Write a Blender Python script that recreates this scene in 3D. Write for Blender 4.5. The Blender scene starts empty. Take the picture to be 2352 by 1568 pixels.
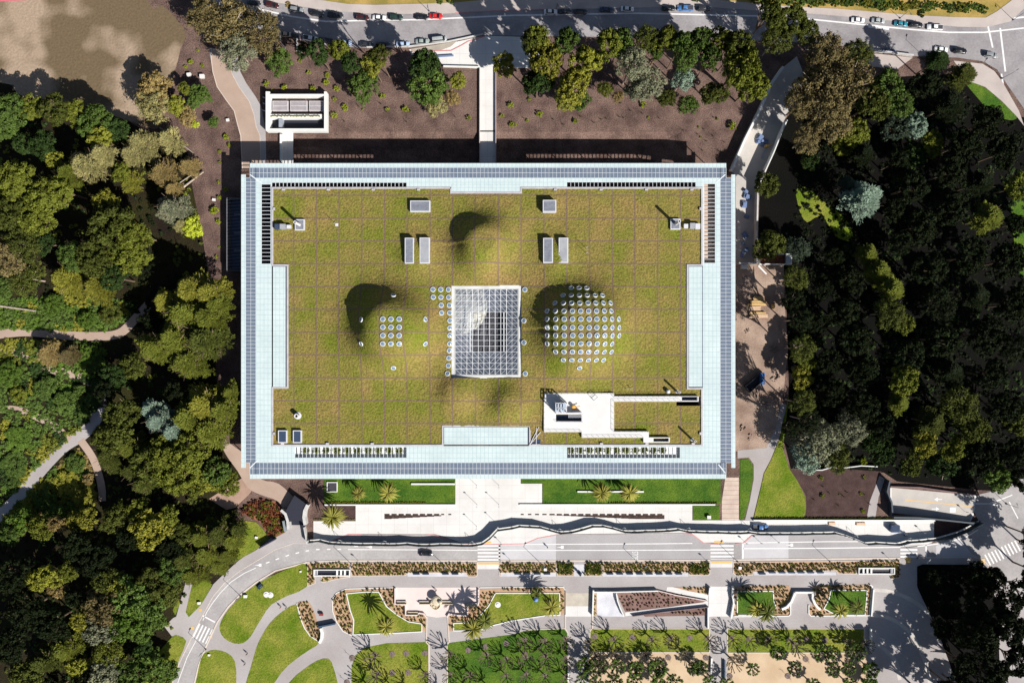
import bpy, bmesh, math, random
from mathutils import Vector, Matrix, noise
from mathutils.geometry import tessellate_polygon
sc = bpy.context.scene
col = sc.collection
# ---------------------------------------------------------------- camera, sky, sun, exposure
S, H, CX, CY = 0.15, 300.0, 1176.0, 784.0      # metres per survey unit on the ground, flying height
cam = bpy.data.objects.new('camera', bpy.data.cameras.new('camera'))
col.objects.link(cam)
cam.location = (0, 0, H)
cam.rotation_euler = (0, 0, 0)
cam.data.sensor_width = 36
cam.data.lens = 36 * H / (2352 * S)
cam.data.clip_end = 3000
sc.camera = cam
EL = math.radians(40)
SX, SY = 0.725, -0.689                          # horizontal direction towards the sun
w = bpy.data.worlds.new("World"); sc.world = w; w.use_nodes = True
nt = w.node_tree
sky = nt.nodes.new('ShaderNodeTexSky'); sky.sky_type = 'NISHITA'; sky.sun_disc = False
sky.sun_elevation = EL; sky.sun_rotation = math.atan2(SX, SY)
bg = nt.nodes['Background']; bg.inputs[1].default_value = 0.05
nt.links.new(sky.outputs[0], bg.inputs[0])
sun = bpy.data.objects.new('sun', bpy.data.lights.new('sun', 'SUN')); col.objects.link(sun)
sun.data.energy = 5.0; sun.data.angle = math.radians(0.5); sun.data.color = (1.0, 0.965, 0.91)
sun.rotation_euler = Vector((-SX * math.cos(EL), -SY * math.cos(EL), -math.sin(EL))).to_track_quat('-Z', 'Y').to_euler()
sun.location = (0, 0, 120)
sc.view_settings.view_transform = 'Standard'; sc.view_settings.look = 'None'
sc.view_settings.exposure = 0.6; sc.view_settings.gamma = 1
sc.view_settings.use_curve_mapping = False
R = random.Random(7)
# ---------------------------------------------------------------- helpers
def W(x, y, z=0.0):
    k = S * (H - z) / H
    return Vector(((x - CX) * k, (CY - y) * k, z))
def T(i, j, *p):
    return [(588 * i + a / 4.0, 392 * j + b / 4.0) for a, b in p]
def T1(i, j, a, b): return (588 * i + a / 4.0, 392 * j + b / 4.0)
def lin(v):
    v /= 255.0
    return v / 12.92 if v <= 0.04045 else ((v + 0.055) / 1.055) ** 2.4
KL = 1.4
def c(r, g, b, f=1.0):
    return tuple(min(0.85, lin(v) / KL * f) for v in (r, g, b))
MATS = {}
def mat(name, a, b=None, scale=0.3, rough=0.85, bump=0.0, bscale=6.0, fine=0.12, spec=0.1, metal=0.0, objvar=0.0, detail=6):
    if name in MATS: return MATS[name]
    m = bpy.data.materials.new(name); m.use_nodes = True
    n = m.node_tree.nodes; l = m.node_tree.links; p = n['Principled BSDF']
    p.inputs['Roughness'].default_value = rough; p.inputs['Metallic'].default_value = metal
    p.inputs['Specular IOR Level'].default_value = spec
    b = b or tuple(v * 0.8 for v in a)
    tc = n.new('ShaderNodeTexCoord')
    nz = n.new('ShaderNodeTexNoise'); nz.inputs['Scale'].default_value = scale; nz.inputs['Detail'].default_value = detail
    nz.inputs['Roughness'].default_value = 0.6
    l.new(tc.outputs['Object'], nz.inputs['Vector'])
    rp = n.new('ShaderNodeMapRange'); rp.inputs[1].default_value = 0.36; rp.inputs[2].default_value = 0.64
    l.new(nz.outputs[0], rp.inputs[0])
    mx = n.new('ShaderNodeMix'); mx.data_type = 'RGBA'
    mx.inputs[6].default_value = (*a, 1); mx.inputs[7].default_value = (*b, 1)
    l.new(rp.outputs[0], mx.inputs[0])
    out = mx.outputs[2]
    if fine:
        n2 = n.new('ShaderNodeTexNoise'); n2.inputs['Scale'].default_value = bscale; n2.inputs['Detail'].default_value = 4
        l.new(tc.outputs['Object'], n2.inputs['Vector'])
        r2 = n.new('ShaderNodeMapRange'); r2.inputs[1].default_value = 0.3; r2.inputs[2].default_value = 0.7
        r2.inputs[3].default_value = 1 - fine; r2.inputs[4].default_value = 1 + fine
        l.new(n2.outputs[0], r2.inputs[0])
        vm = n.new('ShaderNodeVectorMath'); vm.operation = 'SCALE'
        l.new(out, vm.inputs[0]); l.new(r2.outputs[0], vm.inputs['Scale']); out = vm.outputs[0]
        if bump:
            bp = n.new('ShaderNodeBump'); bp.inputs['Strength'].default_value = bump; bp.inputs['Distance'].default_value = 0.3
            l.new(n2.outputs[0], bp.inputs['Height']); l.new(bp.outputs[0], p.inputs['Normal'])
    if objvar:
        oi = n.new('ShaderNodeObjectInfo')
        r3 = n.new('ShaderNodeMapRange'); r3.inputs[3].default_value = 1 - objvar; r3.inputs[4].default_value = 1 + objvar
        l.new(oi.outputs['Random'], r3.inputs[0])
        v3 = n.new('ShaderNodeVectorMath'); v3.operation = 'SCALE'
        l.new(out, v3.inputs[0]); l.new(r3.outputs[0], v3.inputs['Scale']); out = v3.outputs[0]
    l.new(out, p.inputs['Base Color'])
    m.diffuse_color = (*a, 1)
    MATS[name] = m
    return m
def plain(name, a, rough=0.6, spec=0.4, metal=0.0):
    return mat(name, a, tuple(v * 0.9 for v in a), scale=1.0, rough=rough, spec=spec, metal=metal, fine=0.0)
def grid_lines(m, pitch_x, pitch_y, ox, oy, wx, colr, space='Object', soft=False, wobble=0.0):
    """ruled joints in a surface's own colour, laid out in the object's own metres"""
    n = m.node_tree.nodes; l = m.node_tree.links; p = n['Principled BSDF']
    src = p.inputs['Base Color'].links[0].from_socket
    tc = n.new('ShaderNodeTexCoord'); sp = n.new('ShaderNodeSeparateXYZ')
    vec = tc.outputs[space]
    if wobble:
        nz = n.new('ShaderNodeTexNoise'); nz.inputs['Scale'].default_value = 1.6; nz.inputs['Detail'].default_value = 3
        l.new(vec, nz.inputs['Vector'])
        s1 = n.new('ShaderNodeVectorMath'); s1.operation = 'MULTIPLY_ADD'
        l.new(nz.outputs['Color'], s1.inputs[0]); s1.inputs[1].default_value = (wobble,) * 3; l.new(vec, s1.inputs[2]); vec = s1.outputs[0]
    l.new(vec, sp.inputs[0])
    fac = None
    for ax, pitch, o in ((0, pitch_x, ox), (1, pitch_y, oy)):
        if not pitch: continue
        a = n.new('ShaderNodeMath'); a.operation = 'SUBTRACT'; l.new(sp.outputs[ax], a.inputs[0]); a.inputs[1].default_value = o - wx / 2
        b = n.new('ShaderNodeMath'); b.operation = 'FLOORED_MODULO'; l.new(a.outputs[0], b.inputs[0]); b.inputs[1].default_value = pitch
        d = n.new('ShaderNodeMath'); d.operation = 'LESS_THAN'; l.new(b.outputs[0], d.inputs[0]); d.inputs[1].default_value = wx
        if fac is None: fac = d.outputs[0]
        else:
            e = n.new('ShaderNodeMath'); e.operation = 'MAXIMUM'; l.new(fac, e.inputs[0]); l.new(d.outputs[0], e.inputs[1]); fac = e.outputs[0]
    mx = n.new('ShaderNodeMix'); mx.data_type = 'RGBA'
    l.new(fac, mx.inputs[0]); l.new(src, mx.inputs[6]); mx.inputs[7].default_value = (*colr, 1)
    l.new(mx.outputs[2], p.inputs['Base Color'])
def tag(o, label=None, cat=None, group=None, kind=None):
    if label: o['label'] = label
    if cat: o['category'] = cat
    if group: o['group'] = group
    if kind: o['kind'] = kind
    return o
def link(name, me, m=None, parent=None, loc=None):
    o = bpy.data.objects.new(name, me); col.objects.link(o)
    if m is not None:
        for mm in (m if isinstance(m, (list, tuple)) else [m]): me.materials.append(mm)
    if parent: o.parent = parent
    if loc is not None: o.location = loc
    return o
def empty(name, loc=(0, 0, 0), rz=0.0, label=None, cat=None, group=None):
    o = bpy.data.objects.new(name, None); col.objects.link(o)
    o.location = loc; o.rotation_euler = (0, 0, rz); o.empty_display_size = 0.5
    return tag(o, label, cat, group)
class MB:
    def __init__(s): s.v = []; s.f = []; s.mi = []
    def box(s, x0, y0, z0, x1, y1, z1, mi=0):
        b = len(s.v)
        if x0 > x1: x0, x1 = x1, x0
        if y0 > y1: y0, y1 = y1, y0
        s.v += [(x0, y0, z0), (x1, y0, z0), (x1, y1, z0), (x0, y1, z0), (x0, y0, z1), (x1, y0, z1), (x1, y1, z1), (x0, y1, z1)]
        for q in ((0, 3, 2, 1), (4, 5, 6, 7), (0, 1, 5, 4), (1, 2, 6, 5), (2, 3, 7, 6), (3, 0, 4, 7)):
            s.f.append([b + k for k in q]); s.mi.append(mi)
        return s
    def bar(s, a, b, r, n=6, r2=None, mi=0):
        a = Vector(a); b = Vector(b); d = b - a
        if d.length < 1e-6: return s
        q = d.to_track_quat('Z', 'Y'); r2 = r if r2 is None else r2
        k = len(s.v)
        for p, rr in ((a, r), (b, r2)):
            for i in range(n):
                t = 2 * math.pi * i / n
                s.v.append(tuple(p + q @ Vector((rr * math.cos(t), rr * math.sin(t), 0))))
        for i in range(n):
            j = (i + 1) % n
            s.f.append([k + i, k + j, k + n + j, k + n + i]); s.mi.append(mi)
        s.f.append([k + i for i in range(n)][::-1]); s.f.append([k + n + i for i in range(n)]); s.mi += [mi, mi]
        return s
    def lathe(s, prof, n=16, cx=0, cy=0, mi=0, closed=False):
        k = len(s.v)
        for (r, z) in prof:
            for i in range(n):
                t = 2 * math.pi * i / n
                s.v.append((cx + r * math.cos(t), cy + r * math.sin(t), z))
        m = len(prof)
        for q in range(m - 1):
            for i in range(n):
                j = (i + 1) % n
                s.f.append([k + q * n + i, k + q * n + j, k + (q + 1) * n + j, k + (q + 1) * n + i]); s.mi.append(mi)
        if not closed:
            s.f.append([k + i for i in range(n)][::-1]); s.f.append([k + (m - 1) * n + i for i in range(n)]); s.mi += [mi, mi]
        return s
    def prism(s, pts, z0, z1, mi=0):
        """pts world xy; straight walls, triangulated top and bottom"""
        a = sum(pts[i][0] * pts[(i + 1) % len(pts)][1] - pts[(i + 1) % len(pts)][0] * pts[i][1] for i in range(len(pts)))
        if a < 0: pts = pts[::-1]
        k = len(s.v); n = len(pts)
        s.v += [(p[0], p[1], z1) for p in pts]
        tri = tessellate_polygon([[Vector((p[0], p[1], 0)) for p in pts]])
        for t in tri:
            A, B, Cc = [pts[i] for i in t]
            if (B[0] - A[0]) * (Cc[1] - A[1]) - (B[1] - A[1]) * (Cc[0] - A[0]) < 0: t = t[::-1]
            s.f.append([k + i for i in t]); s.mi.append(mi)
        if z1 > z0:
            k2 = len(s.v); s.v += [(p[0], p[1], z0) for p in pts]
            for i in range(n):
                j = (i + 1) % n
                s.f.append([k2 + i, k2 + j, k + j, k + i]); s.mi.append(mi)
        return s
    def ribbon(s, pts, wd, z0, z1, mi=0, closed=False):
        """box-section strip along a world polyline; z0/z1 numbers or per-point lists"""
        n = len(pts); P = [Vector((p[0], p[1])) for p in pts]; L = []
        for i in range(n):
            if closed: a, b = P[i - 1], P[(i + 1) % n]
            else: a, b = P[max(0, i - 1)], P[min(n - 1, i + 1)]
            d1 = (P[i] - a); d2 = (b - P[i])
            d1 = d1.normalized() if d1.length > 1e-6 else None
            d2 = d2.normalized() if d2.length > 1e-6 else None
            d1 = d1 or d2; d2 = d2 or d1
            t = (d1 + d2); t = t.normalized() if t.length > 1e-6 else d1
            nn = Vector((-t.y, t.x)); cs = max(0.4, abs(nn.dot(Vector((-d1.y, d1.x)))))
            L.append((P[i] + nn * wd / 2 / cs, P[i] - nn * wd / 2 / cs))
        k = len(s.v)
        for i, (l, r) in enumerate(L):
            a0 = z0[i] if isinstance(z0, (list, tuple)) else z0; a1 = z1[i] if isinstance(z1, (list, tuple)) else z1
            s.v += [(r.x, r.y, a0), (l.x, l.y, a0), (l.x, l.y, a1), (r.x, r.y, a1)]
        for i in range(n if closed else n - 1):
            a = k + 4 * i; b = k + 4 * ((i + 1) % n)
            for q in range(4):
                s.f.append([a + q, b + q, b + (q + 1) % 4, a + (q + 1) % 4][::-1]); s.mi.append(mi)
        if not closed:
            s.f.append([k, k + 1, k + 2, k + 3]); e = k + 4 * (n - 1); s.f.append([e + 3, e + 2, e + 1, e]); s.mi += [mi, mi]
        return s
    def mesh(s, name, smooth=False):
        me = bpy.data.meshes.new(name); me.from_pydata(s.v, [], s.f); me.update()
        if any(s.mi): me.polygons.foreach_set('material_index', s.mi)
        if smooth: me.polygons.foreach_set('use_smooth', [True] * len(me.polygons))
        return me
    def build(s, name, m=None, parent=None, smooth=False, loc=None):
        return link(name, s.mesh(name, smooth), m, parent, loc)
def curve(pts, n=6, closed=True):
    """Catmull-Rom through the surveyed corners"""
    N = len(pts); out = []
    rng = range(N) if closed else range(N - 1)
    for i in rng:
        if closed: p = [pts[(i + k) % N] for k in (-1, 0, 1, 2)]
        else: p = [pts[max(0, i - 1)], pts[i], pts[i + 1], pts[min(N - 1, i + 2)]]
        for q in range(n):
            t = q / n
            out.append(tuple(0.5 * ((2 * p[1][d]) + (-p[0][d] + p[2][d]) * t + (2 * p[0][d] - 5 * p[1][d] + 4 * p[2][d] - p[3][d]) * t * t
                     + (-p[0][d] + 3 * p[1][d] - 3 * p[2][d] + p[3][d]) * t ** 3) for d in (0, 1)))
    if not closed: out.append(tuple(pts[-1]))
    return out
def wp(pts, z=0): return [tuple(W(x, y, z)[:2]) for x, y in pts]
def sheet(name, pts, z, m, smooth=0, z0=None, parent=None, kind='structure'):
    if smooth: pts = curve(pts, smooth)
    o = MB().prism(wp(pts), z if z0 is None else z0, z).build(name, m, parent)
    if parent is None and kind: o['kind'] = kind
    return o
def rect(x0, y0, x1, y1): return [(x0, y0), (x1, y0), (x1, y1), (x0, y1)]
def dup(root, loc=None, rz=None, label=None, group=None, mats=None, scale=None):
    r = root.copy(); col.objects.link(r)
    if loc is not None: r.location = loc
    if rz is not None: r.rotation_euler = (0, 0, rz)
    if scale is not None: r.scale = scale if hasattr(scale, '__len__') else (scale,) * 3
    if label: r['label'] = label
    if group: r['group'] = group
    for ch in list(root.children):
        k = ch.copy(); col.objects.link(k); k.parent = r
        for g in ch.children:
            d = g.copy(); col.objects.link(d); d.parent = k
    return r
def setmat(o, m):
    for s in o.material_slots: s.link = 'OBJECT'; s.material = m
def inpoly(x, y, P):
    r = False; n = len(P); j = n - 1
    for i in range(n):
        if (P[i][1] > y) != (P[j][1] > y) and x < (P[j][0] - P[i][0]) * (y - P[i][1]) / (P[j][1] - P[i][1]) + P[i][0]: r = not r
        j = i
    return r
# landmarks used to tell look-alikes apart (name, survey x, y)
LM = [("the bare dirt field", 250, 110), ("the curving tan path", 540, 250), ("the white-walled vent enclosure", 680, 255),
      ("the white entrance driveway", 1060, 130), ("the white footbridge", 1120, 240), ("the pale access ramp", 1745, 250),
      ("the museum's top-left corner", 562, 390), ("the museum's top-right corner", 1680, 390), ("the museum's bottom-left corner", 562, 1085),
      ("the museum's bottom-right corner", 1680, 1085), ("the glass annex", 535, 540), ("the stacked yellow lumber", 1745, 690),
      ("the rusty open dumpster", 1780, 596), ("the blue-grey cedar", 1985, 455), ("the sunlit clearing", 1880, 495),
      ("the garage ramp", 2140, 1150), ("the dark mulch plot", 1930, 1130), ("the zebra crossing on the bend", 467, 1462),
      ("the fork of the park paths", 185, 1010), ("the bend in the dirt path", 275, 765), ("the long fallen log", 45, 708),
      ("the top right street junction", 2300, 70), ("the dark tunnel mouth", 675, 1190), ("the round fountain", 1000, 1375),
      ("the left lawn arc", 600, 1390), ("the left sand court", 1490, 1530), ("the right sand court", 1820, 1530),
      ("the wedge-shaped planting bed", 1500, 1380), ("the half-round garden arches", 1840, 1365), ("the red parked car", 1000, 36),
      ("the teal parked car", 2068, 54), ("the bottom zebra crossing", 1122, 1267), ("the middle park walkway", 1007, 1510),
      ("the broad gray walkway", 1328, 1500), ("the white roof terrace", 1320, 945), ("the corner crosswalk", 2290, 1275),
      ("the bottom left corner", 0, 1568), ("the top left corner", 0, 0), ("the bottom right corner", 2352, 1568), ("the right edge clearing", 2340, 500)]
ORD = ['nearest', 'second nearest', 'third nearest', 'fourth nearest', 'fifth nearest', 'sixth nearest', 'seventh nearest', 'eighth nearest', 'ninth nearest', 'tenth nearest']
def direction(x, y, L):
    dx = x - L[1]; dy = y - L[2]
    return ('right of' if dx > 0 else 'left of') if abs(dx) > abs(dy) else ('below' if dy > 0 else 'above')
def autolabel(items, noun):
    """items: list of [obj, x, y, look]; picks for each the landmark from which it counts first"""
    tab = {}
    for li, L in enumerate(LM):
        for k, it in enumerate(items):
            d = direction(it[1], it[2], L)
            tab.setdefault((li, d), []).append((math.hypot(it[1] - L[1], it[2] - L[2]), k))
    best = {}
    for (li, d), lst in tab.items():
        lst.sort()
        for rk, (dist, k) in enumerate(lst[:10]):
            s = dist * (1 + 0.35 * rk)
            if k not in best or s < best[k][0]: best[k] = (s, rk, d, LM[li][0])
    for k, it in enumerate(items):
        if k in best:
            _, rk, d, nm = best[k]
            it[0]['label'] = ' '.join(w_ for w_ in f"{it[3]}, {ORD[rk]} {d} {nm}".split())
            if len(it[0]['label'].split()) > 16: it[0]['label'] = it[0]['label'].replace("the museum's ", 'the building ').replace(' of centre', '').replace('under the canopy slot', 'under canopy slot')
        else:
            it[0]['label'] = f"{it[3]}, deep among the other crowns"
# ---------------------------------------------------------------- ground materials
MULCH = mat('mulch', c(132, 108, 98), c(94, 75, 69), scale=0.16, bump=0.8, bscale=2.6, fine=0.42)
DARKMULCH = mat('dark_mulch', c(92, 72, 68), c(74, 57, 54), scale=0.3, bump=0.6, bscale=5, fine=0.3)
DIRT = mat('dirt', c(118, 101, 78), c(176, 154, 132), scale=0.05, bump=0.5, bscale=1.2, fine=0.12, detail=2)
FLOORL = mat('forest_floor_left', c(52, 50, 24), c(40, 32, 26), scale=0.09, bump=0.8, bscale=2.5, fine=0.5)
FLOORSH = mat('forest_floor_shade_toned', c(16, 13, 10), c(8, 10, 6), scale=0.1, bump=0.8, bscale=2.5, fine=0.5)  # near-black: the wood's shade is put into the floor colour
ASPH = mat('asphalt_light', c(192, 187, 185), c(168, 163, 163), scale=0.1, fine=0.09, bscale=1.4)
ROADT = mat('asphalt_top', c(176, 171, 172), c(150, 144, 146), scale=0.1, fine=0.1, bscale=1.4)
ROADD = mat('asphalt_worn', c(186, 182, 182), c(172, 167, 168), scale=0.07, fine=0.06, bscale=2)
CONCP = mat('concrete_panel', c(216, 213, 214), c(202, 199, 202), scale=0.1, fine=0.03, bscale=3)
WHITEC = mat('white_paving', c(240, 237, 233), c(228, 224, 220), scale=0.12, fine=0.015, bscale=2)
grid_lines(WHITEC, 4.5, 4.5, 0, 0, 0.1, c(212, 208, 204))
WHITEW = mat('white_wall', c(250, 250, 246), c(240, 240, 236), scale=0.3, fine=0.02)
SIDEW = mat('sidewalk', c(206, 194, 186), c(192, 180, 174), scale=0.15, fine=0.05)
PATH = mat('park_path', c(190, 184, 182), c(176, 168, 166), scale=0.06, fine=0.05, bscale=2)
TANP = mat('tan_path', c(196, 172, 156), c(182, 158, 142), scale=0.1, fine=0.06)
PINK = mat('pink_paving', c(244, 226, 220), c(236, 216, 210), scale=0.15, fine=0.02)
SAND = mat('sand_court', c(224, 198, 166), c(208, 180, 148), scale=0.12, fine=0.06, bump=0.1)
GRASS = mat('lawn', c(98, 122, 26), c(146, 146, 62), scale=0.11, bump=0.7, bscale=2.2, fine=0.3)
GRASSD = mat('lawn_deep', c(62, 98, 30), c(98, 124, 40), scale=0.14, bump=0.7, bscale=2.4, fine=0.3)
BEDT = mat('bed_tan', c(204, 170, 136), c(186, 150, 120), scale=0.2, fine=0.15, bscale=4, bump=0.2)
BEDB = mat('bed_brown', c(150, 120, 112), c(128, 100, 92), scale=0.2, fine=0.2, bscale=4, bump=0.3)
DRYG = mat('dry_grass', c(196, 164, 96), c(150, 136, 70), scale=0.15, fine=0.25, bump=0.5)
_mr = [q for q in DIRT.node_tree.nodes if q.type == 'MAP_RANGE'][0]; _mr.inputs[1].default_value = .47; _mr.inputs[2].default_value = .6
PAINT = plain('road_paint', c(250, 248, 246))
YEL = plain('yellow_paint', c(244, 196, 110))
REDP = plain('red_kerb_paint', c(226, 150, 150))
KERB = mat('kerb_concrete', c(232, 218, 204), c(220, 204, 190), scale=0.4, fine=0.04)
DIRTY = mat('yard_dirt', c(188, 164, 146), c(146, 122, 108), scale=0.12, fine=0.12, bump=0.3, bscale=2)
# ---------------------------------------------------------------- ground sheet (with the planted hollow north of the museum)
g = MB()
hx0, hy0, hx1, hy1 = 652, 303, 1566, 386
a = W(hx0, hy0); b = W(hx1, hy1); B = 700
for q in ((-B, a.y, B, B), (-B, -B, B, b.y), (-B, b.y, a.x, a.y), (b.x, b.y, B, a.y)):
    k = len(g.v); g.v += [(q[0], q[1], 0), (q[2], q[1], 0), (q[2], q[3], 0), (q[0], q[3], 0)]; g.f.append([k, k + 1, k + 2, k + 3]); g.mi.append(0)
g.build('ground', MULCH)['kind'] = 'structure'
hol = MB(); k = len(hol.v); D = 3.2
hol.v += [(a.x, b.y, 0), (b.x, b.y, 0), (b.x, a.y, 0), (a.x, a.y, 0), (a.x + 2, b.y, -D), (b.x - 9, b.y, -D), (b.x - 16, a.y - 7, -D), (a.x + 2, a.y - 4.5, -D)]
hol.f = [[4, 5, 6, 7], [0, 1, 5, 4], [1, 2, 6, 5], [2, 3, 7, 6], [3, 0, 4, 7]]; hol.mi = [0] * 5
hol.build('planted_hollow', MULCH)['kind'] = 'structure'
# left and right woodland floors, dry field
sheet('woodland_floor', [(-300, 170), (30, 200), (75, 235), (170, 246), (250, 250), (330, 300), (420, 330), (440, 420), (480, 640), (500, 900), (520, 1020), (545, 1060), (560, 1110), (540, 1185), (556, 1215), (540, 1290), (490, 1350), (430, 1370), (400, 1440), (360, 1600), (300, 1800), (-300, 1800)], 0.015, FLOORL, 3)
sheet('woodland_floor', [(1798, 283), (1830, 240), (1900, 240), (2000, 180), (2190, 170), (2262, 205), (2335, 268), (2700, 300), (2700, 1140), (2350, 1130), (2250, 1125), (2060, 1105), (2030, 1085), (1928, 1076), (1816, 1076), (1800, 1010), (1812, 900), (1806, 700), (1800, 605), (1740, 570), (1745, 440)], 0.015, FLOORSH)
sheet('dirt_field', [(-300, -300), (330, -300), (337, -1), (372, 12), (410, 50), (428, 80), (415, 112), (404, 156), (380, 200), (372, 290), (330, 290), (250, 262), (165, 246), (75, 238), (45, 222), (30, 202), (0, 190), (-300, 170)], 0.03, DIRT, 2)
sheet('running_track', [(-300, -60), (64, -20), (62, 1), (0, 4), (-300, 20)], 0.045, plain('track_red', c(226, 120, 130)))
sheet('dry_bank', [(560, -200), (2352, -200), (2336, 0), (2289, 27), (2264, 40), (2189, 40), (2089, 35), (1939, 22), (1764, 12), (1690, 4), (1600, -3), (1176, -4), (1100, 2), (1038, 7), (963, 9.5), (863, 12), (800, 10), (723, 0), (640, -20)], 0.02, DRYG)
# ---------------------------------------------------------------- top road
sheet('sidewalk', [(560, -40), (723, -1), (800, 10), (863, 12), (963, 9.5), (1038, 7), (1100, 2), (1176, -4), (1600, -3), (1690, 4), (1764, 12), (1939, 22), (2089, 35), (2189, 40), (2264, 41), (2289, 27), (2352, -20), (2352, 20), (2320, 50), (2264, 63), (2200, 62), (2100, 53), (1960, 40), (1864, 32), (1764, 27), (1600, 15), (1400, 20), (1176, 24), (1000, 33), (853, 32), (748, 24), (663, 11), (600, 0)], 0.14, SIDEW, z0=0.0)
sheet('road', [(500, -60), (600, -2), (663, 10), (748, 23), (853, 31), (1000, 32), (1176, 23), (1400, 19), (1600, 14), (1764, 26), (1864, 31), (1960, 39), (2100, 52), (2200, 61), (2264, 62), (2320, 50), (2352, 18), (2700, -60), (2700, 330), (2352, 250), (2310, 190), (2290, 160), (2256, 141), (2200, 133), (2096, 129), (1951, 107), (1800, 96), (1626, 89), (1458, 87), (1300, 84), (1113, 82), (1060, 92), (1030, 98), (985, 104), (940, 110), (843, 111), (760, 106), (685, 92), (623, 76), (560, 60), (450, 0)], 0.03, ROADT)
mk = MB()
def line(b, pts, wd, z, h=0.004): b.ribbon(wp(pts), wd, z - h, z)
line(mk, [(588, 20), (668, 38), (748, 50), (858, 47), (960, 46), (1176, 36), (1463, 31), (1764, 38), (1864, 45), (1990, 58), (2090, 68), (2180, 75), (2260, 75), (2352, 65)], 0.5, 0.04)
line(mk, [(1994, 61), (2042, 67)], 0.8, 0.044)
for x0, y0, x1, y1 in ((2265, 42, 2280, 110), (2297, 65, 2309, 165), (2300, 45, 2352, 40), (2300, 170, 2306, 210)): line(mk, [(x0, y0), (x1, y1)], 0.6, 0.046)
mk.build('road_marking', PAINT)['kind'] = 'structure'
kr = MB(); kr.ribbon(wp([(1045, 30), (1176, 23.5), (1300, 21)]), 0.25, 0.14, 0.16); kr.build('red_kerb', REDP)['kind'] = 'structure'
sheet('sidewalk', [(2190, 140), (2256, 147), (2284, 164), (2304, 192), (2340, 255), (2352, 290), (2335, 268), (2300, 232), (2262, 200), (2220, 185)], 0.12, SIDEW, z0=0)
sheet('sidewalk', [(1860, 116), (1984, 121), (2096, 133), (2060, 160), (1980, 150)], 0.1, SIDEW, z0=0)
sheet('lawn', [(2215, 185), (2262, 202), (2300, 234), (2335, 268), (2318, 276), (2280, 262), (2245, 225)], 0.1, GRASSD, 3, z0=0)
sheet('lawn', [(2322, 470), (2352, 440), (2500, 440), (2500, 640), (2352, 640), (2330, 560)], 0.1, GRASSD, 3, z0=0)
# entrance driveway and verge
sheet('driveway', [(940, 114), (985, 108), (1030, 101), (1060, 94), (1113, 83), (1230, 86), (1245, 100), (1240, 156), (1139, 158), (1139, 300), (1139, 303), (1102, 303), (1102, 158), (1020, 154), (1004, 132), (945, 126)], 0.06, WHITEC, z0=0)
sheet('verge', [(944, 113), (1000, 104), (1034, 98), (1050, 95), (1035, 108), (1010, 117), (946, 118)], 0.16, mat('verge_grey', c(190, 180, 166), fine=0.06), z0=0)
k2 = MB(); k2.ribbon(wp([(945, 119), (1036, 117), (1060, 105), (1075, 96), (1113, 84)]), 0.3, 0.06, 0.2); k2.build('red_kerb', REDP)['kind'] = 'structure'
# curving path on the left
sheet('path', [(480, 110), (545, 120), (552, 165), (566, 192), (587, 222), (600, 245), (610, 300), (612, 388), (556, 388), (552, 312), (545, 287), (537, 255), (520, 232), (498, 200), (488, 165)], 0.04, PATH)
sheet('tan_path', [(486, 112), (525, 112), (527, 137), (533, 170), (550, 202), (572, 232), (583, 262), (588, 290), (597, 312), (600, 388), (557, 388), (553, 312), (546, 287), (538, 255), (521, 232), (499, 200), (489, 165), (486, 140)], 0.055, TANP)
kk = MB(); kk.ribbon(wp([(486, 112), (486, 140), (489, 165), (499, 200), (521, 232), (538, 255), (546, 287), (553, 312), (557, 388)]), 0.22, 0, 0.16)
kk.ribbon(wp([(525, 112), (527, 137), (533, 170), (550, 202), (572, 232), (583, 262), (588, 290), (597, 312), (600, 388)]), 0.16, 0.05, 0.1); kk.build('path_kerb', KERB)['kind'] = 'structure'
# ---------------------------------------------------------------- right side: ramp, yard, paths, lawns
RAMP = mat('ramp_concrete', c(214, 206, 196), c(190, 186, 184), scale=0.1, fine=0.05)
sheet('access_ramp', [(1786, 165), (1830, 130), (1850, 180), (1798, 283), (1768, 360), (1736, 430), (1733, 606), (1690, 606), (1690, 400), (1674, 392)], 0.035, RAMP)
sheet('yard', [(1688, 606), (1800, 606), (1802, 700), (1810, 800), (1802, 880), (1795, 930), (1785, 985), (1766, 1030), (1700, 1036), (1688, 1036)], 0.03, DIRTY)
sheet('path', [(1694, 1034), (1760, 1028), (1782, 980), (1794, 925), (1808, 930), (1798, 965), (1790, 1005), (1770, 1055), (1754, 1085), (1746, 1120), (1728, 1194), (1711, 1194), (1722, 1150), (1731, 1100), (1731, 1066), (1720, 1050), (1694, 1052)], 0.05, PATH)
sheet('lawn', [(1700, 1055), (1719, 1053), (1729, 1068), (1729, 1100), (1720, 1150), (1708, 1192), (1699, 1192)], 0.12, GRASSD, z0=0)
sheet('lawn', [(1755, 1087), (1771, 1056), (1791, 1006), (1800, 962), (1812, 905), (1806, 960), (1798, 1030), (1812, 1074), (1832, 1105), (1849, 1140), (1851, 1165), (1846, 1190), (1731, 1190), (1747, 1122)], 0.12, GRASS, z0=0)
sheet('planting_plot', [(1810, 1078), (1928, 1076), (2024, 1082), (2022, 1100), (2000, 1150), (1990, 1190), (1849, 1190), (1853, 1160), (1851, 1138), (1833, 1104)], 0.06, DARKMULCH)
sheet('path', [(2020, 1092), (2032, 1100), (2018, 1140), (2010, 1192), (1990, 1192), (1998, 1150)], 0.07, PATH)
PAV = mat('stepping_slabs', c(226, 206, 190), c(206, 184, 170), scale=0.3, fine=0.06); grid_lines(PAV, 0, 1.6, 0, 0, 0.16, c(176, 150, 136))
sheet('slab_path', [(1666, 1096), (1697, 1096), (1697, 1194), (1658, 1194), (1658, 1150)], 0.06, PAV)
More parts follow.
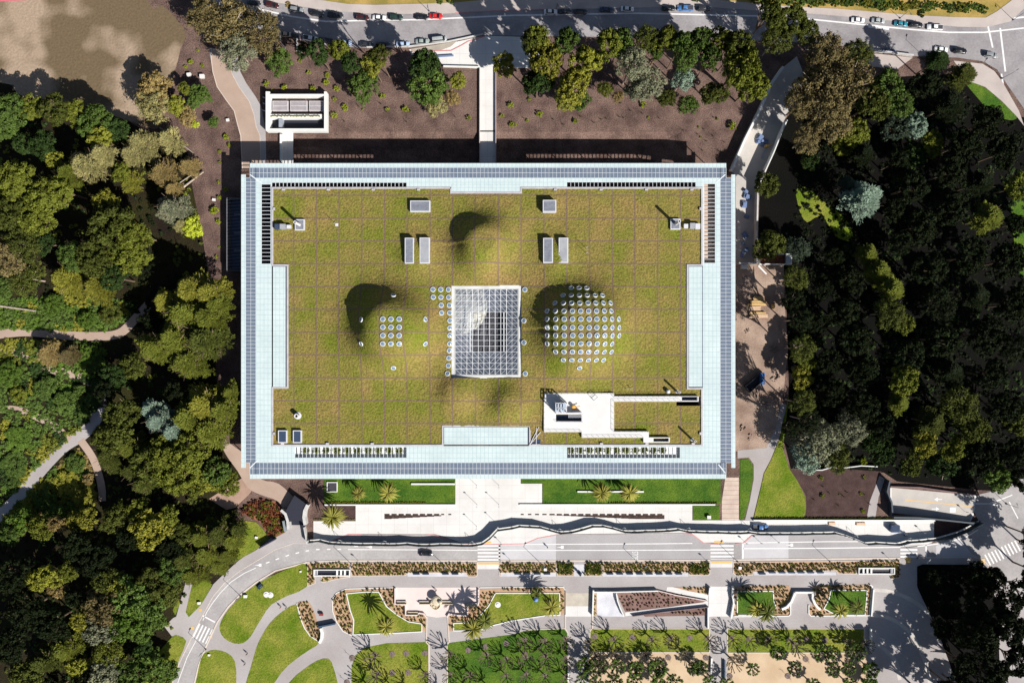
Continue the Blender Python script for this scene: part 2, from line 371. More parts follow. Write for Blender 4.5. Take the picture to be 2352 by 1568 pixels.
sheet('garage_ramp_floor', [(2046, 1119), (2241, 1137), (2238, 1175), (2228, 1196), (2150, 1188), (2046, 1177)], 0.07, RAMP)
mk = MB()
line(mk, [(2240, 1138), (2235, 1180), (2228, 1196)], 0.45, 0.085); line(mk, [(2046, 1120), (2046, 1177)], 0.4, 0.085)
for (x, y, s) in ((2153, 1146, 1), (2150, 1168, -1)):
    p = W(x, y); mk.prism([(p.x, p.y - .15), (p.x + 1.6 * s, p.y - .15), (p.x + 1.6 * s, p.y + .15), (p.x, p.y + .15)], 0.082, 0.088)
    mk.prism([(p.x - 1.1 * s, p.y), (p.x + .1 * s, p.y - .7), (p.x + .1 * s, p.y + .7)], 0.082, 0.089)
p = W(2188, 1170); mk.box(p.x - 1, p.y - .9, .082, p.x + 1, p.y + .8, .088)
mk.build('road_marking', PAINT)['kind'] = 'structure'
mk = MB(); line(mk, [(2078, 1147), (2120, 1151), (2180, 1157), (2238, 1163)], 0.3, 0.085); mk.build('yellow_marking', YEL)['kind'] = 'structure'
sheet('clearing_lawn', T(3, 1, (255, 190), (300, 150), (370, 165), (440, 215), (520, 290), (640, 375), (740, 480), (790, 640), (700, 640), (620, 600), (570, 520), (500, 430), (430, 432), (360, 475), (300, 400), (268, 280)), 0.04, GRASS, 2)
# ---------------------------------------------------------------- bottom: park base, road, plaza
park = [(705, 1289), (588, 1335), (552, 1363), (525, 1390), (500, 1425), (471, 1485), (456, 1526), (440, 1640), (2700, 1640), (2700, 1400), (2370, 1380), (2301, 1336), (2274, 1298), (2261, 1286), (2239, 1279), (2069, 1281), (1764, 1284), (1300, 1287)]
sheet('park_path', park, 0.13, PATH, z0=0)
rd = [(395, 1568), (380, 1640), (440, 1640), (447, 1568), (457, 1526), (472, 1487), (500, 1427), (525, 1392), (552, 1365), (588, 1337), (633, 1310), (708, 1290), (780, 1287), (1300, 1287), (1764, 1284), (2069, 1281), (2239, 1279), (2261, 1286), (2274, 1298), (2301, 1336), (2370, 1380), (2700, 1400), (2700, 1040), (2352, 1090), (2310, 1120), (2241, 1137), (2238, 1175), (2250, 1200), (2246, 1213), (2189, 1236), (2129, 1250), (2064, 1252), (1984, 1247), (1924, 1227), (1764, 1228), (1726, 1228), (1706, 1246), (1616, 1246), (1586, 1223), (1278, 1227), (1235, 1235), (1205, 1248), (1150, 1249), (1097, 1250), (1070, 1250), (1020, 1232), (1000, 1227), (800, 1226), (770, 1240), (708, 1247), (673, 1247), (633, 1261), (588, 1288), (550, 1311), (515, 1338), (490, 1368), (465, 1413), (440, 1463), (410, 1526)]
sheet('road', rd, 0.03, ASPH)
sheet('worn_asphalt', rect(1278, 1228, 1630, 1285), 0.036, ROADD)
sheet('worn_asphalt', rect(1812, 1229, 2140, 1282), 0.036, ROADD)
sheet('concrete_panel', [(1150, 1250), (1206, 1249), (1236, 1236), (1277, 1229), (1277, 1285), (1150, 1286)], 0.036, CONCP)
sheet('concrete_panel', [(1708, 1248), (1728, 1230), (1811, 1229), (1811, 1282), (1708, 1283)], 0.036, CONCP)
sheet('concrete_panel', [(2150, 1252), (2205, 1236), (2232, 1272), (2250, 1279), (2150, 1279)], 0.036, CONCP)
mk = MB(); z = 0.045
line(mk, [(799, 1261), (1000, 1262), (1097, 1263)], 0.3, z); line(mk, [(1150, 1249.5), (1278, 1249), (1500, 1248), (1590, 1247)], 0.3, z)
line(mk, [(1150, 1263), (1400, 1263), (1632, 1262)], 0.3, z); line(mk, [(1707, 1246), (1900, 1243), (1970, 1243)], 0.3, z)
line(mk, [(1707, 1259), (1900, 1258), (2064, 1256), (2110, 1254), (2170, 1246), (2220, 1232), (2246, 1216)], 0.35, z)
for x, y, d in ((615, 1291, -3), (637, 1283, -3), (660, 1275, -3), (683, 1269, -2), (706, 1264, -1), (730, 1261, 0), (755, 1260.5, 0), (779, 1260.5, 0)): line(mk, [(x - 4, y - d / 2), (x + 4, y + d / 2)], 0.4, z)
line(mk, [(588, 1303), (560, 1316), (530, 1336), (505, 1362), (486, 1387), (475, 1405), (466, 1424)], 0.25, z)
line(mk, [(452, 1467), (430, 1508), (408, 1568), (398, 1600)], 0.25, z)
line(mk, [(464, 1412), (494, 1428)], 0.5, z); line(mk, [(1147, 1249), (1147, 1286)], 0.6, z); line(mk, [(1706, 1247), (1706, 1283)], 0.6, z); line(mk, [(2127, 1251), (2127, 1280)], 0.5, z)
for zz in ((1097, 1253, 52, 4), (1632, 1253, 53, 4), (2068, 1254, 39, 3)):
    for q in range(zz[3] + 1): line(mk, [(zz[0], zz[1] + q * 8), (zz[0] + zz[2], zz[1] + q * 8)], 0.62, z)
for q in range(5): line(mk, [(459 + q * 7.4, 1431 + q * 3.4), (443 + q * 7.4, 1464 + q * 3.4)], 0.55, z)
for q in range(10): line(mk, [(2262 + q * 7.6, 1273 - q * 3.6), (2275 + q * 7.6, 1297 - q * 3.6)], 0.5, z)
for x, y in ((850, 1255), (1290, 1256), (1817, 1251), (588 + 8, 1297)):
    p = W(x, y); mk.prism([(p.x - 1.9, p.y), (p.x - .2, p.y - .22), (p.x - .2, p.y + .22)], z - .004, z); mk.box(p.x - .2, p.y - .5, z - .004, p.x + .7, p.y + .55, z)
p = W(818, 1254); mk.box(p.x - .7, p.y - .16, z - .004, p.x + .7, p.y + .16, z)
for x0, y0, x1, y1 in ((2240, 1156, 2270, 1156), (2270, 1156, 2300, 1146), (2300, 1146, 2325, 1136), (2270, 1156, 2300, 1162), (2318, 1152, 2338, 1190)): line(mk, [(x0, y0), (x1, y1)], 0.35, z)
rm = mk.build('road_marking', PAINT); rm['kind'] = 'structure'
fc = bpy.data.curves.new('stop_text', 'FONT'); fc.body = 'STOP'; fc.size = 2.2; fc.align_x = 'CENTER'; fc.align_y = 'CENTER'; fc.extrude = 0.002
fo = bpy.data.objects.new('stop_lettering', fc); col.objects.link(fo); bpy.context.view_layer.update()
tm = bpy.data.meshes.new_from_object(fo.evaluated_get(bpy.context.evaluated_depsgraph_get())); bpy.data.objects.remove(fo)
p = W(1458, 1275); st = link('stop_lettering', tm, PAINT, None, (p.x, p.y, z)); st.rotation_euler = (0, 0, -math.pi / 2); st.scale = (0.55, 1.35, 1); st['kind'] = 'structure'
mk = MB()
for x0, x1, y in ((1098, 1146, 1293), (1633, 1681, 1290.5)): line(mk, [(x0, y), (x1, y)], 0.7, 0.144)
for x, y in ((2074 + 11, 1285), (2255, 1288)): q = W(x, y); mk.prism([(q.x - 1, q.y - .9), (q.x + 1, q.y - .9), (q.x + 1, q.y + .9), (q.x - 1, q.y + .9)], 0.138, 0.144)
line(mk, [(1640, 1243.5), (1662, 1243.5)], 0.7, 0.128); line(mk, [(1110, 1246), (1128, 1244)], 0.7, 0.128)
for x, y in ((442, 1441), (484, 1461), (460, 1400)): q = W(x, y); mk.box(q.x - .5, q.y - .5, 0.12, q.x + .5, q.y + .5, 0.15)
mk.build('tactile_strip', YEL)['kind'] = 'structure'
for pts in ([(1097, 1290), (1150, 1290), (1150, 1306), (1097, 1306)], [(1632, 1288), (1684, 1288), (1684, 1302), (1632, 1302)]): sheet('crossing_apron', pts, 0.137, WHITEC)
# left sidewalk outside the bend
sheet('sidewalk', [(708, 1246), (673, 1246), (633, 1260), (588, 1287), (550, 1310), (515, 1337), (490, 1367), (465, 1412), (440, 1462), (410, 1525), (400, 1525), (428, 1470), (410, 1458), (395, 1460), (378, 1438), (398, 1418), (405, 1415), (428, 1332), (444, 1332), (436, 1400), (432, 1414), (462, 1388), (490, 1341), (520, 1312), (550, 1285), (560, 1278), (588, 1263), (618, 1238), (668, 1205), (700, 1205)], 0.12, PATH, z0=0)
kb = MB()
kb.ribbon(wp([(708, 1247), (673, 1247), (633, 1261), (588, 1288), (550, 1311), (515, 1338), (490, 1368), (465, 1413), (440, 1463), (410, 1526), (393, 1575)]), 0.2, 0, 0.15)
kb.ribbon(wp([(440, 1600), (447, 1568), (457, 1526), (472, 1487), (500, 1427), (525, 1392), (552, 1365), (588, 1337), (633, 1310), (708, 1290), (780, 1287), (1096, 1287)]), 0.5, 0, 0.16)
kb.ribbon(wp([(1151, 1287), (1300, 1287), (1631, 1286)]), 0.5, 0, 0.16); kb.ribbon(wp([(1685, 1285), (1764, 1284), (2067, 1281)]), 0.5, 0, 0.16); kb.ribbon(wp([(2109, 1280), (2239, 1279), (2258, 1285), (2272, 1300)]), 0.3, 0, 0.16)
kb.build('kerb', KERB)['kind'] = 'structure'
# white plaza
sheet('plaza', [(720, 1196), (817, 1196), (817, 1158), (1046, 1158), (1046, 1095), (1196, 1095), (1196, 1110), (1245, 1110), (1245, 1158), (1590, 1158), (1590, 1194), (1872, 1194), (2145, 1194), (2145, 1242), (2129, 1249), (2064, 1251), (1984, 1246), (1924, 1226), (1764, 1227), (1726, 1227), (1706, 1245), (1616, 1245), (1586, 1222), (1278, 1226), (1235, 1234), (1205, 1247), (1150, 1248), (1097, 1249), (1070, 1249), (1020, 1231), (1000, 1226), (800, 1225), (770, 1239), (720, 1246)], 0.12, WHITEC, z0=0)
kb = MB()
for pts in ([(1066, 1250), (1097, 1250), (1150, 1249), (1205, 1248), (1235, 1235), (1278, 1227)], [(758, 1243), (780, 1234), (800, 1226), (830, 1226)], [(980, 1226), (1005, 1229), (1030, 1240)], [(1570, 1223), (1590, 1226), (1616, 1246), (1650, 1249)], [(1690, 1248), (1707, 1246), (1728, 1228)]): kb.ribbon(wp(pts), 0.3, 0.1, 0.14)
kb.build('red_kerb', REDP)['kind'] = 'structure'
sheet('mulch_strip', rect(757, 1162, 816, 1191), 0.14, DARKMULCH, z0=0)
sheet('lawn', rect(745, 1098, 1045, 1158), 0.14, GRASSD, z0=0)
sheet('lawn', [(1196, 1098), (1655, 1098), (1655, 1157), (1246, 1157), (1246, 1109), (1196, 1109)], 0.14, GRASSD, z0=0)
sheet('lawn', rect(1591, 1161, 1653, 1194), 0.14, GRASSD, z0=0)
sheet('mulch_strip', [(680, 1100), (742, 1098), (742, 1158), (756, 1162), (756, 1190), (722, 1194), (706, 1170), (690, 1140)], 0.05, MULCH)
# paving planters: stepped combs
STONE = mat('planter_soil', c(96, 74, 68), c(60, 50, 46), scale=1.5, fine=0.3, bscale=6)
pl = MB()
for q in range(10):
    x0 = 883 + q * 16.3; h = max(3, 12 - q * 0.9) if q < 8 else 3
    A = W(x0, 1179); Bq = W(x0 + (12 if q < 8 else 7), 1179 + h); pl.box(A.x, Bq.y, 0.121, Bq.x, A.y, 0.135)
    if q < 8: A = W(x0 + 12, 1182); Bq = W(x0 + 16.3, 1179 + h); pl.box(A.x, Bq.y, 0.121, Bq.x, A.y, 0.134)
for q in range(20):
    x0 = 1196 + q * 16.5; h = 3 if q < 4 else min(12, 3.5 + (q - 4) * 0.75)
    A = W(x0, 1179); Bq = W(x0 + (7 + q if q < 4 else 12), 1179 + h); pl.box(A.x, Bq.y, 0.121, Bq.x, A.y, 0.135)
    if q >= 4: A = W(x0 + 12, 1182); Bq = W(x0 + 16.5, 1179 + h); pl.box(A.x, Bq.y, 0.121, Bq.x, A.y, 0.134)
pl.build('paving_planter', STONE)['kind'] = 'structure'
# ---------------------------------------------------------------- park lawns, beds, courts
def lawn(pts, m=GRASS, z=0.18, smooth=0): return sheet('lawn', pts, z, m, smooth, z0=0.1)
def edge(pts, wd=0.3, z1=0.34, closed=True, m=None, name='lawn_edging', smooth=0):
    q = curve(pts, smooth, closed) if smooth else pts
    o = MB().ribbon(wp(q), wd, 0.1, z1, closed=closed).build(name, m or WHITEW); o['kind'] = 'structure'; return o
lawn([(705, 1295), (705, 1346), (663, 1366), (623, 1388), (603, 1416), (588, 1440), (577, 1459), (560, 1475), (537, 1476), (515, 1464), (505, 1446), (508, 1426), (526, 1397), (553, 1370), (588, 1341), (640, 1314), (680, 1299)], smooth=2)
lawn([(682, 1386), (690, 1420), (700, 1443), (713, 1459), (735, 1474), (708, 1493), (663, 1526), (630, 1568), (600, 1640), (550, 1640), (565, 1568), (575, 1536), (588, 1490), (600, 1462), (620, 1430), (648, 1404)], smooth=2)
lawn([(663, 1568), (695, 1538), (728, 1516), (755, 1511), (766, 1531), (776, 1568), (790, 1640), (620, 1640)], smooth=2)
lawn([(440, 1640), (450, 1568), (462, 1511), (475, 1496), (495, 1491), (522, 1498), (540, 1518), (543, 1568), (535, 1640)], smooth=2)
lawn([(441, 1345), (427, 1405), (434, 1416), (462, 1388), (488, 1341), (470, 1330), (452, 1328)])
lawn([(397, 1400), (410, 1374), (416, 1378), (403, 1412)])
lawn([(395, 1462), (410, 1459), (428, 1471), (412, 1513), (396, 1560), (380, 1600), (330, 1600), (350, 1520)], smooth=2)
lawn([(548, 1200), (565, 1195), (588, 1198), (605, 1215), (618, 1236), (588, 1262), (560, 1278), (535, 1292), (530, 1240)])
lawn([(808, 1530), (815, 1505), (838, 1486), (888, 1476), (985, 1473), (985, 1640), (808, 1640)])
lawn([(1028, 1476), (1040, 1474), (1176, 1456), (1213, 1446), (1296, 1443), (1303, 1453), (1305, 1640), (1028, 1640)], GRASSD)
lawn(rect(1356, 1444, 1628, 1496)); lawn(rect(1672, 1444, 1984, 1497))
sheet('sand_court', rect(1354, 1498, 1628, 1640), 0.16, SAND, z0=0.1); sheet('sand_court', rect(1672, 1499, 1990, 1640), 0.16, SAND, z0=0.1)
for pts in (rect(1354.5, 1442.5, 1629.5, 1497), rect(1670.5, 1442.5, 1985, 1498), [(1028, 1640), (1027, 1476), (1034, 1468)], [(986, 1640), (986, 1474), (978, 1466)], [(1306, 1640), (1304, 1452), (1297, 1442), (1213, 1445)]):
    edge(pts, 0.28, 0.24, closed=(pts[0][0] in (1354.5, 1670.5)), m=KERB)
# mid row: left tulip bed
tul = [(763, 1376), (773, 1361), (795, 1351), (905, 1348), (908, 1361), (905, 1381), (930, 1388), (933, 1411), (958, 1411), (978, 1408), (980, 1433), (977, 1448), (969, 1447), (968, 1431), (938, 1426), (913, 1411), (888, 1391), (870, 1358), (838, 1358), (796, 1362), (805, 1401), (813, 1423), (808, 1458), (788, 1448), (773, 1426), (764, 1401)]
sheet('planting_bed', tul, 0.2, BEDT, z0=0.1)
tl = [(796, 1362), (838, 1358), (870, 1358), (888, 1391), (913, 1411), (938, 1426), (969, 1431), (969, 1449), (913, 1452), (811, 1456), (813, 1423), (805, 1401)]
lawn(tl, GRASS, 0.22); edge(tl, 0.3, 0.42); edge([(808, 1458), (788, 1448), (773, 1426), (764, 1401), (763, 1376), (773, 1361), (795, 1351), (905, 1348)], 0.25, 0.3, False)
lb = [(682, 1384), (690, 1380), (708, 1380), (716, 1390), (724, 1410), (730, 1430), (738, 1445), (739, 1455), (735, 1473), (713, 1459), (700, 1441), (691, 1420)]
sheet('planting_bed', lb, 0.2, BEDT, z0=0.1); edge(lb[7:] + [lb[0]], 0.25, 0.4, False)
edge([(738, 1440), (741, 1450), (740, 1464), (735, 1474)], 0.9, 1.1, False, name='retaining_wall')
sheet('pink_plaza', [(908, 1348), (1101, 1348), (1101, 1386), (1075, 1388), (1075, 1411), (1050, 1409), (1028, 1414), (1003, 1417), (980, 1413), (960, 1408), (934, 1410), (932, 1387), (908, 1386)], 0.16, PINK, z0=0.1)
rb = [(1102, 1352), (1176, 1349), (1294, 1348), (1298, 1356), (1297, 1408), (1286, 1412), (1286, 1361), (1176, 1361), (1138, 1361), (1122, 1391), (1088, 1430), (1043, 1430), (1042, 1447), (1030, 1447), (1031, 1412), (1075, 1412), (1076, 1390), (1102, 1388)]
sheet('planting_bed', rb, 0.2, BEDT, z0=0.1)
rl = [(1138, 1361), (1285, 1361), (1286, 1411), (1260, 1411), (1176, 1424), (1135, 1434), (1100, 1446), (1042, 1447), (1042, 1430), (1088, 1428), (1122, 1391)]
lawn(rl, GRASS, 0.22); edge(rl, 0.3, 0.42); edge([(1102, 1348), (1294, 1347), (1298, 1356), (1298, 1410)], 0.25, 0.3, False)
sheet('path_panel', rect(1299, 1391, 1358, 1415), 0.14, WHITEC); sheet('path_panel', rect(1299, 1361, 1358, 1391), 0.14, mat('panel_tan', c(214, 204, 188), fine=0.04))
sheet('path_panel', rect(1628, 1346, 1676, 1415), 0.14, WHITEC)
# wedge bed and ramps
sheet('terrace_floor', [(1371, 1358), (1412, 1358), (1420, 1390), (1432, 1415), (1371, 1414)], 0.16, mat('terrace_white', c(232, 232, 238), fine=0.03), z0=0.1)
sheet('planting_bed', [(1416, 1358), (1500, 1355), (1540, 1358), (1622, 1378), (1615, 1382), (1540, 1392), (1436, 1404), (1424, 1380)], 0.22, BEDB, z0=0.1)
sheet('planting_bed', [(1478, 1412), (1620, 1396), (1618, 1412), (1482, 1415)], 0.22, BEDB, z0=0.1)
sheet('planting_bed', [(1546, 1347), (1625, 1347), (1624, 1364), (1580, 1356)], 0.22, BEDT, z0=0.1)
sheet('planting_bed', rect(1362, 1358, 1370, 1413), 0.24, BEDT, z0=0.1)
sheet('ramp_slab', [(1532, 1347), (1545, 1347), (1600, 1358), (1626, 1366), (1626, 1378), (1610, 1375), (1530, 1356)], 0.17, WHITEC)
sheet('ramp_slab', [(1436, 1405), (1540, 1393), (1622, 1380), (1626, 1380), (1626, 1391), (1545, 1401), (1450, 1412), (1436, 1414)], 0.17, WHITEC)
# right formal lawns
sheet('planting_bed', [(1685, 1346), (1770, 1344), (1813, 1344), (1818, 1360), (1815, 1375), (1808, 1387), (1794, 1396), (1815, 1386), (1815, 1413), (1686, 1414)], 0.2, BEDT, z0=0.1)
a1 = [(1693, 1357), (1775, 1356), (1777, 1380), (1782, 1394), (1774, 1401), (1772, 1411), (1693, 1411)]; lawn(a1, GRASSD, 0.24); edge(a1, 0.3, 0.42)
sheet('planting_bed', [(1866, 1344), (1990, 1341), (2003, 1343), (2003, 1350), (1996, 1412), (1862, 1414), (1857, 1408), (1858, 1390), (1866, 1393), (1864, 1370)], 0.2, BEDT, z0=0.1)
a2 = [(1908, 1354), (1991, 1354), (1986, 1411), (1920, 1411), (1892, 1396), (1903, 1375)]; lawn(a2, GRASSD, 0.24); edge(a2, 0.3, 0.42)
edge([(1815, 1385), (1815, 1409), (1811, 1413), (1686, 1414)], 0.3, 0.45, False); edge([(1857, 1388), (1857, 1408), (1862, 1413), (1996, 1412)], 0.3, 0.45, False); edge([(1996, 1412), (2001, 1355), (2002, 1345), (1997, 1341)], 0.4, 0.7, False)
# road-side planting strips
STR = [[(707, 1292), (804, 1291), (804, 1306), (722, 1307), (724, 1338), (712, 1343), (707, 1344)], [(738, 1322), (804, 1322), (804, 1324), (776, 1328), (742, 1336), (738, 1334)],
       [(808, 1291), (1096, 1291), (1096, 1320), (1092, 1323), (1075, 1323), (1070, 1314), (936, 1314), (932, 1320), (808, 1322)],
       [(1148, 1291), (1277, 1291), (1277, 1314), (1150, 1314), (1150, 1322), (1147, 1320)], [(1277, 1291), (1318, 1291), (1318, 1321), (1280, 1321)], [(1343, 1291), (1383, 1291), (1383, 1321), (1343, 1321)],
       [(1383, 1291), (1582, 1290), (1582, 1313), (1384, 1314)], [(1582, 1290), (1630, 1289), (1630, 1316), (1626, 1320), (1582, 1319)],
       [(1684, 1290), (2066, 1286), (2066, 1325), (2046, 1328), (2044, 1306), (1967, 1306), (1966, 1317), (1924, 1316), (1920, 1309), (1730, 1312), (1728, 1319), (1690, 1320), (1684, 1315)]]
for s_ in STR: sheet('planting_bed', s_, 0.2, BEDT, z0=0.1); edge(s_, 0.22, 0.27, m=KERB)
for r_ in ((936, 1315, 1073, 1323), (1151, 1315, 1277, 1323), (1385, 1315, 1581, 1323), (1732, 1313, 1920, 1320), (1319, 1295, 1342, 1323)): sheet('bench_apron', rect(*r_), 0.15, mat('apron', c(226, 224, 228), fine=0.03))
# bottom right arcs
for pts in ([(2003, 1354), (2035, 1356), (2075, 1368), (2110, 1388), (2145, 1420), (2180, 1465)], [(1998, 1411), (2030, 1415), (2060, 1427), (2088, 1450), (2105, 1475), (2125, 1520), (2135, 1568)], [(1995, 1479), (2020, 1482), (2040, 1498), (2058, 1520), (2066, 1560)]):
    edge(pts, 1.3, 0.15, False, m=mat('arc_concrete', c(222, 214, 206), fine=0.05), name='arc_paving', smooth=4)
sheet('shade_toned_planting', [(2106, 1300), (2118, 1295), (2230, 1296), (2260, 1310), (2290, 1380), (2300, 1640), (2220, 1640), (2180, 1520), (2150, 1440), (2110, 1356), (2106, 1345)], 0.2, FLOORSH, z0=0.1)  # planting lies in shadow; that shade is painted as a near-black floor
sheet('red_flower_bed', [(552, 1172), (572, 1152), (600, 1143), (632, 1150), (652, 1175), (660, 1210), (655, 1222), (628, 1236), (612, 1222), (598, 1198), (570, 1186)], 0.16, mat('rust_bed', c(168, 110, 84), c(120, 74, 66), scale=0.4, fine=0.3), z0=0)
sheet('path', [(500, 1000), (545, 1030), (590, 1065), (600, 1100), (640, 1110), (680, 1148), (700, 1175), (690, 1205), (660, 1190), (640, 1152), (600, 1136), (570, 1120), (545, 1080), (520, 1045)], 0.04, TANP, 3)
sheet('clearing', [(480, 1145), (560, 1095), (590, 1110), (572, 1135), (540, 1165), (520, 1170)], 0.035, mat('pinkish_soil', c(190, 158, 140), fine=0.1))
# forest paths
TRAILS = []
def trail(pts, wd, m=TANP, z=0.05):
    TRAILS.extend(curve(pts, 8, False)); MB().ribbon(wp(curve(pts, 5, False)), wd, z - 0.02, z).build('trail', m)['kind'] = 'structure'
trail([(-40, 1210), (20, 1165), (80, 1095), (140, 1030), (185, 1000), (215, 970), (235, 930)], 4.2, PATH)
trail([(236, 935), (232, 900), (200, 875), (160, 858), (120, 848), (60, 815), (-20, 795)], 2.8)
trail([(-40, 940), (30, 940), (80, 955), (120, 975), (160, 1010)], 2.6, z=0.058); trail([(185, 1010), (215, 1055), (232, 1110), (235, 1150)], 2.6, z=0.062)
trail([(-20, 770), (60, 762), (150, 770), (230, 772), (275, 765), (305, 738), (340, 700)], 3.0, z=0.066)
# ---------------------------------------------------------------- museum building
ZC, ZR = 12.4, 12.2           # canopy top, living-roof base
mus = empty('museum_building', W(1120, 740), label="huge rectangular museum with domed living roof and glass solar canopy all round", cat='building')
ML = mus.location.copy()
def mp(mb, name, m, parent=None, smooth=False):
    """museum part: world coordinates under the museum's root"""
    o = mb.build(name, m, None, smooth); o.parent = parent or mus
    if not parent: o.matrix_parent_inverse = Matrix.Translation(-ML)
    return o
def X(v, z): return (v - CX) * S * (H - z) / H
def Y(v, z): return (CY - v) * S * (H - z) / H
def cells(inc, exc):
    xs = sorted({v for r in inc + exc for v in (r[0], r[2])}); ys = sorted({v for r in inc + exc for v in (r[1], r[3])})
    out = []
    for j in range(len(ys) - 1):
        run = None
        for i in range(len(xs) - 1):
            mx_, my_ = (xs[i] + xs[i + 1]) / 2, (ys[j] + ys[j + 1]) / 2
            ok = any(r[0] < mx_ < r[2] and r[1] < my_ < r[3] for r in inc) and not any(r[0] < mx_ < r[2] and r[1] < my_ < r[3] for r in exc)
            if ok: run = [run[0] if run else xs[i], ys[j], xs[i + 1], ys[j + 1]]
            if (not ok or i == len(xs) - 2) and run: out.append(run); run = None
    return out
def zbox(mb, r, z0, z1, mi=0):
    mb.box(X(r[0], z1), Y(r[3], z1), z0, X(r[2], z1), Y(r[1], z1), z1, mi)
GLASSW = mat('canopy_glass', (.49, .575, .58), (.55, .635, .635), scale=0.12, rough=0.25, fine=0.04, bscale=.8, spec=0.3)
grid_lines(GLASSW, 1.3, 1.75, 0, 0, 0.085, (.30, .40, .43), space='Object')
_n = GLASSW.node_tree; _p = _n.nodes['Principled BSDF']; _t = _n.nodes.new('ShaderNodeBsdfTransparent'); _m = _n.nodes.new('ShaderNodeMixShader'); _m.inputs[0].default_value = 0.08
_n.links.new(_p.outputs[0], _m.inputs[1]); _n.links.new(_t.outputs[0], _m.inputs[2]); _n.links.new(_m.outputs[0], _n.nodes['Material Output'].inputs[0])
FRAMEW = plain('white_steel', c(236, 242, 246), rough=0.5)
PV = mat('solar_cell', c(128, 140, 156), c(114, 127, 146), scale=0.4, rough=0.3, fine=0.05, spec=0.5, objvar=0.06)
SLATE = plain('slate_glass', c(70, 84, 108), rough=0.15, spec=0.6)
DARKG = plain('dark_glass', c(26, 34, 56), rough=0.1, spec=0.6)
PARA = mat('parapet_grey', c(206, 202, 204), c(186, 182, 186), scale=0.5, fine=0.05)
outer = [[554, 401, 1689, 1074], [574, 375, 1668, 1099]]
roofr = [624, 430, 1613.5, 1024]
pvb = {'top': (574, 385, 1668, 409), 'bot': (574, 1062, 1668, 1089), 'left': (564.5, 409, 587.5, 1062), 'right': (1654.5, 409, 1680, 1062)}
pvx = [list(v) for v in pvb.values()] + [[564.5, 401, 587.5, 409], [1654.5, 401, 1680, 409], [564.5, 1062, 587.5, 1074], [1654.5, 1062, 1680, 1074]]
opens = [[624, 419, 934, 429.9], [1302, 418, 1598, 429.9], [600, 423, 622, 606], [1617, 422, 1643, 604], [677, 1026, 934, 1051], [1302, 1026, 1562, 1052]]
can = MB()
for r in cells(outer, [roofr] + pvx + opens): zbox(can, r, ZC - 0.15, ZC)
mp(can, 'glass_canopy', GLASSW)
# solar glazing: frames with narrow open joints, panels
fr = MB(); px = []
def pvfield(x0, y0, x1, y1, nx, ny):
    X0, X1 = X(x0, ZC), X(x1, ZC); Y0, Y1 = Y(y1, ZC), Y(y0, ZC)
    for i in range(nx + 1): xx = X0 + (X1 - X0) * i / nx; fr.box(xx - .045, Y0, ZC - .2, xx + .045, Y1, ZC + .03)
    for j in range(ny + 1): yy = Y0 + (Y1 - Y0) * j / ny; fr.box(X0, yy - .05, ZC - .19, X1, yy + .05, ZC + .02)
    for i in range(nx):
        for j in range(ny): px.append((X0 + (X1 - X0) * (i + .5) / nx, Y0 + (Y1 - Y0) * (j + .5) / ny, (X1 - X0) / nx, (Y1 - Y0) / ny))
pvfield(587.5, 385, 1654.5, 409, 122, 2); pvfield(574, 385, 587.5, 409, 2, 2); pvfield(1654.5, 385, 1668, 409, 2, 2)
pvfield(587.5, 1062, 1654.5, 1089, 122, 2); pvfield(574, 1062, 587.5, 1089, 2, 2); pvfield(1654.5, 1062, 1668, 1089, 2, 2)
pvfield(564.5, 409, 587.5, 1062, 2, 77); pvfield(1654.5, 409, 1680, 1062, 2, 77)
mp(fr, 'panel_frame', FRAMEW)
def panel(mb, q, z): mb.box(q[0] - q[2] / 2 + .075, q[1] - q[3] / 2 + .07, z - .05, q[0] + q[2] / 2 - .075, q[1] + q[3] / 2 - .07, z)
rest = MB()
top = sorted(px, key=lambda q: -q[2] * q[3])[:0] or px
pme = {}
for n_, q in enumerate(px):
    if n_ < 100:
        key = (round(q[2], 2), round(q[3], 2))
        if key not in pme:
            m0 = MB(); panel(m0, (0, 0, q[2], q[3]), 0); pme[key] = m0.mesh('solar_panel'); pme[key].materials.append(PV)
        o = bpy.data.objects.new('solar_panel', pme[key]); col.objects.link(o); o.parent = mus; o.location = Vector((q[0], q[1], ZC)) - ML
    else: panel(rest, q, ZC)
mp(rest, 'solar_panel', PV)['kind'] = 'stuff'
# diagonal corner gutters, opening louvres
for (x0, y0, x1, y1) in ((574, 401, 600, 420), (1666, 401, 1644, 420), (574, 1074, 592, 1056), (1666, 1086, 1650, 1066)):
    gt = MB(); gt.ribbon([(X(x0, ZC), Y(y0, ZC)), (X(x1, ZC), Y(y1, ZC))], .35, ZC - .1, ZC + .06); mp(gt, 'corner_gutter', FRAMEW)
def louvre(r, n, axis):
    m0 = MB(); x0, y0, x1, y1 = X(r[0], ZC), Y(r[3], ZC), X(r[2], ZC), Y(r[1], ZC)
    for i in range(n + 1):
        t = i / n
        if axis == 'x': xx = x0 + (x1 - x0) * t; m0.box(xx - .06, y0, ZC - .3, xx + .06, y1, ZC - .02)
        else: yy = y0 + (y1 - y0) * t; m0.box(x0, yy - .06, ZC - .3, x1, yy + .06, ZC - .02)
    for e in ((x0, y0, x1, y0), (x0, y1, x1, y1)) if axis == 'x' else ((x0, y0, x0, y1), (x1, y0, x1, y1)):
        m0.ribbon([(e[0], e[1]), (e[2], e[3])], .16, ZC - .28, ZC - .01)
    mp(m0, 'louvre', FRAMEW)
louvre(opens[0], 35, 'x'); louvre(opens[1], 33, 'x'); louvre(opens[2], 21, 'y'); louvre(opens[3], 21, 'y'); louvre(opens[4], 29, 'x'); louvre(opens[5], 29, 'x')
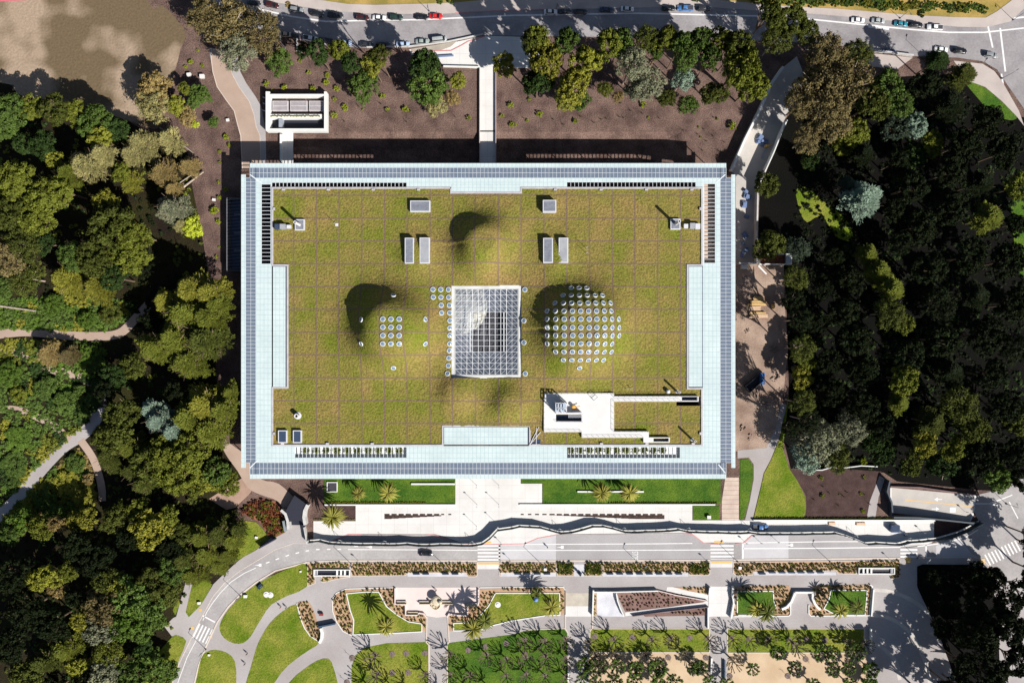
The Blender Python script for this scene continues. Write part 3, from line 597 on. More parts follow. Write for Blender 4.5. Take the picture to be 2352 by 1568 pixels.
# columns, walls
cl = []
for i in range(0, 17):
    xx = X(580 + i * 67.5, ZC)
    cl += [(xx, Y(379, ZC)), (xx, Y(1095, ZC))]
for i in range(1, 10):
    yy = Y(401 + i * 67, ZC); cl += [(X(558, ZC), yy), (X(1686, ZC), yy)]
cme = MB().bar((0, 0, 0), (0, 0, ZC - .15), .16, 8).mesh('column'); cme.materials.append(FRAMEW)
for a_, b_ in cl:
    o = bpy.data.objects.new('column', cme); col.objects.link(o); o.parent = mus; o.location = Vector((a_, b_, -3.1 if b_ > 55 and -70 < a_ < 50 else 0)) - ML
    if b_ > 55 and -70 < a_ < 50: o.scale = (1, 1, (ZC + 3.0) / ZC)
WALLM = mat('museum_wall', c(150, 152, 156), c(120, 124, 130), scale=0.2, fine=0.03)
wl = MB(); rx0, ry0, rx1, ry1 = X(625, ZR), Y(1022, ZR), X(1612, ZR), Y(432, ZR)
gx0, gy0, gx1, gy1 = X(1041, ZR), Y(865, ZR), X(1192, ZR), Y(659, ZR)     # piazza well
wl.box(rx0, ry0, -3.2, rx1, ry0 + .5, ZR - .3); wl.box(rx0, ry1 - .5, -3.2, rx1, ry1, ZR - .3)
wl.box(rx0, ry0 + .5, -3.2, rx0 + .5, ry1 - .5, ZR - .3); wl.box(rx1 - .5, ry0 + .5, -3.2, rx1, ry1 - .5, ZR - .3)
mp(wl, 'outer_wall', WALLM)
PZW = mat('piazza_wall', c(228, 226, 214), c(200, 198, 188), scale=0.4, fine=0.1)
pw = MB()
pw.box(gx0 - .4, gy0 - .4, 0, gx0, gy1 + .4, ZR - .2); pw.box(gx1, gy0 - .4, 0, gx1 + .4, gy1 + .4, ZR - .2)
pw.box(gx0, gy0 - .4, 0, gx1, gy0, ZR - .2); pw.box(gx0, gy1, 0, gx1, gy1 + .4, ZR - .2)
mp(pw, 'piazza_wall', PZW)
PZF = mat('piazza_floor', c(120, 120, 126), c(98, 98, 106), scale=0.5, fine=0.08); grid_lines(PZF, 2.2, 2.2, 0, 0, .1, c(90, 90, 98))
mp(MB().prism([(gx0, gy0), (gx1, gy0), (gx1, gy1), (gx0, gy1)], 0.0, 5.0), 'piazza_floor', PZF)
cd = MB()
cd.lathe([(9.6, 5.0), (9.6, 6.2), (9.2, 7.2), (8.0, 8.2), (6.0, 8.9), (3.0, 9.3), (0.2, 9.4)], 40, gx0 + 1.5, gy1 - 6.0)
# keep only the quarter inside the well: the drum of the neighbouring dome
cd.v = [(max(gx0 + .02, a_), min(gy1 - .02, b_), z_) for a_, b_, z_ in cd.v]
mp(cd, 'inner_dome', mat('plaster_dome', c(222, 220, 210), c(150, 150, 146), scale=0.45, fine=0.15), smooth=True)
# ---------------------------------------------------------------- living roof height field
def cap(x, y, cx, cy, a, h, p):
    d = math.hypot(x - cx, y - cy) * (1 + .05 * math.sin(2.3 * math.atan2(y - cy, x - cx) + cx))
    return h / (1 + (d / a) ** p) if d < 4 * a else 0.0
def D3(vx, vy, h): p = W(vx, vy, ZR + h); return p.x, p.y
e1 = D3(1338, 753, 9.6); e2 = D3(896, 752, 8.5); e3 = D3(1108, 556, 6); e4 = D3(1046, 905, 3); e5 = D3(1172, 928, 3.4); e6 = D3(957, 585, 2.2); e7 = D3(1283, 585, 2.2)
HILLS = [(*e1, 12.8, 10.4, 5), (*e2, 11.2, 11.4, 5.2), (*e3, 8.2, 8.2, 4.8), (*e4, 5.6, 2.9, 3.6), (*e5, 5.6, 3.4, 3.6), (*e6, 5, 2.2, 3.2), (*e7, 5, 2.2, 3.2)]
def hz(x, y):
    return ZR + sum(cap(x, y, *q) for q in HILLS)
notch = [[1277, 952, 1348, 969], [1555, 912, 1608, 932], [1498, 1006, 1540, 1016], [624, 609, 662, 891], [1578, 608, 1614, 892], [1017, 978, 1217, 1025], [1036, 429, 1197, 443], [1038, 656, 1196, 868]]
LIVE = mat('living_roof', c(114, 124, 38), c(152, 128, 78), scale=0.08, bump=1.0, bscale=1.7, fine=0.38, detail=7)
_nn = LIVE.node_tree.nodes; _ll = LIVE.node_tree.links
_tc = _nn.new('ShaderNodeTexCoord'); _vm = _nn.new('ShaderNodeVectorMath'); _vm.operation = 'SUBTRACT'; _vm.inputs[1].default_value = (X(675.5, 12.2), Y(447.5, 12.2), 0); _ll.new(_tc.outputs['Object'], _vm.inputs[0])
_vd = _nn.new('ShaderNodeVectorMath'); _vd.operation = 'DIVIDE'; _vd.inputs[1].default_value = (52.25 * S * (H - 12.2) / H, 52.3 * S * (H - 12.2) / H, 100); _ll.new(_vm.outputs[0], _vd.inputs[0])
_vf = _nn.new('ShaderNodeVectorMath'); _vf.operation = 'FLOOR'; _ll.new(_vd.outputs[0], _vf.inputs[0])
_wn = _nn.new('ShaderNodeTexWhiteNoise'); _ll.new(_vf.outputs[0], _wn.inputs['Vector'])
_mxn = [q for q in _nn if q.type == 'MIX'][0]; _old = _mxn.inputs[0].links[0].from_socket
_cm = _nn.new('ShaderNodeMath'); _cm.operation = 'MULTIPLY_ADD'; _ll.new(_wn.outputs['Value'], _cm.inputs[0]); _cm.inputs[1].default_value = .32
_cs = _nn.new('ShaderNodeMath'); _cs.operation = 'MULTIPLY'; _ll.new(_old, _cs.inputs[0]); _cs.inputs[1].default_value = .72
_ll.new(_cs.outputs[0], _cm.inputs[2]); _ll.new(_cm.outputs[0], _mxn.inputs[0])
_nt = LIVE.node_tree; _nn = _nt.nodes; _ll = _nt.links; _p = _nn['Principled BSDF']
grid_lines(LIVE, 52.25 * S * (H - ZR) / H, 52.3 * S * (H - ZR) / H, X(675.5, ZR), Y(447.5, ZR), .46, c(128, 108, 88), wobble=0.35)
st_ = 0.42; nx = int((rx1 - rx0) / st_); ny = int((ry1 - ry0) / st_)
nb = [(X(r[0], ZR), Y(r[3], ZR), X(r[2], ZR), Y(r[1], ZR)) for r in notch]
vv = []; idx = {}; ff = []
def vid(i, j):
    if (i, j) not in idx:
        x = rx0 + (rx1 - rx0) * i / nx; y = ry0 + (ry1 - ry0) * j / ny
        t = noise.noise(Vector((x * 1.3, y * 1.3, 0))) * .10 + noise.noise(Vector((x * .35, y * .35, 5))) * .06
        idx[(i, j)] = len(vv); vv.append((x, y, hz(x, y) + t))
    return idx[(i, j)]
for j in range(ny):
    for i in range(nx):
        x = rx0 + (rx1 - rx0) * (i + .5) / nx; y = ry0 + (ry1 - ry0) * (j + .5) / ny
        if any(q[0] < x < q[2] and q[1] < y < q[3] for q in nb): continue
        ff.append([vid(i, j), vid(i + 1, j), vid(i + 1, j + 1), vid(i, j + 1)])
lm_ = MB(); lm_.v = vv; lm_.f = ff; lm_.mi = [0] * len(ff)
mp(lm_, 'living_roof', LIVE, smooth=True)
# parapets
pr = MB()
def par(pts, wd=.55, z0=ZR - 1.2, z1=ZR + .35): pr.ribbon([(X(a_, ZR), Y(b_, ZR)) for a_, b_ in pts], wd, z0, z1)
par([(1036, 432), (626, 432), (626, 609), (661, 609), (661, 890), (626, 890), (626, 1022), (1017, 1022), (1017, 978), (1217, 978), (1217, 1022), (1612, 1022), (1612, 892), (1579, 892), (1579, 609), (1612, 609), (1612, 432), (1197, 432), (1197, 443), (1036, 443), (1036, 431)])
mp(pr, 'parapet', PARA)
br = MB()
for x_ in (651, 754, 857, 961, 1275, 1380, 1484, 1588): br.box(X(x_ - 3, ZR), Y(438, ZR), ZR, X(x_ + 4, ZR), Y(434, ZR), ZR + .6)
for x_ in (649, 752, 855, 1381, 1485, 1591): br.box(X(x_ - 3, ZR), Y(1020, ZR), ZR, X(x_ + 4, ZR), Y(1016, ZR), ZR + .6)
for y_ in (480, 995): br.box(X(628, ZR), Y(y_ + 3, ZR), ZR, X(632, ZR), Y(y_ - 3, ZR), ZR + .6); br.box(X(1606, ZR), Y(y_ + 3, ZR), ZR, X(1610, ZR), Y(y_ - 3, ZR), ZR + .6)
mp(br, 'davit_base', PARA)
# glass strips set into the notches
for r in ([627, 612, 655.5, 888], [1582, 612, 1613, 888], [1020, 981, 1212, 1020]):
    g_ = MB(); zbox(g_, r, ZC - .6, ZC + .12); mp(g_, 'glass_strip', GLASSW)
for q_ in ([655.5, 612, 658.5, 890], [1613.2, 608, 1614.5, 892], [1212.5, 981, 1215, 1020], [627, 888.5, 655, 890]): g_ = MB(); zbox(g_, q_, ZC - .6, ZC - .1 + (.2 if q_[0] > 1600 else 0)); mp(g_, 'strip_gutter', SLATE)
g_ = MB(); zbox(g_, [1037.5, 424, 1195.5, 440.5], ZC - .4, ZC + .05); mp(g_, 'glass_strip', GLASSW)
# ---------------------------------------------------------------- round skylights
SKG = mat('skylight_glass', c(100, 122, 150), c(150, 172, 190), scale=1.2, rough=0.08, fine=0.0, spec=0.8)
sk = MB().lathe([(.80, -.5), (1.0, -.45), (1.0, .32), (.80, .36), (.78, .1)], 20, closed=True).mesh('round_skylight'); sk.materials.append(plain('skylight_rim', c(240, 242, 246)))
sg = MB().lathe([(.8, .16), (.55, .25), (.3, .31), (.02, .33)], 20, closed=True).mesh('glass', True); sg.materials.append(SKG)
SK = []
for (i, j, y, xs) in ((2, 1, 1080, (545, 615, 686)), (2, 1, 1147, (470, 545, 618, 690, 763, 830)), (2, 1, 1217, (397, 473, 548, 622, 697, 768, 838, 903)),
    (2, 1, 1290, (325, 400, 478, 555, 630, 702, 775, 845, 908)), (2, 1, 1363, (325, 402, 480, 556, 632, 708, 778, 848, 915, 977)), (2, 1, 1440, (325, 402, 480, 556, 632, 708, 778, 850, 917, 980)),
    (2, 1, 1513, (325, 402, 480, 558, 634, 710, 780, 850, 918, 980)), (2, 2, 20, (325, 402, 478, 555, 632, 708, 780, 850, 915)), (2, 2, 93, (402, 478, 555, 630, 703, 775, 845, 910)),
    (2, 2, 167, (473, 550, 626, 700, 772, 838)), (2, 2, 240, (620,)), (1, 1, 1363, (1166, 1240, 1315)), (1, 1, 1437, (1166, 1240, 1315)), (1, 1, 1513, (1166, 1240, 1315)),
    (1, 2, 20, (968, 1166, 1240, 1315, 1552, 1779)), (1, 1, 1092, (1625, 1697, 1768)), (1, 1, 1163, (1627, 1698, 1770)), (1, 1, 1236, (1700, 1776)), (1, 1, 1306, (1703, 1778))):
    for x in xs: SK.append(T1(i, j, x, y))
for (i, j, a_, b_) in ((2, 1, 118, 1093), (2, 1, 110, 1377), (2, 1, 110, 1577), (2, 2, 122, 295), (1, 1, 1262, 1146), (1, 1, 968, 1368), (1, 1, 1552, 1366), (1, 2, 1263, 240), (1, 1, 1780, 1377), (1, 1, 1780, 1444), (1, 1, 1780, 1512),
                       (1, 2, 1777, 83), (1, 2, 1772, 152), (1, 2, 1767, 222), (1, 2, 1760, 295)): SK.append(T1(i, j, a_, b_))
for (vx, vy) in SK:
    z = ZR
    for _ in range(12):
        p = W(vx, vy, z); z += (hz(p.x, p.y) - z) * .6
    e = .35; nrm = Vector((-(hz(p.x + e, p.y) - hz(p.x - e, p.y)) / 2 / e, -(hz(p.x, p.y + e) - hz(p.x, p.y - e)) / 2 / e, 1)).normalized()
    o = bpy.data.objects.new('round_skylight', sk); col.objects.link(o); o.parent = mus; o.location = Vector((p.x, p.y, z)) - ML
    o.rotation_euler = nrm.to_track_quat('Z', 'Y').to_euler()
    o.scale = (.84, .84, .9)
    g2 = bpy.data.objects.new('glass', sg); col.objects.link(g2); g2.parent = o
# ---------------------------------------------------------------- piazza roof
zp = ZR + .5
ring = MB()
for r in cells([[1037, 655, 1196.5, 868.5]], [[1044.5, 663, 1190.5, 861]]): zbox(ring, r, ZR - .4, zp + .1)
mp(ring, 'piazza_frame', mat('piazza_frame', c(236, 236, 232), fine=0.03))
net = MB(); nx_, ny_ = 11, 15; px0, px1, py0, py1 = X(1046, zp), X(1189, zp), Y(860, zp), Y(664, zp)
def sag(u, v): return zp - .1 - 1.9 * math.sin(math.pi * u) * math.sin(math.pi * v)
def pt(u, v): return (px0 + (px1 - px0) * u, py0 + (py1 - py0) * v, sag(u, v))
for i in range(nx_ + 1):
    for j in range(ny_):
        net.bar(pt(i / nx_, j / ny_), pt(i / nx_, (j + 1) / ny_), .11 if 2 <= i <= 9 else .06, 5)
for j in range(ny_ + 1):
    for i in range(nx_):
        net.bar(pt(i / nx_, j / ny_), pt((i + 1) / nx_, j / ny_), .08, 5)
for i in range(nx_):
    for j in range(ny_):
        inn = 2.4 < i < 8.6 and 4 <= j < 11
        if not inn:
            if (i < nx_ / 2) == (j < ny_ / 2): net.bar(pt((i + 1) / nx_, j / ny_), pt(i / nx_, (j + 1) / ny_), .05, 4)
            else: net.bar(pt(i / nx_, j / ny_), pt((i + 1) / nx_, (j + 1) / ny_), .05, 4)
for x_ in (2.55, 8.55):
    for j in range(4, 11): net.bar(pt(x_ / nx_, j / ny_), pt(x_ / nx_, (j + 1) / ny_), .17, 5)
mp(net, 'steel_net', plain('net_steel', c(246, 248, 250)))
PG = bpy.data.materials.new('piazza_glass'); PG.use_nodes = True
_n = PG.node_tree; _p = _n.nodes['Principled BSDF']; _p.inputs['Base Color'].default_value = (*c(140, 150, 168), 1); _p.inputs['Roughness'].default_value = .1
_t = _n.nodes.new('ShaderNodeBsdfTransparent'); _m = _n.nodes.new('ShaderNodeMixShader'); _m.inputs[0].default_value = 0.62
_n.links.new(_p.outputs[0], _m.inputs[1]); _n.links.new(_t.outputs[0], _m.inputs[2]); _n.links.new(_m.outputs[0], _n.nodes['Material Output'].inputs[0])
gl = MB()
for i in range(nx_):
    for j in range(ny_):
        if 2.4 < i < 8.6 and 4 <= j < 11: continue
        k = len(gl.v); gl.v += [tuple(Vector(pt(a_ / nx_, b_ / ny_)) + Vector((0, 0, .02))) for a_, b_ in ((i, j), (i + 1, j), (i + 1, j + 1), (i, j + 1))]; gl.f.append([k, k + 1, k + 2, k + 3]); gl.mi.append(0)
mp(gl, 'piazza_glass', PG)
# ---------------------------------------------------------------- roof equipment (fixed parts of the museum)
def rbox(name, i, j, x0, y0, x1, y1, z0, z1, m):
    a_ = T1(i, j, x0, y0); b_ = T1(i, j, x1, y1); q = MB(); zbox(q, [a_[0], a_[1], b_[0], b_[1]], ZR + z0, ZR + z1); return mp(q, name, m)
def inset(par_, i, j, x0, y0, x1, y1, z, m, name='glass_top'):
    a_ = T1(i, j, x0, y0); b_ = T1(i, j, x1, y1); q = MB(); zbox(q, [a_[0], a_[1], b_[0], b_[1]], ZR + z - .05, ZR + z)
    o = q.build(name, m); o.parent = par_; return o
WF = plain('white_frame', c(226, 226, 232)); GREYT = mat('grey_louvre', c(150, 154, 164), c(126, 130, 142), scale=0.8, fine=0.05); grid_lines(GREYT, 0, .5, 0, 0, .08, c(110, 114, 124))
GREYL = mat('grey_light', c(178, 180, 184), c(164, 166, 172), scale=0.5, fine=0.04)
for (i, j, x0, y0, x1, y1, h, m_) in ((1, 1, 1417, 275, 1600, 378, 1.5, GREYT), (2, 1, 284, 269, 407, 380, 2.6, GREYT), (1, 1, 1367, 617, 1450, 852, 1.6, GREYT), (1, 1, 1503, 615, 1596, 852, 1.4, GREYL),
                                       (2, 1, 287, 618, 376, 847, 1.6, GREYT), (2, 1, 430, 616, 517, 847, 1.4, GREYL), (1, 2, 202, 816, 284, 932, 1.0, SLATE), (1, 2, 339, 816, 418, 932, 1.0, SLATE), (1, 1, 357, 447, 445, 547, .9, GREYT), (2, 1, 1457, 442, 1548, 540, .9, GREYT)):
    base = -0.6 if h > 1 else -.3
    o = rbox('roof_light', i, j, x0, y0, x1, y1, base, h + (1.1 if (x0 in (1367, 1503, 287, 430)) else 0), WF)
    inset(o, i, j, x0 + 9, y0 + 9, x1 - 9, y1 - 9, h + .02 + (1.1 if (x0 in (1367, 1503, 287, 430)) else 0) + .03, m_)
def stack(i, j, x, y, r, h, z0=0.0):
    v = T1(i, j, x, y); p = W(v[0], v[1], ZR + z0); z = hz(p.x, p.y) - .4
    q = MB().lathe([(r, 0), (r, h + .4), (r * .62, h + .4), (r * .6, h - 1)], 18, closed=True); q.v = [(a_ + p.x, b_ + p.y, z + c_) for a_, b_, c_ in q.v]
    o = mp(q, 'exhaust_stack', plain('stack_white', c(236, 232, 232)), smooth=False)
    q = MB().lathe([(r * 1.6, 0), (r * 1.6, .6), (r, .65)], 18, closed=True); q.v = [(a_ + p.x, b_ + p.y, z + c_) for a_, b_, c_ in q.v]; mp(q, 'stack_collar', WF)
stack(1, 1, 405, 500, .5, 7.0); stack(2, 1, 1500, 492, .5, 7.2); stack(1, 2, 385, 680, .75, 2.2); stack(2, 2, 1515, 460, .36, 4.8); stack(2, 2, 1655, 900, .36, 5.2)
q = MB(); v = T1(2, 2, 1438, 460); p = W(*v, ZR + 1.6); q.lathe([(.66, ZR - .3), (.66, ZR + 1.3), (.4, ZR + 1.6), (.05, ZR + 1.7)], 18, p.x, p.y); mp(q, 'vent_cowl', WF, smooth=False)
for (i, j, x, y, w_, h_, z1, m_) in ((1, 1, 193, 514, 46, 50, 1.6, SLATE), (1, 1, 242, 512, 50, 46, 2.0, GREYL), (1, 1, 300, 514, 38, 32, 1.2, WF), (2, 1, 1600, 508, 38, 38, 1.4, WF), (2, 1, 1660, 505, 46, 50, 1.9, GREYL), (2, 1, 1708, 510, 44, 50, 1.3, WF)):
    rbox('air_handler', i, j, x - w_ / 2, y - h_ / 2, x + w_ / 2, y + h_ / 2, -.2, z1, m_)
def mast(i, j, x, y, h, foot=0):
    v = T1(i, j, x, y); p = W(v[0], v[1], ZR); q = MB().bar((p.x, p.y, ZR - .2), (p.x, p.y, ZR + h), .06, 6).bar((p.x - .5, p.y, ZR + h * .8), (p.x + .5, p.y, ZR + h * .8), .04, 5)
    if foot: q.box(p.x - .5, p.y - .5, ZR, p.x + .5, p.y + .5, ZR + .2)
    mp(q, 'weather_mast', WF)
mast(1, 1, 742, 497, 4.2, 1); mast(2, 1, 681, 715, 4.8, 1); mast(2, 1, 681, 762, 4.8, 1); mast(2, 2, 1045, 432, 4.2, 1); mast(2, 2, 1090, 430, 2.0)
# terrace
TW = mat('terrace_deck', c(240, 238, 235), c(230, 228, 226), scale=0.2, fine=0.01, bscale=1)
tr = MB(); zt = 1.1
def Q(x0, y0, x1, y1): a_ = T1(2, 2, x0, y0); b_ = T1(2, 2, x1, y1); return [a_[0], a_[1], b_[0], b_[1]]
for r in cells([Q(293, 474, 938, 832), Q(938, 503, 1715, 552), Q(640, 826, 1257, 884), Q(1208, 880, 1450, 928)], [Q(404, 668, 640, 735), Q(1560, 508, 1705, 543), Q(1300, 888, 1440, 920)]): zbox(tr, r, ZR - .8, ZR + zt)
mp(tr, 'roof_terrace', TW)
for r in (Q(404, 668, 640, 735), Q(1560, 508, 1705, 543), Q(1300, 888, 1440, 920)):
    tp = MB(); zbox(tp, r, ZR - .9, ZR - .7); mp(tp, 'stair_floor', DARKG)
ra = MB()
def rail(pts, h=1.1):
    P = [W(*T1(2, 2, a_, b_), ZR + zt) for a_, b_ in pts]
    for a_, b_ in zip(P, P[1:]):
        d = (b_ - a_); n_ = max(1, int(d.length / 1.8))
        ra.bar(a_ + Vector((0, 0, h)), b_ + Vector((0, 0, h)), .04, 5)
        ra.bar(a_ + Vector((0, 0, h * .55)), b_ + Vector((0, 0, h * .55)), .025, 4)
        for q_ in range(n_ + 1): p_ = a_ + d * q_ / n_; ra.bar(p_, p_ + Vector((0, 0, h)), .04, 5)
rail([(300, 480), (300, 826), (640, 826), (650, 878), (1205, 878)]); rail([(300, 480), (932, 480), (932, 510), (1560, 510)]); rail([(940, 546), (1555, 546)]); rail([(932, 548), (932, 826), (1250, 832)]); rail([(404, 738), (645, 738), (645, 662)])
mp(ra, 'railing', WF)
lf = MB(); r = Q(402, 566, 502, 652); z1 = ZR + zt + 5.2
xa, ya, xb, yb = X(r[0], z1), Y(r[3], z1), X(r[2], z1), Y(r[1], z1)
for (a_, b_) in ((xa, ya), (xb, ya), (xa, yb), (xb, yb), ((xa + xb) / 2, ya), ((xa + xb) / 2, yb)): lf.box(a_ - .15, b_ - .15, ZR, a_ + .15, b_ + .15, z1)
for zz in (ZR + zt + 2.2, z1 - .2):
    for (x0, y0, x1, y1) in ((xa, ya, xb, ya), (xa, yb, xb, yb), (xa, ya, xa, yb), (xb, ya, xb, yb), (xa, (ya + yb) / 2, xb, (ya + yb) / 2), ((xa + xb) / 2, ya, (xa + xb) / 2, yb), (xa + .9, ya, xa + .9, yb), (xb - .9, ya, xb - .9, yb)): lf.ribbon([(x0, y0), (x1, y1)], .22, zz, zz + .2)
lt_ = mp(lf, 'lift_tower', WF)
lg = MB(); lg.box(xa + .2, ya + .2, ZR + zt, xb - .2, yb - .2, ZR + zt + 3.6); mp(lg, 'lift_cabin', plain('lift_glass', c(176, 196, 214), rough=.1))
pe = MB()
for i_ in range(14):
    x_ = 520 + i_ * 9; P0 = W(*T1(2, 2, x_, 668), ZR + zt + 2.4); P1 = W(*T1(2, 2, x_, 700), ZR + zt + 2.4); pe.ribbon([(P0.x, P0.y), (P1.x, P1.y)], .1, ZR + zt + 2.2, ZR + zt + 2.4)
P0 = W(*T1(2, 2, 405, 660), ZR + zt + 2.4); P1 = W(*T1(2, 2, 642, 656), ZR + zt + 2.4); pe.ribbon([(P0.x, P0.y), (P1.x, P1.y)], .4, ZR + zt, ZR + zt + 2.4)
mp(pe, 'stair_screen', WF)
# glazed triangle beside the terrace
tg = MB(); zbox(tg, Q(184, 788, 262, 945), ZR - .6, ZR + .15); mp(tg, 'ventilation_glass', SLATE)
td = MB()
for a_, b_ in (((165, 945), (262, 830)), ((165, 945), (245, 785)), ((222, 790), (222, 945)), ((184, 945), (262, 945))):
    P0 = W(*T1(2, 2, *a_), ZR + .5); P1 = W(*T1(2, 2, *b_), ZR + .5); td.bar((P0.x, P0.y, ZR + .5), (P1.x, P1.y, ZR + .5), .12, 5)
mp(td, 'brace', WF)
# courts under the canopy slots; white and beige floors raised to catch the sun
fl = MB()
fl.prism([(X(660, 9), Y(1026, 12)), (X(945, 9), Y(1026, 12)), (X(945, 9), Y(1056, 9)), (X(660, 9), Y(1056, 9))], 10.9, 11.1); fl.prism([(X(1290, 9), Y(1026, 12)), (X(1575, 9), Y(1026, 12)), (X(1575, 9), Y(1056, 9)), (X(1290, 9), Y(1056, 9))], 10.9, 11.1)
mp(fl, 'court_floor', WHITEW)
fl = MB(); fl.box(X(1614, 12), Y(606, 12), 0, X(1655, 12), Y(420, 12), 10.2); mp(fl, 'service_floor', mat('beige_floor', c(226, 200, 180), c(200, 172, 150), scale=0.5, fine=0.1))
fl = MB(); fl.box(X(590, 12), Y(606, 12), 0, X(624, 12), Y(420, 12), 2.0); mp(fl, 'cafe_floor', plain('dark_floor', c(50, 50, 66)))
# glass annex on the left wall (its own lean-to)
an = empty('glass_annex', W(535, 538), label="glass-roofed annex box standing against the left side of the museum", cat='annex'); AL = an.location
aw = MB(); ax0, ay0, ax1, ay1 = X(521, 4), Y(621, 4), X(575, 4), Y(455, 4)
for e in ((ax0, ay0, ax0, ay1), (ax0, ay1, ax1, ay1), (ax0, ay0, ax1, ay0)): aw.ribbon([(e[0] - AL.x, e[1] - AL.y), (e[2] - AL.x, e[3] - AL.y)], .3, 0, 4)
aw.build('wall', mat('annex_wall', c(120, 120, 126)), an)
aw = MB(); aw.box(ax0 + .3 - AL.x, ay0 + .2 - AL.y, .02, ax1 - AL.x, ay1 - .2 - AL.y, .2); aw.build('floor', plain('annex_floor', c(70, 86, 116)), an)
for y_ in (490, 532, 572): aw = MB(); aw.box(ax0 + 1.5 - AL.x, Y(y_ + 5, 1) - AL.y, .2, ax1 - .5 - AL.x, Y(y_, 1) - AL.y, 1.0); aw.build('counter', plain('annex_counter', c(120, 130, 150)), an)
aw = MB()
for i_ in range(22): yy = ay0 + (ay1 - ay0) * (i_ + .5) / 22 - AL.y; aw.bar((ax0 - AL.x, yy, 4.0), (ax1 - AL.x, yy + .6, 4.3), .06, 4)
aw.build('roof_bar', plain('annex_bar', c(150, 150, 158)), an)
# ---------------------------------------------------------------- foliage
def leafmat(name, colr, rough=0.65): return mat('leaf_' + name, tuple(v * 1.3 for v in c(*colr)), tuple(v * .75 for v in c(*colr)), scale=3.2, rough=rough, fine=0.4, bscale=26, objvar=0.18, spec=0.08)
LEAF = {'olive': leafmat('olive', (104, 110, 40)), 'dkolive': leafmat('dkolive', (78, 84, 34)), 'green': leafmat('green', (84, 104, 46)), 'lime': leafmat('lime', (138, 140, 52)),
        'brightlime': leafmat('brightlime', (180, 190, 58)), 'pale': leafmat('pale', (158, 150, 96)), 'blue': leafmat('blue', (132, 152, 132)), 'euc': leafmat('euc', (114, 102, 66)), 'tan': leafmat('tan', (146, 126, 78)),
        'yolive': leafmat('yolive', (130, 128, 48)), 'dark': leafmat('dark', (28, 36, 16)), 'darkg': leafmat('darkg', (52, 70, 32)), 'vivid': leafmat('vivid', (88, 112, 42)), 'grey': leafmat('grey', (120, 122, 96)),  # dark: woodland shade and corner falloff put into the leaf colour
        'darkblue': leafmat('darkblue', (64, 76, 60)), 'palm': leafmat('palm', (150, 146, 68)), 'palmd': leafmat('palmd', (104, 110, 52)), 'shrub': leafmat('shrub', (150, 160, 44)), 'tuft': leafmat('tuft', (112, 104, 58)), 'tuftg': leafmat('tuftg', (142, 144, 60)), 'rust': leafmat('rust', (150, 90, 56)), 'maroon': leafmat('maroon', (92, 54, 50))}
BARK = mat('bark', c(150, 128, 108), c(104, 88, 74), scale=1.5, fine=0.2); BARKW = mat('pale_bark', c(214, 196, 180), c(176, 156, 140), scale=1.5, fine=0.15)
def leaf(v, f, p, s, nrm, rnd, asp=1.0):
    """one leaf spray: a small bent diamond facing roughly nrm"""
    n = (nrm + Vector((rnd.uniform(-1, 1), rnd.uniform(-1, 1), rnd.uniform(-.6, 1))) * .75)
    n = n.normalized() if n.length > .01 else Vector((0, 0, 1))
    t = n.orthogonal().normalized(); a = rnd.uniform(0, 6.283); u = t * math.cos(a) + n.cross(t) * math.sin(a); w_ = n.cross(u)
    k = len(v)
    v += [tuple(p - u * s * asp), tuple(p + w_ * s * .6), tuple(p + u * s * asp), tuple(p - w_ * s * .6)]
    f.append((k, k + 1, k + 2, k + 3))
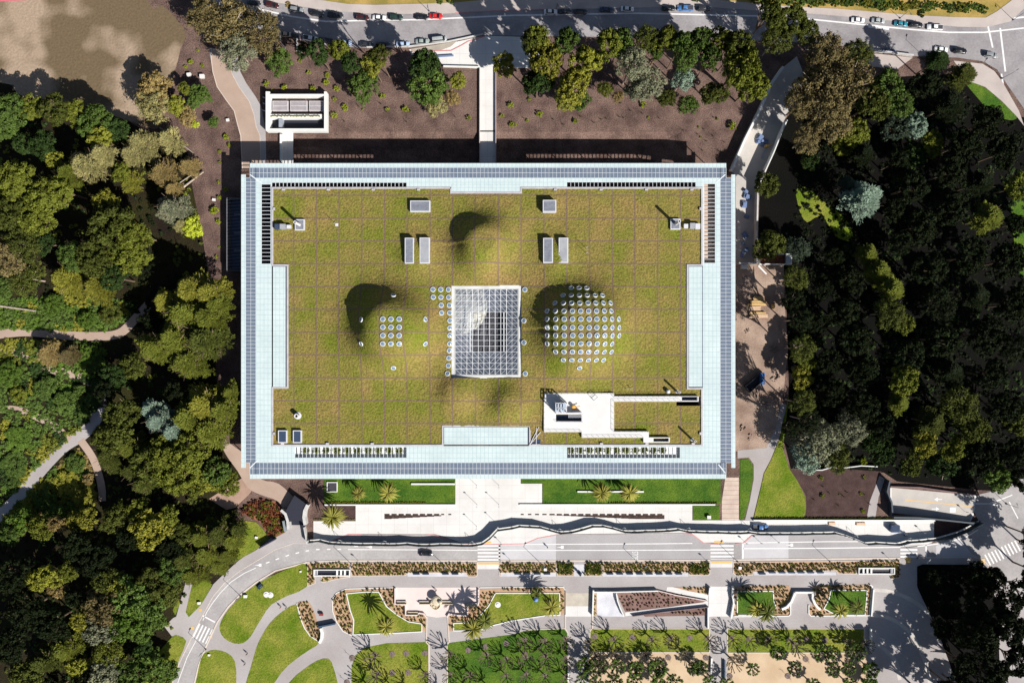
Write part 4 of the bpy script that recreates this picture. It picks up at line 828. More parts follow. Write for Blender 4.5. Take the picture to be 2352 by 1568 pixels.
def crown(seed, kind, nclump, per, ls):
    rnd = random.Random(seed); v = []; f = []
    lob = [(rnd.uniform(0, 6.28), rnd.uniform(.10, .24)) for _ in range(4)]
    def rad(a): return 1 - sum(m_ * (.5 + .5 * math.cos((k + 2) * (a - p_))) for k, (p_, m_) in enumerate(lob)) * .55
    for q in range(nclump):
        if kind == 'broad':
            a = rnd.uniform(0, 6.283); rr = math.sqrt(rnd.random()) * .86 * rad(a)
            zt_ = math.sqrt(max(0, 1 - (rr / .95) ** 2)); zz = .12 + .74 * zt_ * rnd.uniform(.55, 1.08)
            cr = rnd.uniform(.09, .21); cpos = Vector((rr * math.cos(a), rr * math.sin(a), zz))
            for _ in range(per):
                d = Vector((rnd.gauss(0, 1), rnd.gauss(0, 1), rnd.gauss(0, 1))).normalized(); d.z = abs(d.z) * .9 - .15
                p = cpos + Vector((d.x * cr, d.y * cr, d.z * cr * .75)) * rnd.uniform(.65, 1.05)
                leaf(v, f, p, ls * rnd.uniform(.7, 1.3), d, rnd)
        elif kind == 'feather':
            a = rnd.uniform(0, 6.283); lay = rnd.random(); L = (1.02 - .72 * lay ** 1.3) * rad(a) * rnd.uniform(.75, 1.05); z0 = .12 + .8 * lay
            dirv = Vector((math.cos(a), math.sin(a), rnd.uniform(.02, .18))); sd = Vector((-dirv.y, dirv.x, 0))
            for _ in range(per):
                t = rnd.random() ** .7; wdt = .13 * math.sin(math.pi * min(1, t * .82 + .12)) + .02
                p = dirv * (L * t) + sd * rnd.gauss(0, 1) * wdt * .7 + Vector((0, 0, z0 + rnd.uniform(-.03, .03) - t * t * .06))
                k = len(v); u = (dirv + sd * rnd.uniform(-.9, .9)).normalized(); w_ = u.cross(Vector((rnd.uniform(-.5, .5), rnd.uniform(-.5, .5), 1))).normalized(); s_ = ls * rnd.uniform(.7, 1.4)
                v += [tuple(p - u * s_ * 1.5), tuple(p + w_ * s_ * .45), tuple(p + u * s_ * 1.6 + Vector((0, 0, .01))), tuple(p - w_ * s_ * .45)]; f.append((k, k + 1, k + 2, k + 3))
        elif kind == 'open':
            a = rnd.uniform(0, 6.283); rr = math.sqrt(rnd.random()) * .92 * rad(a); zz = rnd.uniform(.35, .98) * math.sqrt(max(.1, 1 - rr * rr)) + .05
            cr = rnd.uniform(.07, .15); cpos = Vector((rr * math.cos(a), rr * math.sin(a), zz))
            for _ in range(per):
                d = Vector((rnd.gauss(0, .6), rnd.gauss(0, .6), rnd.gauss(0, .5)))
                leaf(v, f, cpos + d * cr, ls * rnd.uniform(.6, 1.2), Vector((d.x, d.y, .8)), rnd, 1.3)
    me = bpy.data.meshes.new('crown'); me.from_pydata(v, [], f); me.update(); me.materials.append(LEAF['green'])
    return me
CR = {'broad': [crown(s_, 'broad', 78, 66, .05) for s_ in (1, 2, 3, 4, 6, 7)], 'feather': [crown(s_, 'feather', 110, 62, .034) for s_ in (11, 12, 13, 14, 15, 16)],
      'open': [crown(s_, 'open', 130, 42, .036) for s_ in (21, 22, 23)], 'bush': [crown(s_, 'broad', 26, 60, .09) for s_ in (31, 32, 33)]}
def limbs(seed, n, pale=False, reach=.75):
    rnd = random.Random(seed); m0 = MB()
    m0.bar((0, 0, 0), (.02, .01, .55), .05, 7, .035); 
    for q in range(n):
        a = q * 2.4 + rnd.uniform(-.4, .4); r_ = reach * rnd.uniform(.6, 1); b0 = Vector((0, 0, rnd.uniform(.35, .55)))
        p1 = Vector((math.cos(a) * r_ * .45, math.sin(a) * r_ * .45, rnd.uniform(.58, .72))); p2 = Vector((math.cos(a + .3) * r_, math.sin(a + .3) * r_, rnd.uniform(.72, .92)))
        m0.bar(b0, p1, .028, 5, .018).bar(p1, p2, .018, 5, .006)
        p3 = p1 + Vector((math.cos(a - .7), math.sin(a - .7), .5)) * .3; m0.bar(p1, p3, .014, 4, .005)
    return m0.mesh('trunk')
TRK = [limbs(s_, 7) for s_ in (1, 2)]; TRKO = [limbs(s_, 11, reach=.9) for s_ in (5, 6)]
for t_ in TRK: t_.materials.append(BARK)
for t_ in TRKO: t_.materials.append(BARKW)
CROWNS = []
def tree(x, y, r, h, kind, colr, look, cat='tree', group='woodland trees around the museum', lean=None):
    """x, y: where the crown shows; r: crown radius, in survey units; h metres"""
    rm = r * S * (H - h * .7) / H; hc = min(h * .8, rm * (2.3 if h > 23 and y < 220 else 1.3 if kind != 'feather' else 1.6)); base = W(x, y, h * .72)  # tall crowns near the top deepened to lengthen their shadows
    nm = {'feather': 'conifer_tree', 'open': 'eucalyptus_tree', 'broad': 'broadleaf_tree'}.get(kind, 'broadleaf_tree')
    root = empty(nm, (base.x, base.y, 0.0), R.uniform(0, 6.28), cat=cat, group=group)
    cm = bpy.data.objects.new('crown', R.choice(CR[kind])); col.objects.link(cm); cm.parent = root; cm.location = (0, 0, h - hc)
    s_ = R.uniform(.9, 1.1); cm.scale = (rm * 1.06 * s_, rm * 1.06 / s_, hc); setmat(cm, LEAF[colr])
    tk = bpy.data.objects.new('trunk', R.choice(TRKO if kind == 'open' else TRK)); col.objects.link(tk); tk.parent = root; tk.scale = (rm * 1.0, rm * 1.0, h)
    CROWNS.append([root, x, y, look]); return root
TL = """
520 55 64 17 open euc|600 70 55 17 open euc|545 118 46 16 open grey|470 40 44 16 open euc|640 142 40 8 broad green|700 118 24 12 broad darkg|735 128 30 14 broad darkg|782 122 26 16 broad olive
835 196 44 12 broad green|858 152 30 16 broad lime|875 135 26 18 broad dkolive|812 152 28 15 broad darkg|985 195 56 13 broad green|975 150 38 16 broad darkg|1052 188 24 13 broad lime|1040 225 20 8 open tan|1000 238 30 7 open pale
1156 150 35 12 broad yolive|1255 140 44 20 broad yolive|1235 190 38 16 broad darkg|1345 150 42 20 broad lime|1318 196 42 18 broad yolive|1300 232 30 12 broad lime|1335 232 28 11 broad green|1390 205 20 8 open olive|1300 105 32 20 broad green
1450 148 38 20 open grey|1488 196 40 15 open grey|1462 205 34 14 open grey|1500 125 22 17 broad green|1570 140 30 20 open green|1566 185 26 16 open blue|1530 225 26 10 broad dkolive|1580 242 28 10 broad green|1625 142 30 20 broad green|1640 215 38 13 broad dkolive
1230 100 34 20 broad olive|1420 105 36 20 broad green|1520 100 36 20 broad olive|1600 105 34 20 broad green|1650 100 34 20 broad olive|1700 150 52 22 broad olive|1725 195 42 18 broad olive|1690 110 34 22 broad dkolive|1560 110 30 20 broad green|1480 95 30 20 open dkolive|1395 110 34 22 broad olive|1220 105 28 20 broad dkolive|1420 222 16 6 open tan
1808 55 52 22 broad dkolive|1760 40 34 22 broad dkolive|1850 80 34 20 broad dkolive|1780 95 38 20 open dkolive|1895 125 56 22 open euc|1880 205 66 24 open euc|1950 190 66 24 open euc|1905 270 60 22 open euc|1965 130 40 20 open dkolive|1835 240 40 20 open euc|1850 320 40 18 open euc|2000 240 50 22 broad dkolive
2030 200 46 20 broad green|2060 240 40 19 broad green|1960 305 40 16 broad olive|2055 290 42 15 broad darkblue|2100 290 34 15 broad blue|1935 335 30 10 broad olive|2140 330 36 14 broad olive|2105 355 36 12 broad darkg
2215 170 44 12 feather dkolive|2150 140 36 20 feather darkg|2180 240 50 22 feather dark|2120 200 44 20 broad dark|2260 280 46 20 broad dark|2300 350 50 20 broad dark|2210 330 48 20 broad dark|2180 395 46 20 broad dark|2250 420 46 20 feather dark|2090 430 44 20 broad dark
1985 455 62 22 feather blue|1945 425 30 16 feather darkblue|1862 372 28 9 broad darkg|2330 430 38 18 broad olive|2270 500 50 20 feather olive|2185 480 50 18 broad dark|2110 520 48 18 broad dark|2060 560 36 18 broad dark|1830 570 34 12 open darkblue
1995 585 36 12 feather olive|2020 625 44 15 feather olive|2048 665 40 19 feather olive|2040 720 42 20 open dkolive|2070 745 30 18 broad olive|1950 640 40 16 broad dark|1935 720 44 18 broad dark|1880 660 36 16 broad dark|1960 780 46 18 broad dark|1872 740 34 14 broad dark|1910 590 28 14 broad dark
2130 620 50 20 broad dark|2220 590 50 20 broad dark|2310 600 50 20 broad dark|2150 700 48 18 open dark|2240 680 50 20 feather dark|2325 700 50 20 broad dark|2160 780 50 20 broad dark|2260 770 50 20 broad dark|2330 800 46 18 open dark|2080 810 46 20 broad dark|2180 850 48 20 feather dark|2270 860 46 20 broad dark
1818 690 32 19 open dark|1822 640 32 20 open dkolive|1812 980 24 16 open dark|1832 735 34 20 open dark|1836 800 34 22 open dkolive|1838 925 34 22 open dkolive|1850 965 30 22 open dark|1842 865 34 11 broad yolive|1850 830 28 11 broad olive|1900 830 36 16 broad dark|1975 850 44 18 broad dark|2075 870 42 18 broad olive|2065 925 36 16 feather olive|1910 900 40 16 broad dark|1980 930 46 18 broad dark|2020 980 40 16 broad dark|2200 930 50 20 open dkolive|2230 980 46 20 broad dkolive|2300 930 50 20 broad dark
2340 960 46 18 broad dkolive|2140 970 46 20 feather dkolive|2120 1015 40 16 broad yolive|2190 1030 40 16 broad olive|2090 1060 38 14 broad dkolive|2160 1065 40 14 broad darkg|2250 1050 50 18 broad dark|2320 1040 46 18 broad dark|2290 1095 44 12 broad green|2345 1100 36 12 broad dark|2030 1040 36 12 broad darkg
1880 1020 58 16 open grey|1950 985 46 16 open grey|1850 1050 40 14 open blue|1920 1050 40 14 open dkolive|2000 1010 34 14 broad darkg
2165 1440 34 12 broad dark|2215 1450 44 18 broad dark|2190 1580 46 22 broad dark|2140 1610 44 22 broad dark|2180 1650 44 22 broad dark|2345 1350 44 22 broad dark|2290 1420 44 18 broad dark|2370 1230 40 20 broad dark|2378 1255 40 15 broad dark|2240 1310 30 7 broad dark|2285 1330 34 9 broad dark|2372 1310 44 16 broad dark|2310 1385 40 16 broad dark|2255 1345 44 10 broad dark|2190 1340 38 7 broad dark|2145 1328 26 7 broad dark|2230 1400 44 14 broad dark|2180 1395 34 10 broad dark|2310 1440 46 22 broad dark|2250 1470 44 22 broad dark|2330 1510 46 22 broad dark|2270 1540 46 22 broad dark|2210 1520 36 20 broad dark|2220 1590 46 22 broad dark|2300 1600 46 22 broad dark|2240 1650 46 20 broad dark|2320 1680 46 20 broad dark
355 205 46 14 broad tan|350 240 42 14 open pale|402 243 30 9 broad lime|425 205 18 8 broad olive|460 216 29 8 broad green|446 232 22 7 broad green|430 265 26 6 open tan|448 286 12 4 broad brightlime|490 280 16 5 broad green|320 330 46 16 feather pale|385 320 38 12 feather pale|300 355 34 14 feather pale|370 395 40 12 feather tan|432 380 34 8 feather tan
442 520 32 9 broad brightlime|395 480 48 13 feather grey|420 515 30 9 feather pale|395 435 30 9 feather tan
25 255 46 18 broad green|75 248 36 16 broad olive|130 255 40 18 broad dkolive|175 258 30 16 broad olive|222 285 46 18 broad green|235 320 32 18 broad lime|272 300 32 16 broad darkg|15 300 34 14 broad green|100 335 38 16 broad darkg|60 330 30 14 broad darkg
130 370 24 14 broad lime|200 380 50 20 feather pale|240 355 36 20 feather pale|160 400 38 18 feather olive|40 420 50 20 broad olive|105 455 50 20 broad olive|30 490 50 20 broad dkolive|88 505 46 20 broad olive|150 440 34 20 broad olive|300 420 32 14 feather yolive|285 400 26 16 broad olive|250 470 34 18 broad yolive
262 520 62 23 broad dkolive|315 540 44 22 broad olive|300 590 46 20 broad olive|225 600 48 20 broad dkolive|170 590 36 18 broad green|150 640 52 18 feather yolive|220 660 46 16 feather yolive|60 560 44 20 open dkolive|20 590 44 20 open euc|60 640 40 16 open dkolive|10 660 34 16 broad green|110 560 30 16 broad darkg|270 640 34 18 broad darkg|330 620 26 12 broad dark
440 665 56 21 feather yolive|482 672 50 20 feather yolive|425 720 62 22 feather olive|480 730 54 21 feather olive|400 780 62 21 feather olive|470 780 62 21 feather dkolive|430 830 56 19 feather olive|355 800 48 19 feather olive|500 700 40 19 feather olive|380 690 34 18 feather yolive|345 740 30 12 broad dark
250 720 36 8 broad dkolive|195 735 40 5 broad vivid|120 700 36 5 broad vivid|300 700 26 6 broad darkg|60 740 40 5 broad green|150 770 30 4 broad vivid|110 810 44 9 feather tan|155 815 34 8 feather euc
200 815 48 7 broad vivid|220 840 44 6 broad green|275 790 30 8 broad green|300 840 38 10 broad dkolive|262 885 30 8 broad vivid|260 865 34 12 broad darkg|180 900 46 5 broad green|60 830 50 6 broad green|20 860 46 6 broad vivid|40 905 44 6 broad olive|100 890 42 5 broad green|150 925 42 6 broad green|190 950 30 4 broad green
465 930 60 19 feather yolive|510 940 46 18 feather olive|430 960 56 19 feather olive|480 990 56 18 feather olive|365 965 42 18 feather blue|400 990 42 17 feather blue|345 940 26 16 feather blue|530 900 30 15 feather olive|280 950 46 17 broad dkolive|262 1000 50 18 broad dkolive|300 1030 44 16 feather olive|245 900 30 14 broad dark|250 1050 46 16 feather dkolive
380 1055 58 18 broad olive|430 1040 52 18 broad olive|340 1060 46 17 broad dkolive|410 1095 48 15 broad olive|330 1110 40 12 feather dkolive|495 1085 42 9 broad green|470 1105 40 8 broad lime|520 1110 36 7 broad olive|300 1080 34 13 feather dkolive|448 1120 28 8 broad olive
40 1010 46 3 broad vivid|90 985 50 3 broad yolive|110 1030 40 3 broad lime|30 1070 46 3 broad green|80 1060 34 3 broad olive|170 1065 34 4 broad green|150 1110 44 4 broad yolive|200 1100 36 4 broad tan|100 1150 44 4 broad green|30 1110 40 3 broad green|190 1140 40 4 broad yolive|60 1180 44 5 broad olive|130 1185 36 6 broad green
50 1200 44 10 broad vivid|95 1210 34 12 broad olive|190 1195 38 14 broad yolive|140 1200 26 14 broad tan|22 1230 30 10 broad green|270 1190 38 14 broad dkolive|320 1180 40 14 broad olive|345 1215 54 17 broad yolive|385 1190 34 14 broad olive|410 1230 34 12 broad dkolive|300 1230 40 15 broad dark|425 1225 26 9 broad olive
460 1235 46 11 feather olive|500 1225 46 11 feather dkolive|530 1240 40 10 feather olive|545 1215 30 10 feather dkolive|470 1275 46 11 feather olive|420 1290 50 13 feather dkolive|520 1275 34 9 feather olive|385 1260 44 14 broad dark|440 1320 40 12 feather olive|500 1300 34 8 feather olive|395 1310 40 14 broad green
120 1320 34 14 broad lime|85 1335 30 13 broad lime|160 1310 26 14 broad olive|135 1350 24 12 broad tan|30 1320 46 18 broad dark|60 1400 50 18 broad dark|120 1430 46 18 broad dark|220 1280 48 18 broad dark|180 1250 40 18 broad dark|250 1330 40 16 broad dkolive|30 1480 46 18 broad dark
245 1395 56 18 broad euc|300 1370 52 18 broad green|345 1340 44 16 broad dkolive|350 1400 46 16 broad green|290 1430 50 17 broad vivid|235 1440 46 16 broad grey|195 1420 34 15 broad yolive|380 1360 40 14 broad dkolive|270 1350 34 16 broad lime|330 1440 36 14 broad green|180 1370 28 14 broad dark
150 1490 44 15 feather olive|100 1520 46 16 feather dkolive|60 1550 44 16 broad dkolive|180 1530 30 12 broad lime|250 1500 34 14 open olive|245 1545 44 15 broad grey|300 1550 46 14 broad green|350 1530 44 11 broad green|385 1545 34 9 broad green|200 1580 46 14 broad dark|120 1590 44 14 broad dark|330 1490 30 10 broad darkg
"""
LOOKS = {'olive': 'olive green', 'dkolive': 'dull dark olive', 'green': 'mid green', 'lime': 'yellow-green', 'brightlime': 'bright lime green', 'pale': 'pale straw-green', 'blue': 'pale blue-grey', 'euc': 'mottled brown-green', 'tan': 'tan-brown', 'yolive': 'golden olive', 'dark': 'shade-darkened green', 'darkg': 'deep green', 'vivid': 'vivid green', 'grey': 'silvery grey-green', 'darkblue': 'dark blue-green'}
KN = {'broad': 'dense rounded', 'feather': 'feathery conifer', 'open': 'loose eucalyptus'}
FILL = []
for row in TL.strip().split('\n'):
    for e in row.split('|'):
        x, y, r, h, kd, cl_ = e.split(); h = float(h)
        if 700 < float(x) < 1765 and float(y) < 200 and h > 13: h *= 1.5; r = float(r) * 1.1  # top-row trees enlarged, and extra ones listed, to deepen shade on the road
        FILL.append((float(x), float(y), float(r)))
        if h > 10 and float(x) < 560: r = float(r) * 1.1
        if kd == 'broad' and h <= 8.5 and float(x) < 330:
            dt = min(math.hypot(float(x) - q[0], float(y) - q[1]) for q in TRAILS)
            if dt < 24: continue
            r = min(float(r) * .8, dt - 12); rm = float(r) * S; h = min(h, 5); b0 = W(float(x), float(y), h / 2)
            o = bpy.data.objects.new('undergrowth_bush', R.choice(CR['broad'])); col.objects.link(o); o.location = (b0.x, b0.y, -.3); o.scale = (rm * 1.1, rm * 1.1, h * .7); o.rotation_euler = (0, 0, R.uniform(0, 6)); setmat(o, LEAF[cl_])
            tag(o, None, 'bush', 'woodland trees around the museum'); CROWNS.append([o, float(x), float(y), LOOKS[cl_] + ' low bush clump'])
        else: tree(float(x), float(y), float(r), h * 1.0, kd, cl_, LOOKS[cl_] + ' ' + KN[kd] + ' crown')
POLR = [(1806, 300), (1900, 340), (2100, 370), (2200, 400), (2330, 290), (2420, 300), (2420, 1110), (2250, 1115), (2060, 1095), (1940, 1060), (1830, 1040), (1815, 900), (1825, 600), (1745, 560), (1745, 440), (1790, 340)]
POLL = [(-20, 230), (160, 260), (270, 330), (330, 420), (460, 560), (500, 700), (520, 1000), (500, 1160), (400, 1340), (380, 1600), (-20, 1600), (-20, 1230), (60, 1190), (200, 1160), (235, 900), (100, 700), (-20, 640)]
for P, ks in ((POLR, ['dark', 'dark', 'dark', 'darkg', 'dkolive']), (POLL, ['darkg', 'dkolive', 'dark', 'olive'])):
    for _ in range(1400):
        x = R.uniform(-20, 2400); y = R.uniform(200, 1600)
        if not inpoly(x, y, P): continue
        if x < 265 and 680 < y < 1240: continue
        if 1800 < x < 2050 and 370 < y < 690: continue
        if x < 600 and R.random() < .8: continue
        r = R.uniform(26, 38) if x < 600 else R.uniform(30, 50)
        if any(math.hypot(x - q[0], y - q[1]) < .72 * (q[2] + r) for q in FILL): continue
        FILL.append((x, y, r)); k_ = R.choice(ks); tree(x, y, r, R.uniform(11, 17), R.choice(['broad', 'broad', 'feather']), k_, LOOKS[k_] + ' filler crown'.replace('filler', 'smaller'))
autolabel(CROWNS, 'crown')
# low undergrowth between the trunks
def undergrowth(P, n, cols, label, zmax, size):
    rnd = random.Random(n); v = []; f = []; mi = []; xs = [p[0] for p in P]; ys = [p[1] for p in P]; k = 0; seeds = [(rnd.uniform(min(xs), max(xs)), rnd.uniform(min(ys), max(ys)), rnd.randrange(len(cols))) for _ in range(90)]
    while k < n:
        cx_, cy_ = rnd.uniform(min(xs), max(xs)), rnd.uniform(min(ys), max(ys))
        if not inpoly(cx_, cy_, P): continue
        ci = min(seeds, key=lambda s_: (s_[0] - cx_) ** 2 + (s_[1] - cy_) ** 2)[2]; rr = rnd.uniform(2, 7); hh = rnd.uniform(.3, 1) * zmax
        for _ in range(16):
            a = rnd.uniform(0, 6.28); q = rr * math.sqrt(rnd.random()); p = W(cx_ + math.cos(a) * q, cy_ + math.sin(a) * q); p.z = hh * (1 - (q / rr) ** 2) + .05
            leaf(v, f, p, size * rnd.uniform(.6, 1.3), Vector((math.cos(a) * .5, -math.sin(a) * .5, 1)), rnd); mi.append(ci); k += 1
    me = bpy.data.meshes.new('undergrowth'); me.from_pydata(v, [], f); me.polygons.foreach_set('material_index', mi)
    tag(link('undergrowth', me, [LEAF[q] for q in cols]), label, 'undergrowth', None, 'stuff')
undergrowth([(0, 690), (120, 680), (290, 690), (300, 735), (240, 760), (0, 755)], 16000, ['vivid', 'green', 'green', 'yolive'], 'bright green ground cover left of the bend in the dirt path', .9, .4)
undergrowth([(0, 780), (230, 782), (262, 860), (228, 880), (236, 920), (190, 985), (120, 1040), (0, 1165)], 26000, ['vivid', 'green', 'olive', 'green', 'yolive', 'darkg'], 'bright green meadow growth above the diagonal park path', .8, .4)
undergrowth([(10, 1185), (90, 1105), (185, 1025), (205, 1060), (225, 1150), (180, 1200), (0, 1230)], 12000, ['green', 'olive', 'tan', 'yolive', 'vivid'], 'olive and green meadow growth below the diagonal park path', .8, .4)
undergrowth([(0, 200), (240, 260), (330, 330), (440, 420), (480, 640), (500, 1000), (500, 1160), (540, 1260), (430, 1360), (400, 1420), (370, 1568), (0, 1568), (0, 1240), (200, 1210), (250, 1150), (260, 900), (310, 800), (300, 680), (0, 680)], 22000, ['dkolive', 'darkg', 'dark', 'olive', 'darkg'], 'patchy green and olive low undergrowth under the trees left of the museum', 1.3, .42)
undergrowth([(1830, 330), (2200, 200), (2352, 300), (2352, 1110), (2060, 1090), (1830, 1040), (1815, 700)], 36000, ['dark', 'darkg', 'dark', 'dark'], 'shade-darkened low undergrowth under the trees right of the museum', 1.0, .4)
# hedge bank along the top edge
HB = []
for q in range(36):
    x = 1740 + q * 16 + R.uniform(-5, 5); top = 8 + (x - 1740) * .035
    r = R.uniform(11, 17); y = top - r * .4 + R.uniform(-8, 0)
    if x > 2285: continue
    b0 = W(x, y, 1.5); o = bpy.data.objects.new('bank_bush', R.choice(CR['bush'])); col.objects.link(o); o.location = (b0.x, b0.y, -.2); o.scale = (r * S, r * S, r * S * .8); o.rotation_euler = (0, 0, R.uniform(0, 6))
    k_ = R.choice(['olive', 'green', 'vivid', 'yolive', 'green']); setmat(o, LEAF[k_]); tag(o, None, 'bush', 'bushes on the bank above the top road'); HB.append([o, x, y, LOOKS[k_] + ' bush on the bank'])
for (x, y, r, k_) in ((1035, -2, 12, 'vivid'), (1010, 0, 10, 'green'), (2120, 30, 10, 'darkg'), (1600, -8, 14, 'green'), (660, 8, 9, 'tan')):
    b0 = W(x, y, 1.5); o = bpy.data.objects.new('bank_bush', R.choice(CR['bush'])); col.objects.link(o); o.location = (b0.x, b0.y, -.2); o.scale = (r * S, r * S, r * S * .8); setmat(o, LEAF[k_]); tag(o, None, 'bush', 'bushes on the bank above the top road'); HB.append([o, x, y, LOOKS[k_] + ' bush on the bank'])
autolabel(HB, 'bank bush')
# small shrubs in the mulch
SH = []
def shrub(v, r, k_='shrub', look='small yellow-green shrub on mulch', group='young shrubs in the mulch beds', h=1.0):
    b0 = W(v[0], v[1], r * S); o = bpy.data.objects.new('shrub', R.choice(CR['bush'])); col.objects.link(o); o.location = (b0.x, b0.y, -.05 if True else 0)
    o.scale = (r * S, r * S, r * S * 1.1 * h); o.rotation_euler = (0, 0, R.uniform(0, 6)); setmat(o, LEAF[k_]); tag(o, None, 'shrub', group); SH.append([o, v[0], v[1], look]); return o
for i, j, L in ((0, 0, ((1745, 565, 30), (1855, 600, 22), (1815, 460, 18), (2070, 1255, 32), (2100, 1330, 26), (2015, 1390, 20), (2015, 1490, 18), (1700, 610, 22))),
                (0, 1, ((2005, 105, 20), (2010, 245, 28), (1960, 360, 48), (2000, 465, 30), (2012, 700, 14), (1985, 790, 22), (2070, 170, 28))),
                (1, 0, ((90, 765, 36), (255, 800, 36), (405, 555, 24), (480, 665, 24), (520, 805, 36), (640, 750, 36), (720, 910, 24), (815, 985, 38), (715, 1055, 38), (1160, 880, 32), (1205, 1000, 26), (1370, 1000, 36), (980, 1005, 14), (1955, 1080, 28), (740, 810, 34), (145, 825, 14), (2340, 960, 36), (2260, 1060, 24), (2345, 1140, 28), (650, 690, 30))),
                (2, 0, ((160, 910, 24), (255, 1045, 36), (140, 1105, 20), (20, 1145, 28), (585, 1110, 30), (1210, 960, 34), (2035, 1150, 50), (1255, 1080, 16), (1735, 1260, 14), (1720, 1170, 16), (1890, 1090, 18))),
                (3, 2, ((510, 1420, 28), (660, 1410, 12), (860, 1400, 20), (495, 1255, 26), (890, 1245, 20), (880, 1560, 24), (885, 1105, 40), (690, 1085, 24), (940, 940, 60), (860, 890, 40)))):
    for x, y, r in L: shrub(T1(i, j, x, y), r / 4 * 1.05)
# seedlings: dark slender plants
sd = MB()
for q in range(5): a_ = q * 1.26; sd.bar((0, 0, 0), (math.cos(a_) * .35, math.sin(a_) * .35, 1.5 - .2 * q), .06, 4, .02)
sdm = sd.mesh('seedling'); sdm.materials.append(LEAF['darkg'])
SE = []
for i, j, L in ((2, 0, ((990, 1080), (1025, 1085), (820, 1100), (865, 1092), (470, 1148), (752, 1130), (1355, 1090), (1195, 1045), (995, 950), (380, 1100), (630, 1075), (110, 1090), (1570, 1200), (1705, 1235), (1760, 1190), (1845, 1252), (1950, 1310), (1750, 1385), (1905, 1392), (1850, 1080), (1090, 1020), (1785, 1300))),
                (1, 0, ((815, 1120), (1385, 1125), (695, 1152), (950, 985), (1200, 1030), (1150, 960), (1420, 1020), (1830, 1075))), (3, 2, ((720, 1380), (690, 1420), (500, 1330), (430, 1190), (980, 1010), (560, 1390), (880, 1400), (870, 1260), (640, 1500), (420, 1450), (760, 1180), (930, 1490)))):
    for x, y in L:
        v = T1(i, j, x, y); b0 = W(*v); o = bpy.data.objects.new('seedling', sdm); col.objects.link(o); o.location = (b0.x, b0.y, 0); o.rotation_euler = (0, 0, R.uniform(0, 6)); o.scale = (1, 1, R.uniform(.8, 1.4)); tag(o, None, 'seedling', 'seedlings in the mulch'); SE.append([o, v[0], v[1], 'dark slender seedling on mulch'])
autolabel(SH, 'shrub'); autolabel(SE, 'seedling')
# ---------------------------------------------------------------- palms
def palm_parts(seed, nf, L):
    rnd = random.Random(seed); v = []; f = []
    for q in range(nf):
        a = q * 2.399 + rnd.uniform(-.1, .1); el = rnd.uniform(-.25, .95); dirv = Vector((math.cos(a), math.sin(a), 0)); sd_ = Vector((-dirv.y, dirv.x, 0)); ll = L * rnd.uniform(.8, 1.08)
        prev = None
        for s_ in range(9):
            t = s_ / 8; p = dirv * ll * (t * math.cos(el * .8)) + Vector((0, 0, ll * (math.sin(el) * t - .55 * t * t)))
            wd = .15 * math.sin(math.pi * min(1, .12 + t * .86)) * L / 2.6 + .02
            if prev is not None:
                for sg_ in (1, -1):
                    k = len(v); v += [tuple(prev[0]), tuple(p), tuple(p + sd_ * sg_ * wd - Vector((0, 0, wd * .5)) + dirv * .25), tuple(prev[0] + sd_ * sg_ * prev[1] - Vector((0, 0, prev[1] * .5)) + dirv * .12)]; f.append((k, k + 1, k + 2, k + 3))
            prev = (p, wd)
    me = bpy.data.meshes.new('fronds'); me.from_pydata(v, [], f); me.materials.append(LEAF['palm']); return me
pm = [palm_parts(s_, 46, 3.2) for s_ in (3, 4)]
ptk = MB().lathe([(.42, 0), (.32, .3), (.27, .7), (.3, 1.0)], 10).mesh('trunk', True); ptk.materials.append(BARK)
PALMS = []
def palm(v, r, h, colr='palm', look='date palm'):
    b0 = W(v[0], v[1], h); root = empty('palm_tree', (b0.x, b0.y, .1), R.uniform(0, 6), cat='palm tree', group='palms of the park and forecourt')
    t_ = bpy.data.objects.new('trunk', ptk); col.objects.link(t_); t_.parent = root; t_.scale = (1, 1, h)
    f_ = bpy.data.objects.new('fronds', R.choice(pm)); col.objects.link(f_); f_.parent = root; f_.location = (0, 0, h); s_ = r * S / 3.0; f_.scale = (s_,) * 3; setmat(f_, LEAF[colr]); PALMS.append([root, v[0], v[1], look])
for i, j, x, y, r, h, cc, lk in ((1, 2, 938, 1395, 18, 5.5, 'palm', 'pale fan palm on the forecourt lawn'), (1, 2, 1212, 1390, 24, 6, 'palm', 'pale fan palm on the forecourt lawn'), (1, 3, 700, 45, 29, 8.5, 'palm', 'large pale palm at the plaza end'), (2, 2, 825, 1390, 24, 6.5, 'palm', 'pale palm over the white bench wall'), (2, 2, 1080, 1390, 24, 6.5, 'palm', 'pale palm over the white bench wall'),
                             (1, 3, 1195, 1050, 24, 8, 'palm', 'date palm on the small framed lawn'), (1, 3, 1998, 1070, 27, 8, 'palm', 'yellow-hearted date palm'), (1, 3, 2100, 1000, 24, 8, 'palmd', 'dark date palm'), (2, 3, 362, 870, 24, 7.5, 'palm', 'date palm on a lawn corner'), (2, 3, 225, 740, 14, 5, 'palmd', 'small dark palm'),
                             (2, 3, 2250, 890, 22, 7, 'palm', 'pale date palm'), (2, 3, 2345, 920, 24, 8, 'palmd', 'dark date palm'), (3, 3, 665, 905, 20, 7, 'palm', 'pale date palm on the square lawn'), (3, 3, 820, 875, 20, 6.5, 'palmd', 'dark date palm on the square lawn')):
    palm(T1(i, j, x, y), r, h, cc, lk)
for x in range(10): palm((702 + x * 24, 1034), 11, 11.2, 'palmd', 'small palm under left canopy slot')
for x in range(11): palm((1312 + x * 21, 1034), 11, 11.2, 'palmd', 'small palm under right canopy slot')
autolabel(PALMS, 'palm')
